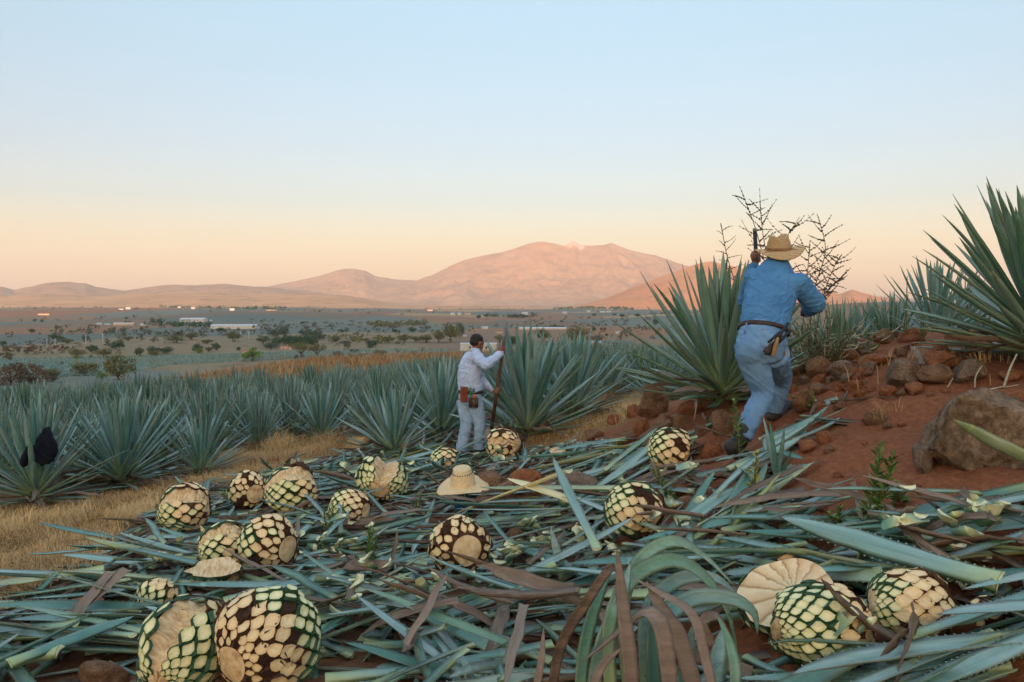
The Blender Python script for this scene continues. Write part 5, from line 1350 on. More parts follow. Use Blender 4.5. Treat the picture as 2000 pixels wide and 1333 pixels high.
M_eye = simple('eye_white', [(0.3, (0.5, 0.48, 0.45)), (0.7, (0.6, 0.58, 0.55))], 5, 0.3, 0, 0)
def part(name, shapes, mat_, parent, smooth=True, under=None):
    mb = MB()
    for V, Q, T in shapes: mb.add(V - np.array(parent.location[:]), [Q, T])
    return mb.build(name, [mat_], under or parent, smooth)
def hat_mesh(name, brim, rc, hc, mat_, curl, dent=0.03, droop=0.0, taper=0.9):
    nt_, prof = 64, [(0.0, hc - dent), (0.45, hc - dent * .8), (0.7, hc - .2 * dent), (0.86, hc), (0.97, hc - .012), (1.0, hc - .035), (1.03, hc * .5), (1.08, 0.01), (1.12, 0.0)]
    th = np.linspace(0, 2 * math.pi, nt_, endpoint=False); V = []
    rings = [(rc * a * (taper if z > .5 * hc else 1), z, 0) for a, z in prof] + [(rc * 1.12 + (brim - rc * 1.12) * q, 0.0, q) for q in np.linspace(0.15, 1, 8)]
    for r_, z, q in rings:
        x = r_ * np.cos(th) * (0.9 if q == 0 else 0.9 + .1 * q); y = r_ * np.sin(th)
        zz = z + q ** 1.6 * (curl * np.cos(th) ** 2 - droop * np.sin(th) ** 2) * brim
        if q == 0 and z > hc * .6: zz = zz - dent * 1.2 * np.exp(-(x / (0.35 * rc)) ** 2) * (np.abs(y) < rc)
        V.append(np.stack([x, y, zz], -1))
    V = np.concatenate(V); k = len(rings)
    i, j = np.meshgrid(np.arange(k - 1), np.arange(nt_), indexing='ij'); j2 = (j + 1) % nt_
    Q = np.stack([i * nt_ + j, (i + 1) * nt_ + j, (i + 1) * nt_ + j2, i * nt_ + j2], -1).reshape(-1, 4)
    Vb = V.copy(); Vb[:, 2] -= 0.006; Qb = Q[:, ::-1] + len(V)
    e0 = (k - 1) * nt_; jj = np.arange(nt_); rim = np.stack([e0 + jj, len(V) + e0 + jj, len(V) + e0 + (jj + 1) % nt_, e0 + (jj + 1) % nt_], -1)
    return mk_mesh(name, np.concatenate([V, Vb]), [np.concatenate([Q, Qb, rim])], [mat_])
def band(c, axis, rx, ry, side, h, mat_, name, parent, n=40, t=0.006):
    ax = Vector(axis).normalized(); sx = Vector(side); sx = (sx - ax * sx.dot(ax)).normalized(); sy = ax.cross(sx)
    V = []; th = np.linspace(0, 2 * math.pi, n, endpoint=False)
    for hz, k in ((-h / 2, 0), (h / 2, 0), (h / 2, t), (-h / 2, t)):
        V.append(np.array([(c + sx * math.cos(a) * (rx + k) + sy * math.sin(a) * (ry + k) + ax * hz)[:] for a in th]))
    V = np.concatenate(V) - np.array(parent.location[:]); j = np.arange(n); j2 = (j + 1) % n
    Q = np.concatenate([np.stack([a * n + j, a * n + j2, b_ * n + j2, b_ * n + j], -1) for a, b_ in ((0, 1), (1, 2), (2, 3), (3, 0))])
    return link(name, mk_mesh(name, V, [Q], [mat_]), parent)

# ------------------------------------------------------------------ the climbing worker
fl = gp(1450, 893); fr = gp(1524, 814); D = fl.y - 0.05; DR = fr.y
rm = empty('person', (fl.x, fl.y, fl.z))
tag(rm, 'person in a blue shirt, light jeans and straw hat climbing the bank, back turned', 'person')
SX = Vector((1, -0.12, -0.12))
waist, mid, chest, upper, collar = at(1491, 642, D + .12), at(1498, 605, D + .2), at(1508, 566, D + .32), at(1515, 534, D + .4), at(1522, 512, D + .43)
pelvis = at(1488, 672, D + .06)
SL, EL, WL = at(1474, 545, D + .38), at(1461, 588, D + .58), at(1472, 524, D + .76)
SR, ER, WR = at(1560, 556, D + .32), at(1594, 594, D + .36), at(1579, 606, D + .58)
HLh, HRh = at(1478, 503, D + .80), at(1573, 608, D + .66)
hipL, kneeL, ankL = at(1467, 690, D + .06), at(1490, 768, D + .12), at(1450, 854, D + .0)
hipR, kneeR, ankR = at(1512, 690, D + .10), at(1526, 742, (D + DR) / 2 + .22), at(1511, 802, DR + .02)
pole_t, pole_b = at(1474, 446, D + .80), at(1490, 770, D + 1.0)
pax = (pole_t - pole_b).normalized()
hd = at(1520, 500, D + .50)
hs, kf, hrot = head_shapes(hd, (0.05, 0.9, -0.25), (0, 0.2, 1))
body = hs + limb([hd + Vector((0, -.02, -.05)), collar], [.055, .065]) + limb([collar, upper, chest, mid, waist, pelvis], [.07, .16, .18, .17, .16, .16], [.06, .10, .115, .11, .11, .12], SX)
body += limb([SL, EL, WL], [.055, .045, .034]) + limb([SR, ER, WR], [.055, .045, .034]) + limb([WL, HLh + (WL - HLh) * .3], [.032, .03]) + limb([WR, HRh], [.03, .03])
body += grip(HLh, pax, WL - HLh, 0.018)
pr = (HRh - WR).normalized(); ax2 = Vector((0.2, 0.3, 1)).normalized()
body += grip(HRh + pr * 0.03, ax2, -pr, 0.016)
body += limb([hipL, kneeL, ankL], [.085, .06, .045]) + limb([hipR, kneeR, ankR], [.085, .06, .045])
fuse('body', body, 0.0065, M_skin, rm, 3)
eyes_etc(kf, hrot, rm)
shirt = limb([collar + Vector((0, 0, 0.01)), upper, chest, mid, waist + Vector((0, -.01, -.02))], [.085, .178, .212, .195, .192], [.075, .118, .14, .135, .138], SX, n=24, balls=False, dens=16)
shirt += limb([SL, EL], [.09, .085]) + limb([EL, WL], [.085, .052]) + limb([SR, SR.lerp(ER, .5), ER], [.095, .09, .078]) + limb([ER, WR], [.078, .056])
shirt += limb([chest.lerp(SL, .4), SL], [.12, .088]) + limb([chest.lerp(SR, .4), SR], [.12, .092])
so = fuse('shirt', shirt, 0.008, M_shirt_b, rm, 7, folds(9, 9, 17, 0.009, 0.45, (9, 0, -13)))
part('collar', limb([collar + Vector((0, .01, .005)), collar + Vector((0.005, .02, .045))], [.078, .068], [.07, .062], SX, n=20, balls=False), M_shirt_b, rm, under=so)
jeans = limb([waist + Vector((0, 0, .01)), pelvis, (hipL + hipR) / 2 + Vector((0, 0, -.05))], [.178, .195, .15], [.13, .155, .13], SX, n=24, balls=False)
jeans += limb([hipL + Vector((-.01, -.01, .02)), hipL.lerp(kneeL, .45), kneeL, kneeL.lerp(ankL, .5), ankL + Vector((0, 0, -.01))], [.126, .108, .086, .080, .074], n=18, balls=False, dens=18) + [ball(hipL + Vector((-.015, -.03, .03)), (.12, .125, .14))]
jeans += limb([hipR, hipR.lerp(kneeR, .5), kneeR, kneeR.lerp(ankR, .5), ankR], [.120, .104, .088, .080, .076], n=18, balls=False, dens=18)
jo = fuse('jeans', jeans, 0.0085, M_jean, rm, 6, folds(7, 7, 13, 0.007, 0.5, (4, 0, 9)))
band(waist + Vector((0, -.005, -.012)), (waist - pelvis).lerp(Vector((.02, 0, .2)), .2), .196, .150, SX, .036, M_leatherd, 'belt', rm)
wp_ = waist + Vector((0.005, -.155, -.028))
part('belt_patch', [(*box_arr(at(1497, 647, D - .045), (.085, .012, .03)), np.zeros((0, 3), int))], M_leathert, rm, False)
for q0, q1 in (((1458, 632), (1454, 652)), ((1510, 642), (1510, 660))):
    part('belt_loop', limb([at(*q0, D - .02), at(*q1, D - .03)], [.006, .006], n=8), M_jean, rm, under=jo)
# back pockets
for px, py in ((1478, 690),):
    pk = at(px, py, D - .075)
boots = limb([ankL + Vector((0, 0, .05)), ankL + Vector((-.02, 0, -.03)), at(1430, 872, D + .0), ], [.064, .066, .062]) + limb([at(1428, 874, D + .0), at(1444, 886, D + .03), at(1466, 896, D + .08)], [.056, .058, .05], [.05, .05, .042]) + limb([at(1425, 880, D), at(1462, 905, D + .08)], [.046, .044], [.016, .016])
fuse('boot', boots, 0.008, M_boot, rm, 5)
gz = Hs(ankR.x, DR)
toe = Vector((ankR.x + .17, DR + .10, Hs(ankR.x + .17, DR + .1) + .04))
b2 = limb([ankR + Vector((0, 0, .04)), Vector((ankR.x, DR, gz + .06))], [.062, .06]) + limb([Vector((ankR.x - .03, DR - .02, gz + .045)), Vector((ankR.x + .08, DR + .04, gz + .055)), toe], [.05, .05, .042], [.045, .045, .036])
fuse('boot', b2, 0.008, M_boot, rm, 5)
hat = link('hat', hat_mesh('hat', .205, .098, .125, M_straw, 0.10, .028, .25), rm)
hat.matrix_local = Matrix.Translation(hd + Vector((0.0, -.015, .05)) - rm.location) @ Matrix.Rotation(R(-5), 4, 'Y') @ Matrix.Rotation(R(12), 4, 'X')
hb = band(Vector((0, 0, .018)), (0, 0, 1), .094, .104, (1, 0, 0), .022, M_leathert, 'hat_band', empty('tmp_origin')); tmpo = hb.parent; hb.parent = hat; bpy.data.objects.remove(tmpo)
# sheath with tools on the belt
sh = part('sheath', limb([at(1497, 690, D - .10), at(1512, 668, D - .07), at(1524, 655, D - .05)], [.03, .036, .03], [.014, .016, .014], n=12), M_leatherd, rm)
for q0, q1 in (((1508, 676), (1539, 632)), ((1518, 672), (1543, 647)), ((1502, 668), (1522, 650))):
    part('knife_handle', limb([at(*q0, D - .09), at(*q1, D - .06)], [.011, .011], n=10), M_black, rm, under=sh)
part('tassel', limb([at(1519, 662, D - .11), at(1514, 680, D - .12), at(1510, 695, D - .12)], [.012, .02, .010], n=10), M_leathert, rm)
cp = link('digging_pole', MB().mesh('x', []) if False else None) if False else None
def pole(name, t, b_, r_, label, mats, seg, blade=None):
    e_ = empty(name, b_); tag(e_, label, 'tool'); o0 = np.array(b_[:])
    for nm_, u0, u1, m_ in seg:
        V, Q, T = tube_arr([t.lerp(b_, u0), t.lerp(b_, u1)], r_, n=14); link(nm_, mk_mesh(nm_, V - o0, [Q, T], [m_]), e_)
    return e_
e1 = pole('cutting_tool', pole_t, pole_b, .0175, 'dark straight tool shaft held upright by the climbing worker', None, (('ferrule', 0, .02, M_steel), ('shaft', .02, 1, M_black)))

# ------------------------------------------------------------------ the digging worker
f0 = gp(915, 893); D2 = f0.y
lm = empty('person', (f0.x, f0.y, f0.z))
tag(lm, 'person in a pale blue shirt and jeans holding a long tool with both hands', 'person')
SV = Vector((0.66, -0.75, 0)); FW = Vector((0.75, 0.66, 0))
waist, mid, chest, upper, collar = at(919, 760, D2), at(917, 736, D2 - .01), at(920, 714, D2), at(925, 699, D2), at(928, 689, D2)
pelvis = at(918, 778, D2)
SR, ER, WR = at(930, 697, D2 - .14), at(949, 714, D2 - .30), at(977, 691, D2 - .12)
SL, EL, WL = at(916, 699, D2 + .13), at(941, 745, D2 + .10), at(963, 759, D2 - .06)
pt, pb = at(990, 629, D2 - .08), at(960, 838, D2 - .10)
pax = (pt - pb).normalized(); onp = lambda py: pt.lerp(pb, (py - 629) / (838 - 629.))
HR_, HL_ = onp(684), onp(762)
hipL, kneeL, ankL = at(907, 782, D2 + .02), at(911, 828, D2 - .03), at(901, 880, D2 - .02)
hipR, kneeR, ankR = at(929, 784, D2 - .02), at(937, 828, D2 - .02), at(936, 876, D2 + .02)
hd = at(932, 671, D2 + .02)
hs, kf, hrot = head_shapes(hd, (0.72, 0.60, -0.38), (0.15, 0.1, 1), 1.02)
body = hs + limb([hd + Vector((-.01, -.02, -.05)), collar], [.055, .062]) + limb([collar, upper, chest, mid, waist, pelvis], [.065, .15, .165, .15, .145, .15], [.055, .09, .105, .10, .10, .11], SV)
body += limb([SR, ER, WR], [.05, .042, .032]) + limb([SL, EL, WL], [.05, .042, .032]) + limb([WR, HR_ + (WR - HR_) * .35], [.031, .029]) + limb([WL, HL_ + (WL - HL_) * .35], [.031, .029])
body += grip(HR_, pax, WR - HR_, 0.019, 1.05) + grip(HL_, pax, WL - HL_, 0.019, 1.05)
body += limb([hipL, kneeL, ankL], [.08, .058, .042]) + limb([hipR, kneeR, ankR], [.08, .058, .042])
fuse('body', body, 0.0065, M_skin, lm, 3)
eyes_etc(kf, hrot, lm)
u_ = Vector((0.15, 0.1, 1)).normalized()
hair = [ball(kf(0, -0.024, 0.044), (0.082, 0.094, 0.080), hrot), ball(kf(0, -0.05, 0.0), (0.074, 0.06, 0.06), hrot)]
fuse('hair', hair, 0.007, M_hair, lm, 3)
shirt = limb([collar, upper, chest, mid, waist, waist + Vector((0, 0, -.05))], [.075, .165, .19, .185, .19, .195], [.068, .11, .14, .135, .14, .145], SV, n=24, balls=False, dens=16)
shirt += limb([SR, SR.lerp(ER, .5), ER], [.085, .078, .068]) + limb([ER, WR], [.068, .048]) + limb([SL, EL], [.08, .065]) + limb([EL, WL], [.065, .048]) + limb([chest.lerp(SR, .4), SR], [.11, .085]) + limb([chest.lerp(SL, .4), SL], [.11, .08])
so = fuse('shirt', shirt, 0.009, M_shirt_p, lm, 8, folds(9, 9, 14, 0.011, 0.4, (8, 0, -11)))
part('collar', limb([collar + Vector((0, 0, .0)), collar + Vector((.01, .01, .05))], [.074, .066], [.066, .06], SV, n=20, balls=False), M_shirt_p, lm, under=so)
jeans = limb([waist, pelvis, (hipL + hipR) / 2 + Vector((0, 0, -.06))], [.165, .178, .14], [.125, .135, .11], SV, n=24, balls=False)
for h_, k_, a_ in ((hipL, kneeL, ankL), (hipR, kneeR, ankR)):
    jeans += limb([h_, h_.lerp(k_, .5), k_, k_.lerp(a_, .5), a_ + Vector((0, 0, -.01))], [.108, .096, .078, .076, .080], n=18, balls=False, dens=18)
fuse('jeans', jeans, 0.0085, M_jean2, lm, 6, folds(7, 7, 15, 0.008, 0.5, (4, 0, 9)))
band(waist + Vector((0, 0, -.03)), (0, 0, 1), .186, .142, SV, .035, M_leatherd, 'belt', lm)
for a_ in (ankL, ankR):
    z_ = Hs(a_.x, a_.y)
    fuse('boot', limb([a_ + Vector((0, 0, .03)), Vector((a_.x, a_.y, z_ + .05))], [.052, .052]) + limb([Vector((a_.x - .03, a_.y - .03, z_ + .04)), Vector((a_.x + .05, a_.y + .05, z_ + .05)), Vector((a_.x + .12, a_.y + .12, z_ + .035))], [.045, .046, .036], [.04, .04, .03]), .009, M_boot, lm, 5)
# pouch and tool sheath
pc = at(906, 771, D2 - .20)
def rbox(c, s, rot=0.0, tx=0.0):
    V, Q = box_arr((0, 0, 0), s); bm = bmesh.new(); vs = [bm.verts.new(v) for v in V]
    for q in Q: bm.faces.new([vs[i] for i in q])
    bmesh.ops.recalc_face_normals(bm, faces=bm.faces); bmesh.ops.bevel(bm, geom=bm.edges[:], offset=min(s) * .22, segments=2, affect='EDGES', profile=.5)
    bm.verts.index_update(); V = np.array([v.co[:] for v in bm.verts]); F = [[v.index for v in f.verts] for f in bm.faces]; bm.free()
    M = np.array((Matrix.Rotation(rot, 3, 'Z') @ Matrix.Rotation(tx, 3, 'Y'))); V = V @ M.T + np.array(c[:])
    return V, F
def rpart(name, c, s, mat_, parent, rot=0.0, tx=0.0):
    V, F = rbox(c, s, rot, tx); V = V - np.array(parent.location[:]) if parent is not None else V
    by = {}
    for f in F: by.setdefault(len(f), []).append(f)
    return link(name, mk_mesh(name, V, [np.array(v) for v in by.values()], [mat_], smooth=False), parent)
pouch = rpart('pouch', pc, (.095, .04, .20), M_leather, lm, R(30), R(2))
pf = pc + Vector((-.012, -.03, .05)); rpart('flap', pf, (.10, .018, .09), M_leather, pouch, R(30)) if False else None
fo = rpart('flap', pc + Vector((.008, -.018, .055)), (.10, .03, .09), M_leather, lm, R(30), R(2)); fo.parent = pouch
for i, (px, m_) in enumerate(((918.5, M_leatherd), (925, M_leathert), (930.5, M_leatherd))):
    part('tool_sheath', limb([at(px, 778, D2 - .19), at(px + .5, 796, D2 - .19)], [.022, .020], [.014, .012], n=10), M_leatherd if i != 1 else simple('brown_leather', [(.3, (.08, .04, .02)), (.7, (.16, .085, .045))], 20, .6, .2, .002), lm)
M_green = simple('green_plastic', [(.3, (.01, .18, .055)), (.7, (.02, .26, .085))], 9, .4, 0, 0)
M_greyp = simple('grey_plastic', [(.3, (.05, .055, .06)), (.7, (.09, .095, .1))], 9, .4, 0, 0)
M_orange = simple('orange_plastic', [(.3, (.6, .10, .03)), (.7, (.7, .14, .05))], 9, .4, 0, 0)
part('knife_handle', limb([at(919, 759, D2 - .20), at(918.5, 767, D2 - .2), at(920, 776, D2 - .2)], [.012, .013, .009], n=10), M_green, lm)
part('knife_handle', limb([at(925, 761, D2 - .20), at(925.5, 776, D2 - .2)], [.015, .015], n=10), M_greyp, lm)
part('handle_collar', limb([at(925.4, 773, D2 - .205), at(925.6, 775.5, D2 - .205)], [.017, .017], n=10), M_orange, lm)
tool = pole('digging_tool', pt, pb, .024, 'long-handled digging tool with round steel blade in both hands of a worker', None, (('ferrule', 0, .235, M_steel), ('shaft', .235, .93, M_wood), ('socket', .93, 1.0, M_black)))
bc = pb + Vector((0.0, -.01, -.085))
th = np.linspace(0, 2 * math.pi, 28, endpoint=False); Vd = []
for yy, k in ((-.004, 1), (.004, 1)):
    Vd.append(np.stack([np.cos(th) * .105, np.full(28, yy) + .02 * np.cos(th) ** 2, np.sin(th) * .115], -1))
Vd = np.concatenate(Vd + [np.array([[0, -.004, 0], [0, .004, 0]])]); j = np.arange(28); j2 = (j + 1) % 28
T_ = np.concatenate([np.stack([j, j2, np.full(28, 56)], -1), np.stack([28 + j2, 28 + j, np.full(28, 57)], -1)]); Q_ = np.stack([j, 28 + j, 28 + j2, j2], -1)
bl = link('blade', mk_mesh('blade', Vd, [Q_, T_], [M_steel], smooth=False), tool); bl.matrix_local = Matrix.Translation(bc - pb) @ Matrix.Rotation(R(-12), 4, 'Y') @ Matrix.Rotation(R(-20), 4, 'X')

# ------------------------------------------------------------------ straw hat on its blue bucket
s_ = HAT.y / F_PX
bk = empty('bucket', (HAT.x + .01, HAT.y + .12, HAT.z)); tag(bk, 'blue plastic bucket with pale lettering under the straw hat', 'bucket')
M_blue = simple('blue_plastic', [(.3, (.012, .075, .15)), (.7, (.02, .11, .2))], 5, .4, .1, .002)
zz = [0, .01, .26, .275, .28]; rr_ = [.086, .09, .103, .108, .104]
th = np.linspace(0, 2 * math.pi, 40, endpoint=False)
Vc = np.concatenate([np.stack([np.cos(th) * r_, np.sin(th) * r_, np.full(40, z_)], -1) for z_, r_ in zip(zz, rr_)] + [np.array([[0, 0, 0.0], [0, 0, .275]])])
i, j = np.meshgrid(np.arange(4), np.arange(40), indexing='ij'); j2 = (j + 1) % 40
Qc = np.stack([i * 40 + j, i * 40 + j2, (i + 1) * 40 + j2, (i + 1) * 40 + j], -1).reshape(-1, 4); j = np.arange(40); j2 = (j + 1) % 40
link('shell', mk_mesh('shell', Vc, [Qc, np.concatenate([np.stack([j2, j, np.full(40, 200)], -1), np.stack([160 + j, 160 + j2, np.full(40, 201)], -1)])], [M_blue]), bk)
fc = bpy.data.curves.new('lettering', 'FONT'); fc.body = 'iel'; fc.size = .075; fc.align_x = 'CENTER'; fc.extrude = .001
fc.materials.append(simple('pale_blue_print', [(.3, (.30, .50, .62)), (.7, (.42, .6, .7))], 5, .5, 0, 0))
tf = bpy.data.objects.new('tmp', fc); COL.objects.link(tf); bpy.context.view_layer.update(); lme = bpy.data.meshes.new_from_object(tf.evaluated_get(bpy.context.evaluated_depsgraph_get())); bpy.data.objects.remove(tf); lt = link('lettering', lme, bk); lt.matrix_local = Matrix.Translation((-.015, -.1045, .165)) @ Matrix.Rotation(R(90), 4, 'X')
ht = link('straw_hat', hat_mesh('straw_hat', .245, .118, .16, M_straw2, -0.22, .0, -.05, 0.82)); ht.location = (HAT.x, HAT.y + .12, HAT.z + .285); ht.rotation_euler = (R(10), R(-4), R(4))
tag(ht, 'pale straw hat with rows of dark vent holes resting on the bucket', 'hat')
mb = MB()
for z_, n_ in ((.082, 26), (.115, 24)):
    for k in range(n_):
        a = 2 * math.pi * k / n_; rr0 = .118 * (1.03 if z_ < .1 else 0.975); V, Q = box_arr((0, 0, 0), (.004, .012, .010))
        c_, s0 = math.cos(a), math.sin(a); X = V[:, 0] + rr0 * (.82 + (.16 - z_) * 1.5 if z_ > .08 else 1)
        mb.add(np.stack([(X * c_ - V[:, 1] * s0) * .92, X * s0 + V[:, 1] * c_, V[:, 2] + z_], -1), [Q])
vh = mb.build('vent_holes', [M_leatherd], ht, False); vh['kind'] = 'stuff'
band(Vector((0, 0, .03)), (0, 0, 1), .113, .126, (1, 0, 0), .008, M_leatherd, 'hat_band', ht) if False else None
# ------------------------------------------------------------------ black garment hung in the agave
dg_ = gp(72, 985).y - .32
gsh = limb([at(92, 838, dg_), at(88, 866, dg_ - .03), at(84, 906, dg_)], [.03, .12, .09], [.03, .05, .03], (1, 0, 0)) + limb([at(90, 850, dg_), at(105, 872, dg_), at(97, 898, dg_)], [.04, .05, .04]) + limb([at(80, 872, dg_), at(60, 880, dg_ + .03), at(47, 903, dg_ + .05)], [.05, .04, .045]) + limb([at(56, 876, dg_), at(46, 905, dg_)], [.03, .035])
gm = fuse('garment', gsh, .012, cloth_mat('black_cloth', (.004, .005, .010), (.010, .012, .022)), None, 4, folds(9, 9, 7, .02, .4, (4, 0, 3)))
tag(gm, 'black garment hung over the leaves of an agave', 'garment')
# ================================================================== VALLEY: TREES, HOUSES, FAR ROWS
def crown_arr(seed, nclump, per, leaf, shape):
    """leaf faces gathered in clumps through a unit crown (1 wide, 1 high, standing on z=0)"""
    g = np.random.default_rng(seed); P = []; Rr = []
    for k in range(nclump):
        while True:
            c = g.uniform(-1, 1, 3)
            if np.dot(c, c) < 1: break
        c = c * [0.40, 0.40, 0.38] + [0, 0, 0.50]
        if shape == 'umbrella': c = np.array([c[0] * 1.1, c[1] * 1.1, 0.70 + (c[2] - .50) * 0.5 - 0.25 * (c[0] ** 2 + c[1] ** 2)])
        if shape == 'bush': c = np.array([c[0] * 1.1, c[1] * 1.1, 0.42 + (c[2] - .50) * 1.05])
        rad = g.uniform(0.07, 0.15); d = g.normal(0, 1, (per, 3)); d /= np.linalg.norm(d, axis=1)[:, None]
        P.append(c + d * rad * g.uniform(0.5, 1.0, (per, 1)) ** .5); Rr.append(np.full(per, g.uniform(0, 1)) * .6 + g.uniform(0, .4, per))
    P = np.concatenate(P); r_ = np.concatenate(Rr); n = len(P)
    a = g.normal(0, 1, (n, 3)); a /= np.linalg.norm(a, axis=1)[:, None]; b_ = np.cross(a, g.normal(0, 1, (n, 3))); b_ /= np.linalg.norm(b_, axis=1)[:, None]
    s_ = leaf * g.uniform(.6, 1.3, (n, 1))
    V = np.stack([P - a * s_, P + b_ * s_ * .6, P + a * s_, P - b_ * s_ * .6], 1).reshape(-1, 3)
    return V, np.arange(n * 4).reshape(-1, 4), np.repeat(r_, 4)
def foliage(name, lo, hi):
    m = dry_mat(name, lo, hi); return m
FOL = {'dark': foliage('dark_foliage', (0.03, 0.07, 0.03), (0.09, 0.155, 0.065)), 'olive': foliage('olive_foliage', (0.09, 0.095, 0.035), (0.24, 0.225, 0.085)),
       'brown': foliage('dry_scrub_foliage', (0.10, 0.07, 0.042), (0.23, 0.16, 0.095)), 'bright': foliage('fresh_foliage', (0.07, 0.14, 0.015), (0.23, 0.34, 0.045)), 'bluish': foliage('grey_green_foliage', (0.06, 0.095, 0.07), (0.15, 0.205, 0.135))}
M_bark = simple('bark', [(.3, (.05, .032, .02)), (.7, (.12, .08, .05))], 12, .9, .5, .02)
CROWN = {}
for k, m_ in FOL.items():
    for sh in ('round', 'umbrella', 'bush'):
        for v in range(2):
            V, Q, r_ = crown_arr(900 + v * 7 + len(CROWN), {'round': 46, 'umbrella': 34, 'bush': 44}[sh], 44, .030 if sh != 'umbrella' else .024, sh)
            CROWN[k, sh, v] = mk_mesh('crown', V, [Q], [m_], None, {'r': r_}, smooth=False)
def trunk_mesh(seed, sh):
    g = np.random.default_rng(seed); mb = MB(); fork = .26 if sh != 'bush' else .1
    V, Q, T = tube_arr([(0, 0, -.06), (.01, 0, fork * .5), (.02, .01, fork)], [.028, .022, .018], n=8); mb.add(V, [Q, T])
    for k in range(6):
        a = k * 1.05 + g.uniform(-.3, .3); r_ = g.uniform(.2, .36); z = g.uniform(.5, .72)
        V, Q, T = tube_arr(smooth_path([(.02, .01, fork - .02), (r_ * .5 * math.cos(a), r_ * .5 * math.sin(a), (fork + z) * .52), (r_ * math.cos(a), r_ * math.sin(a), z)], 6), np.linspace(.017, .005, 6), n=6); mb.add(V, [Q, T])
        for q in range(3):
            b_ = a + g.uniform(-.7, .7); V, Q, T = tube_arr([(r_ * .7 * math.cos(a), r_ * .7 * math.sin(a), fork + (z - fork) * .7), (r_ * 1.15 * math.cos(b_), r_ * 1.15 * math.sin(b_), z + g.uniform(0, .2))], [.006, .002], n=5); mb.add(V, [Q, T])
    return mb.mesh('trunk', [M_bark])
TRUNK = {sh: trunk_mesh(5 + i, sh) for i, sh in enumerate(('round', 'umbrella', 'bush'))}
def tree(px, py, w, h, kind, sh, label, group=None, seed=0):
    p = gp(px, py, 70); s_ = p.y / F_PX; g = np.random.default_rng(seed + int(px * 7))
    e_ = empty('tree' if sh != 'bush' else 'bush', (p.x, p.y, p.z - .1)); tag(e_, label, 'tree' if sh != 'bush' else 'bush', group)
    sc = (w * s_ * 1.12, w * s_ * g.uniform(.9, 1.15), h * s_ * 1.08)
    e_.scale = sc; e_.rotation_euler = (0, 0, g.uniform(0, 6.28))
    if kind != 'bare': link('crown', CROWN[kind, sh, int(g.integers(0, 2))], e_)
    link('trunk', TRUNK[sh], e_); return e_
TR = [(232, 742, 58, 62, 'olive', 'bush', 'tall olive bush standing alone where the field drops away'), (20, 752, 66, 50, 'brown', 'bush', 'brown leafless-looking thicket bush at the field corner'), (66, 750, 64, 44, 'brown', 'bush', 'wide brown bush next to the thicket at the field corner'), (104, 746, 48, 30, 'olive', 'bush', 'low olive bush beside the brown bushes'),
      (165, 734, 60, 30, 'olive', 'bush', 'greyish-olive bush below the planted rows'), (198, 740, 22, 16, 'bright', 'bush', 'small bright green bush at the foot of the olive bush'), (493, 706, 44, 27, 'bright', 'round', 'bright green rounded tree on the dry grass rise'), (588, 700, 60, 32, 'olive', 'umbrella', 'flat-topped acacia on the dry grass rise'), (620, 699, 42, 26, 'olive', 'umbrella', 'smaller flat-topped acacia joined to the big one'), (660, 697, 28, 12, 'brown', 'bush', 'rusty low bush next to the acacias'),
      (777, 694, 24, 18, 'bare', 'umbrella', 'small bare tree behind the dry grass'), (824, 691, 22, 18, 'bare', 'umbrella', 'leafless forked tree near the white building'), (740, 699, 32, 18, 'olive', 'bush', 'straw-coloured bush by the small bare tree'), (1130, 676, 58, 42, 'olive', 'round', 'broad olive tree over the metal-roofed sheds'), (1168, 676, 34, 22, 'brown', 'umbrella', 'brown thin-crowned tree beside the metal-roofed sheds'), (1058, 668, 40, 28, 'olive', 'round', 'round olive tree between the white building and the sheds'), (976, 676, 26, 22, 'olive', 'umbrella', 'small dark tree at the end of the white building'), (1002, 675, 30, 20, 'dark', 'round', 'dark tree just past the white building'), (1026, 678, 12, 10, 'brown', 'bush', 'tiny dark shrub in the field past the white building'),
      (880, 669, 38, 38, 'olive', 'round', 'tall tree at the end of the roadside row'), (898, 662, 24, 34, 'bluish', 'round', 'tall hazy tree behind the roadside row'), (877, 652, 20, 22, 'bluish', 'round', 'slim hazy tree top above the roadside row'), (728, 679, 27, 16, 'dark', 'round', 'dark round tree by the dirt road'), (722, 680, 12, 6, 'dark', 'bush', 'low dark shrub under the round tree by the dirt road')]
for k, t in enumerate(TR): tree(*t, None, k)
g = np.random.default_rng(17)
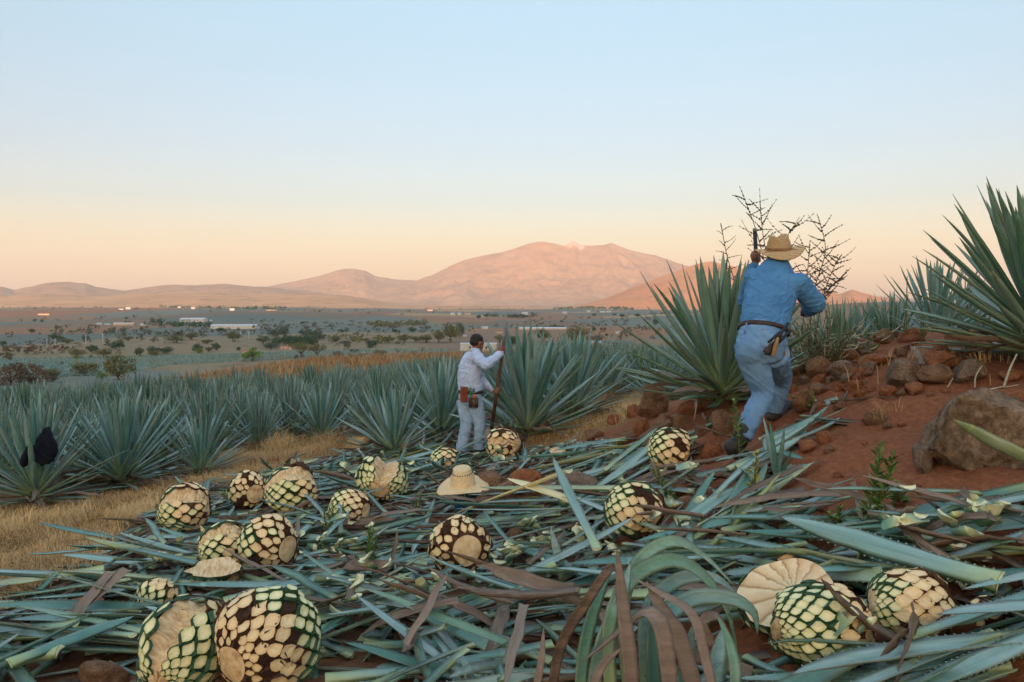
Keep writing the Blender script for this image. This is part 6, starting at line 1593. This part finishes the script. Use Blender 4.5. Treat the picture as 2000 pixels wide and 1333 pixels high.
for lab, grp, kind, sh, pts in (
  ('grey-olive tree in the row along the dirt road', 'roadside trees', 'olive', 'round', [(790, 669, 32, 18), (832, 670, 30, 18), (856, 670, 28, 28), (760, 670, 30, 14), (812, 669, 24, 14)]),
  ('dark evergreen in the dense grove beyond the acacias', 'dark grove', 'dark', 'round', [(541, 678, 26, 20), (560, 678, 30, 24), (584, 679, 32, 24), (608, 678, 30, 24), (572, 676, 30, 22), (596, 676, 26, 20)]),
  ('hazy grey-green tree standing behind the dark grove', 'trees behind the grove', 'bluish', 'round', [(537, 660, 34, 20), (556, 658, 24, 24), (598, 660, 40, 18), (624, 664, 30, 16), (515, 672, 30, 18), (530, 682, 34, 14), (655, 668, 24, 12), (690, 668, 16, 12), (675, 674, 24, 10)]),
  ('dark round tree scattered along the edge of the far agave band', 'trees along the agave band', 'dark', 'round', [(180, 690, 26, 17), (228, 683, 34, 18), (272, 696, 21, 18), (300, 693, 30, 18), (325, 692, 30, 16), (386, 690, 21, 20), (422, 685, 19, 16), (466, 686, 9, 9), (105, 664, 20, 12), (120, 668, 20, 12), (167, 666, 18, 13), (62, 651, 13, 9), (7, 675, 14, 10)]),
  ('olive crowned tree near the far agave band', 'olive trees by the agave band', 'olive', 'round', [(150, 699, 34, 20), (203, 699, 32, 20), (302, 697, 22, 14), (408, 688, 16, 12), (455, 668, 32, 23), (130, 672, 26, 12), (345, 670, 40, 16), (375, 664, 30, 16), (405, 672, 26, 10), (250, 666, 24, 10)]),
  ('small bright green tree at the edge of the agave band', 'bright trees by the agave band', 'bright', 'round', [(390, 692, 13, 14), (150, 703, 10, 9), (177, 701, 8, 9)]),
  ('distant dark tree dotted over the valley fields', 'distant valley trees', 'dark', 'round', [(430, 649, 20, 10), (82, 630, 9, 7), (68, 629, 10, 7), (240, 650, 10, 7), (213, 646, 7, 5), (247, 624, 9, 5), (590, 634, 9, 6), (668, 650, 10, 7), (770, 650, 12, 9), (805, 650, 20, 12), (800, 634, 8, 9), (935, 622, 12, 7), (950, 620, 14, 6), (1010, 621, 40, 8), (1000, 621, 30, 7), (1040, 615, 8, 5), (1160, 618, 10, 6), (1215, 620, 16, 7), (1245, 620, 14, 8), (1097, 630, 8, 5), (1200, 617, 10, 5), (1115, 602, 8, 4), (1280, 636, 14, 14), (1160, 648, 10, 10), (1185, 657, 8, 6), (1232, 656, 8, 5), (520, 600, 30, 5), (500, 600, 16, 5), (552, 600, 8, 7), (380, 600, 9, 6), (408, 602, 8, 5)])):
    for q in pts: tree(*q, kind, sh, lab, grp, int(q[0]))
# far scrub: countless
SCR = [crown_arr(60 + k, 7, 9, .09, 'bush') for k in range(5)]
mb = MB(); n = 0
for t in range(9000):
    d_ = math.exp(g.uniform(math.log(420), math.log(4200))); a = g.uniform(-.62, .62); x, y = d_ * math.sin(a), d_ * math.cos(a)
    if fbm(np.array([x / 160.]), np.array([y / 260.]), 3, 77)[0] + g.normal(0, .12) < .12: continue
    r_ = g.uniform(1.0, 3.4) * (1 + d_ / 3500); z = Hs(x, y)
    V, Qs, rs = SCR[n % 5]; mb.add(V * [r_ * 2.4, r_ * 2.4, r_ * 1.7] + [x, y, z - r_ * .15], [Qs], 0, r=rs); n += 1
    if n > 900: break
tag(mb.build('distant_scrub', [foliage('far_scrub', (.05, .06, .035), (.17, .145, .085))], smooth=False), 'scrub and bushes speckling the valley fields', kind='stuff')
# dark bands of trees along field edges
for k, (pts, lab) in enumerate((([(290, 632), (330, 636), (370, 640), (412, 640)], 'dark band of trees below the white warehouse'), ([(955, 620), (1000, 622), (1045, 620)], 'dark tree belt around the distant sheds'), ([(0, 688), (60, 690), (130, 688)], 'brown scrub belt along the near valley edge'), ([(640, 664), (700, 668), (760, 672)], 'scrubby tree belt beside the dirt road'), ([(270, 600), (400, 604), (470, 606), (560, 604)], 'thin tree belt round the sunlit houses'), ([(700, 634), (760, 640), (830, 634)], 'hedge line between the middle fields'), ([(100, 655), (220, 652), (330, 658)], 'hedge line of low bushes across the plain'), ([(1080, 606), (1150, 604), (1240, 606)], 'dark tree belt under the spotted hill'))):
    mb = MB(); P = [gp(x_, y_, 100) for x_, y_ in pts]; n = 0
    for a_, b_ in zip(P[:-1], P[1:]):
        m = int(max(8, (b_ - a_).length / 9))
        for q in range(min(m, 60)):
            c_ = a_.lerp(b_, g.uniform()); r_ = (2.2 + c_.y / 900) * g.uniform(.7, 1.5); x_, y_ = c_.x + g.normal(0, 3), c_.y + g.normal(0, 10)
            V, Qs, rs = SCR[int(g.integers(0, 5))]; mb.add(V * [r_ * 2.6, r_ * 2.6, r_ * 2.0] + [x_, y_, Hs(x_, y_) - .3], [Qs], 0, r=rs)
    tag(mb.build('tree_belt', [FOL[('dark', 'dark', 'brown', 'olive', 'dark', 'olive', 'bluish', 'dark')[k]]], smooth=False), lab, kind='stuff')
# far planted rows
BANDP = [poly_world([(-80, 712), (0, 698), (250, 696), (480, 690), (705, 684), (880, 682), (880, 694), (700, 700), (480, 706), (330, 714), (210, 735), (95, 735), (-80, 725)]), poly_world([(880, 690), (1000, 684), (1240, 676), (1240, 668), (1040, 672), (900, 680)])]
mb = MB()
for bp_, nrow in zip(BANDP, (3.2, 3.2)):
    lo, hi = bp_.min(0), bp_.max(0); c_, s_ = math.cos(R(22)), math.sin(R(22)); X = []; Y = []
    ext = np.linalg.norm(hi - lo); cx, cy = (lo + hi) / 2
    for u in np.arange(-ext / 2, ext / 2, nrow):
        v = np.arange(-ext / 2, ext / 2, 1.5) + g.normal(0, .2); X.append(cx + u * c_ + v * s_); Y.append(cy - u * s_ + v * c_)
    X = np.concatenate(X); Y = np.concatenate(Y); m = in_poly(bp_, X, Y); X, Y = X[m], Y[m]
    if len(X) > 16000: k = g.choice(len(X), 16000, False); X, Y = X[k], Y[k]
    Z = H(X, Y); k = len(X)
    for q in range(5):
        az = g.uniform(0, 6.28, k); el = g.uniform(.5, 1.4, k); L = g.uniform(.9, 1.4, k)
        dx, dy, dz = np.cos(az) * np.cos(el) * L, np.sin(az) * np.cos(el) * L, np.sin(el) * L
        B = np.stack([X, Y, Z], -1); w_ = .17; sx, sy = -np.sin(az) * w_, np.cos(az) * w_
        V = np.stack([B + np.stack([sx, sy, 0 * sx], -1), B - np.stack([sx, sy, 0 * sx], -1), B + np.stack([dx, dy, dz], -1)], 1).reshape(-1, 3)
        mb.add(V, [np.arange(3 * k).reshape(-1, 3)], 0, s=.5, e=0, r=np.repeat(g.uniform(0, 1, k), 3))
tag(mb.build('agave_rows', [M_leafb], smooth=False), 'far planted agave rows in the valley', kind='stuff')
# buildings
M_wallw = simple('white_wall', [(.3, (.50, .47, .42)), (.7, (.64, .61, .56))], .6, .9, .1, .01)
M_wallp = simple('plaster_wall', [(.3, (.50, .36, .25)), (.7, (.62, .47, .34))], .6, .9, .1, .01)
M_roofm = simple('metal_roof', [(.3, (.45, .48, .52)), (.7, (.62, .66, .70))], .4, .5, .1, .01)
M_roofd = simple('dark_roof', [(.3, (.10, .10, .11)), (.7, (.18, .18, .19))], .4, .8, .1, .01)
M_roofr = simple('tile_roof', [(.3, (.30, .12, .07)), (.7, (.42, .18, .11))], .4, .8, .1, .01)
M_teal = simple('teal_roof', [(.3, (.03, .22, .19)), (.7, (.05, .28, .24))], .4, .6, .1, .01)
M_pane = simple('window_pane', [(.3, (.02, .022, .025)), (.7, (.05, .052, .055))], 2, .2, 0, 0)
def building(px, py, w, h, label, wall=None, roof=None, depth=.6, gable=.25, wins=0, door=False, group=None, name='house', open_=0):
    p = gp(px, py, 100); s_ = p.y / F_PX; W, Hh = w * s_, h * s_; Dp = max(W * depth if W < 25 else 14, 4)
    e_ = empty(name, (p.x, p.y + Dp / 2, p.z - .3)); tag(e_, label, 'building', group); wall = wall or M_wallw; roof = roof or M_roofm
    V, Q = box_arr((0, 0, Hh * .5), (W, Dp, Hh)); link('wall', mk_mesh('wall', V, [Q], [wall], smooth=False), e_)
    o = .25; gz = Hh * gable
    V = np.array([[-W / 2 - o, -Dp / 2 - o, Hh + .02], [W / 2 + o, -Dp / 2 - o, Hh + .02], [W / 2 + o, Dp / 2 + o, Hh + .02], [-W / 2 - o, Dp / 2 + o, Hh + .02], [-W / 2 - o, 0, Hh + gz + .05], [W / 2 + o, 0, Hh + gz + .05]])
    link('roof', mk_mesh('roof', V, [np.array([[0, 1, 5, 4], [2, 3, 4, 5]]), np.array([[0, 4, 3], [1, 2, 5]])], [roof], smooth=False), e_)
    for k in range(wins):
        x = -W / 2 + W * (k + .6) / (wins + .2); V, Q = box_arr((x, -Dp / 2 - .03, Hh * .55), (min(1.4, W / wins * .5), .1, Hh * .35)); wo = link('window', mk_mesh('window', V, [Q], [M_wallp], smooth=False), e_); V2, Q2 = box_arr((x, -Dp / 2 - .06, Hh * .55), (min(1.4, W / wins * .5) * .8, .1, Hh * .28)); link('pane', mk_mesh('pane', V2, [Q2], [M_pane], smooth=False), wo)
    if door: V, Q = box_arr((W * .1, -Dp / 2 - .03, Hh * .3), (1.3, .1, Hh * .6)); link('door', mk_mesh('door', V, [Q], [M_roofd], smooth=False), e_)
    return e_
building(934, 687, 70, 16, 'long white building standing behind the digging worker', gable=.06, wins=2, door=True)
building(1154, 676, 42, 7, 'shed with a pale metal roof under the olive tree', M_wallp, M_roofm, gable=.45, wins=3)
building(1188, 679, 22, 5, 'low shed with a pale roof next to the bigger shed', M_wallp, M_roofm, gable=.6, wins=1)
building(1060, 645, 92, 3.5, 'very long grey-roofed shed in the works across the valley', M_wallp, M_roofm, .3, .6, name='shed')
building(375, 630, 48, 7, 'white warehouse with an arched dark entrance', gable=.3, wins=2, door=True, name='warehouse')
building(362, 631, 14, 5, 'small annex at the end of the white warehouse', M_wallw, M_roofd, gable=.3, door=True)
building(411, 628, 5, 2.6, 'tiny white hut past the white warehouse', gable=.3)
building(455, 643, 88, 7, 'long white greenhouse on bare brown fields', gable=.35, name='greenhouse')
building(481, 692, 18, 6, 'brown hut at the edge of the dark grove', M_wallp, M_roofr, gable=.3, wins=1)
building(572, 681, 20, 5, 'ruined tan hut beside the dark grove', M_wallp, M_roofr, gable=.3, wins=2) if False else None
building(558, 683, 20, 6, 'tan hut in front of the dark grove', M_wallp, M_roofr, gable=.25, wins=2)
building(210, 635, 12, 3, 'house with a teal roof in the distant hamlet', M_wallw, M_teal, gable=.6)
building(280, 637, 13, 3.5, 'white house apart from the distant hamlet', gable=.4, wins=1)
building(193, 634, 10, 2.4, 'low white house beside the teal-roofed one', gable=.4)
for k in range(5): building(225 + k * 8, 636, 7.4, 4, 'terrace unit with a pink gable front in the distant hamlet', M_wallp, M_wallw, 1, .45, group='terrace row in the hamlet')
for k, (px, py, w, h, m) in enumerate(((45, 594, 18, 2.4, 0), (146, 593, 4, 2.6, 0), (150, 599, 5, 2.6, 0), (236, 606, 9, 2.5, 0), (250, 605, 9, 4, 0), (319, 600, 6, 3, 0), (331, 599, 6, 3, 0), (350, 602, 6, 2.6, 0), (377, 604, 7, 3, 0), (453, 607, 9, 4, 0), (85, 616, 22, 3, 1), (530, 607, 20, 2, 1))):
    building(px, py, w, h, 'sunlit house on the slopes under the foothills', M_wallp if m else M_wallw, M_roofr if m else M_wallw, gable=.25, group='sunlit far houses')
for k, (px, py, w, h, m) in enumerate(((840, 608, 10, 3, 1), (884, 615, 8, 3, 0), (897, 615, 8, 3, 0), (913, 615, 12, 3.4, 1), (1025, 615, 12, 4, 0), (1103, 613, 9, 3, 0), (1150, 610, 7, 2.4, 0), (1177, 611, 9, 2.5, 0), (1189, 611, 8, 2.5, 0), (1210, 617, 6, 2, 0), (926, 646, 10, 4, 1), (947, 643, 12, 4, 0), (975, 651, 14, 3, 1), (1209, 653, 12, 4, 0), (906, 658, 10, 3, 0), (375, 668, 12, 2.5, 1))):
    building(px, py, w, h, 'small shaded house or shed among the valley fields', M_wallp if m else M_wallw, M_roofr if m else M_roofm, gable=.3, group='shaded valley houses')
for k, (px, py) in enumerate(((92, 684), (108, 684), (168, 676), (201, 672), (470, 668), (486, 668))):
    p = gp(px, py, 100); h_ = 7.5; e_ = empty('utility_pole', p); tag(e_, 'pale concrete utility pole in the valley', 'pole', 'utility poles')
    V, Q, T = tube_arr([(0, 0, -.5), (0, 0, h_)], [.22, .15], n=8); link('post', mk_mesh('post', V, [Q, T], [M_roofm]), e_)
    V, Q = box_arr((0, 0, h_ - .6), (1.8, .14, .14)); link('crossarm', mk_mesh('crossarm', V, [Q], [M_roofm], smooth=False), e_)
# ================================================================== WEEDS AND SHRUBS
M_stem = simple('weed_stem', [(.3, (.10, .13, .04)), (.7, (.17, .19, .07))], 8, .7, 0, 0)
M_stemd = simple('dry_stem', [(.3, (.10, .065, .04)), (.7, (.2, .14, .09))], 8, .8, 0, 0)
M_seed = simple('seed_head', [(.3, (.05, .045, .028)), (.7, (.12, .105, .065))], 20, .8, .2, .005)
M_greyf = dry_mat('grey_green_leaf', (.10, .125, .065), (.30, .32, .20))
M_paleseed = simple('pale_seed_spike', [(.3, (.30, .29, .19)), (.7, (.48, .45, .32))], 30, .8, .2, .004)
def weed_leaves(stem, n, L, W, seed, droop=.3, start=.12):
    """lance leaves up a stem"""
    g = np.random.default_rng(seed); P = smooth_path(stem, 40); mbv = []; mbq = []; rr_ = []; k = 0
    for i in range(n):
        f = start + (1 - start) * (i + .5) / n; p = P[int(f * 39)]; az = i * 2.4 + g.normal(0, .3); l = L * (1 - .55 * f ** 2) * g.uniform(.7, 1.2); el = R(30 + 35 * f) + g.normal(0, .15)
        d = np.array([math.cos(az) * math.cos(el), math.sin(az) * math.cos(el), math.sin(el)]); sd_ = np.array([-math.sin(az), math.cos(az), 0]) * W * .5 * g.uniform(.7, 1.2)
        m = p + d * l * .5; t = p + d * l + [0, 0, -droop * l]
        mbv += [p, m + sd_, t, m - sd_]; mbq.append([k, k + 1, k + 2, k + 3]); rr_ += [g.uniform(0, 1)] * 4; k += 4
    return np.array(mbv), np.array(mbq), np.array(rr_)
def weed(px, py, tx, ty, n, L, W, label, stems=1, mat_=None, dd=0.0, group=None, name='weed'):
    L, W = L * 1.25, W * 1.6
    p = gp(px, py); e_ = empty(name, p); tag(e_, label, 'weed', group); g = np.random.default_rng(int(px + py)); o0 = np.array(p[:])
    for s_ in range(stems):
        q = at(tx + (g.normal(0, 14) if s_ else 0), ty + (abs(g.normal(0, 25)) if s_ else 0), p.y + dd + g.normal(0, .05)); b0 = p + Vector((g.normal(0, .03), g.normal(0, .03), 0)) * (s_ > 0)
        st = [b0, b0.lerp(q, .5) + Vector((g.normal(0, .015), g.normal(0, .015), 0)), q]
        V, Q, T = tube_arr(smooth_path(st, 10), np.linspace(.009, .003, 10), n=6); link('stem', mk_mesh('stem', V - o0, [Q, T], [M_stem]), e_)
        V, Q, r_ = weed_leaves(st, n, L, W, int(px) + s_); lf = link('leaves', mk_mesh('leaves', V - o0, [Q], [mat_ or M_weed], None, {'r': r_}, smooth=False), e_); lf['kind'] = 'stuff'
    return e_
weed(1446, 912, 1432, 782, 46, .105, .018, 'leafy green weed standing in front of the climbing worker\'s leg')
weed(1484, 1000, 1478, 885, 30, .085, .02, 'yellowing weed with wilted leaves below the agave shoot', mat_=dry_mat('yellow_weed', (.16, .16, .03), (.38, .34, .09)))
weed(1682, 1062, 1722, 872, 60, .11, .018, 'tall bright weed growing from the bare red soil', 2)
weed(1660, 1040, 1640, 990, 24, .06, .016, 'low leafy weed at the foot of the tall bright one', 3)
weed(1745, 985, 1752, 945, 20, .07, .016, 'short weed tuft beside the tall bright one', 3)
weed(715, 1150, 722, 1030, 60, .07, .008, 'feathery green weed clump in the middle of the pile', 6)
weed(655, 1060, 650, 980, 36, .07, .008, 'feathery weed growing in front of the weed-hidden heart', 4)
weed(818, 1010, 822, 965, 26, .05, .010, 'small feathery weed near the straw hat', 3)
weed(1320, 985, 1268, 912, 40, .06, .010, 'leaning feathery weed beside the lone heart', 2)
weed(1566, 800, 1563, 768, 20, .06, .014, 'little green sprout by the round brown boulder', 2); weed(1586, 800, 1584, 772, 20, .05, .014, 'second little green sprout by the round brown boulder', 2)
weed(1240, 855, 1243, 822, 20, .05, .012, 'small weed among rocks of the heap', 2); weed(1386, 838, 1388, 814, 18, .05, .012, 'thin weed between rocks near the climbing worker', 2)
weed(1700, 690, 1698, 645, 24, .06, .010, 'thin upright weed on the crest of the mound', 2); weed(1290, 770, 1286, 690, 46, .08, .012, 'tall narrow weed against the green-tinged agave', 2)
weed(1112, 825, 1118, 740, 40, .07, .014, 'yellow-green weed against the large dense agave', 2, mat_=dry_mat('lime_weed', (.12, .17, .03), (.30, .36, .09)))
weed(1100, 905, 1106, 872, 16, .05, .012, 'tiny weed at the foot of the grass bank', 2)
weed(1805, 668, 1790, 560, 40, .06, .008, 'wispy pale weed rising beside the huge agave', 2, mat_=M_greyf); weed(1770, 662, 1772, 540, 40, .05, .007, 'thin seeding weed on the crest beside the huge agave', 2, mat_=M_greyf)
weed(1800, 1345, 1800, 1275, 70, .06, .004, 'fine yellow-flowered weed in front of the earth-caked heart', 7, mat_=dry_mat('fine_yellow_weed', (.16, .15, .03), (.50, .42, .10)))
weed(1490, 1005, 1560, 985, 22, .04, .010, 'creeping green weed on the red soil', 2)
# the seeding shrub behind the climbing worker: dark spikes against the sky
DS = gp(1410, 790).y + .55
sh = empty('seeding_shrub', at(1530, 720, DS)); sh.location.z = Hs(sh.location.x, sh.location.y)
tag(sh, 'tall wispy shrub with dark seed spikes rising behind the climbing worker', 'shrub'); o0 = np.array(sh.location[:]); g = np.random.default_rng(31)
def spike_chain(p, d, L, n, sz, mb):
    cur = g.uniform(0, 1); fs = np.linspace(0, 1, 7); V, Q, T = tube_arr([p + d * L * f + np.array([0, 0, (-.35 + .9 * cur) * L * f * f]) for f in fs], np.linspace(.0036, .0016, 7), n=4); mb.add(V - o0, [Q, T])
    for i in range(n):
        f = (i + .7) / n; c_ = p + d * L * f + np.array([0, 0, (-.35 + .9 * cur) * L * f * f]); r_ = sz * (1.15 - .6 * f) * g.uniform(.7, 1.25)
        dv = d + g.normal(0, .35, 3); dv /= np.linalg.norm(dv); X = dv; Y = np.cross(X, [0.1, 1, .2]); Y /= np.linalg.norm(Y); Z = np.cross(X, Y)
        mb.add((V0 * [r_ * 1.5, r_ * .75, r_ * .75]) @ np.stack([X, Y, Z]) + c_ - o0, [T0])
for k, pts in enumerate(([(1528, 720), (1506, 570), (1478, 455), (1448, 372)], [(1532, 720), (1518, 600), (1492, 470), (1484, 396)], [(1545, 715), (1542, 560), (1534, 475), (1562, 424)], [(1575, 715), (1590, 570), (1612, 490), (1598, 422)], [(1560, 715), (1596, 610), (1622, 560), (1650, 545)], [(1470, 715), (1440, 570), (1420, 500), (1408, 436)], [(1560, 715), (1575, 560), (1582, 470)], [(1585, 715), (1605, 590), (1630, 520), (1642, 500)])):
    P = smooth_path([at(x, y, DS + g.normal(0, .08)) for x, y in pts], 30)
    V, Q, T = tube_arr(P, np.linspace(.009, .003, 30), n=6); link('stem', mk_mesh('stem', V - o0, [Q, T], [M_stemd]), sh)
    mb = MB(); nb = 15 if k != 5 else 14
    for i in range(nb):
        f = .42 + .56 * i / nb; p = P[int(f * 29)]; sg = 1 if i % 2 else -1; up_ = g.uniform(.1, .9)
        d = np.array([sg * g.uniform(.6, 1), g.uniform(-.5, .5), up_]); d /= np.linalg.norm(d); L = (.26 - .12 * abs(f - .7)) * g.uniform(.6, 1.15) * (.6 if k == 5 else 1)
        spike_chain(p, d, L, int(g.integers(5, 9)), .0125 if k != 5 else .008, mb)
    spike_chain(P[-6], (P[-1] - P[-6]) / np.linalg.norm(P[-1] - P[-6]), np.linalg.norm(P[-1] - P[-6]) * 1.2, 7, .0125 if k != 5 else .008, mb)
    o = mb.build('seed_spikes', [M_seed], sh); o['kind'] = 'stuff'
# grey-green shrub
DG = gp(1601, 742).y + .35
gs = empty('grey_shrub', at(1610, 735, DG)); gs.location.z = Hs(gs.location.x, gs.location.y); o0 = np.array(gs.location[:])
tag(gs, 'dense grey-green shrub with pale seed spikes beside the climbing worker', 'shrub')
mbl = MB(); mbs = MB(); mbp = MB()
for k in range(46):
    a = g.uniform(0, 6.28); b0 = o0 + [g.normal(0, .08), g.normal(0, .08), 0]; L = g.uniform(.35, .75)
    d = np.array([math.cos(a) * g.uniform(.2, .95), math.sin(a) * g.uniform(.2, .8), g.uniform(.6, 1)]); d /= np.linalg.norm(d); d[0] *= 1.15
    st = [b0, b0 + d * L * .5 + [0, 0, .05], b0 + d * L + [0, 0, -.05 * L]]
    V, Q, T = tube_arr(smooth_path(st, 6), np.linspace(.005, .0015, 6), n=5); mbs.add(V - o0, [Q, T])
    V, Q, r_ = weed_leaves(st, 70, .055, .014, 900 + k, .2, .05); mbl.add(V - o0, [Q], 0, r=r_)
    if k % 2 == 0:
        tip = np.array(st[-1]); dd = d + [0, 0, -.3]; dd /= np.linalg.norm(dd)
        for q in range(3):
            p0 = tip - d * .12 * q; d2 = dd + g.normal(0, .5, 3); d2 /= np.linalg.norm(d2); V, Q, T = tube_arr([p0, p0 + d2 * .05, p0 + d2 * .10 + [0, 0, .01]], [.004, .0065, .003], n=5); mbp.add(V - o0, [Q, T])
for nm_, m_, mt in (('stems', mbs, M_stemd), ('foliage', mbl, M_greyf), ('seed_spikes', mbp, M_paleseed)):
    o = m_.build(nm_, [mt], gs, smooth=False); o['kind'] = 'stuff'
# dead weed head in the huge agave, dry sticks on the mound
for k, (pts, r_, lab) in enumerate((([(1960, 760), (1972, 722), (1986, 692)], .010, 'pale dry stick leaning over the boulder'), ([(1904, 760), (1906, 735), (1918, 715)], .007, 'thin pale forked stick behind the boulder'), ([(1850, 760), (1862, 738)], .005, 'short dry stick by the grey rounded stone'), ([(1846, 686), (1900, 680), (1960, 672)], .008, 'dry grey stick lying under the huge agave'), ([(1960, 758), (1930, 762), (1990, 752)], .006, 'dry stick lying flat behind the boulder'))):
    p0 = gp(*pts[0]); P = [p0 + Vector((0, 0, .01))] + [at(x, y, p0.y + .02 * j) for j, (x, y) in enumerate(pts[1:], 1)]
    V, Q, T = tube_arr(smooth_path(P, 10), np.linspace(r_, r_ * .6, 10), n=7); o = link('dry_stick', mk_mesh('dry_stick', V, [Q, T], [M_paleseed])); tag(o, lab, 'stick')
# straw tuft on the slab and dead weeds
mb = MB()
p0 = gp(1728, 826); g = np.random.default_rng(4); n = 60
V, Q, T = [], [], []
x = p0.x + g.normal(0, .05, n); y = p0.y + g.normal(0, .03, n)
V, Qd, Tr, r_ = blades(x, y, .12, .004, 1.2, 77, None, .06); tuft = link('straw_tuft', mk_mesh('straw_tuft', V, [Qd, Tr], [M_grass], None, {'r': r_})); tag(tuft, 'tuft of pale straw lying on the flat slab', 'grass tuft'); tuft['kind'] = 'stuff'
for k, (px, py, n, h_, rad, lab) in enumerate(((628, 870, 500, .28, .22, 'rusty dead weeds at the foot of the field edge agaves'), (545, 880, 300, .25, .2, 'dry weed tangle at the field edge'), (100, 1010, 500, .2, .5, 'pale flowering dry weeds beside the path'), (1180, 800, 500, .3, .3, 'dry brown brush under the large dense agave'), (1900, 690, 400, .16, .4, 'dry twigs under the huge agave'), (1340, 770, 300, .2, .25, 'dry grass under the agave being cut'), (1700, 650, 400, .25, .7, 'dry yellow weeds along the crest of the mound'))):
    p0 = gp(px, py); g = np.random.default_rng(k); x = p0.x + g.normal(0, rad, n); y = p0.y + g.normal(0, rad * .6, n)
    V, Qd, Tr, r_ = blades(x, y, h_, .006, .9, 90 + k); tag(link('dry_weeds', mk_mesh('dry_weeds', V, [Qd, Tr], [M_grass if k not in (0, 3) else M_grass_far], None, {'r': r_})), lab, kind='stuff')
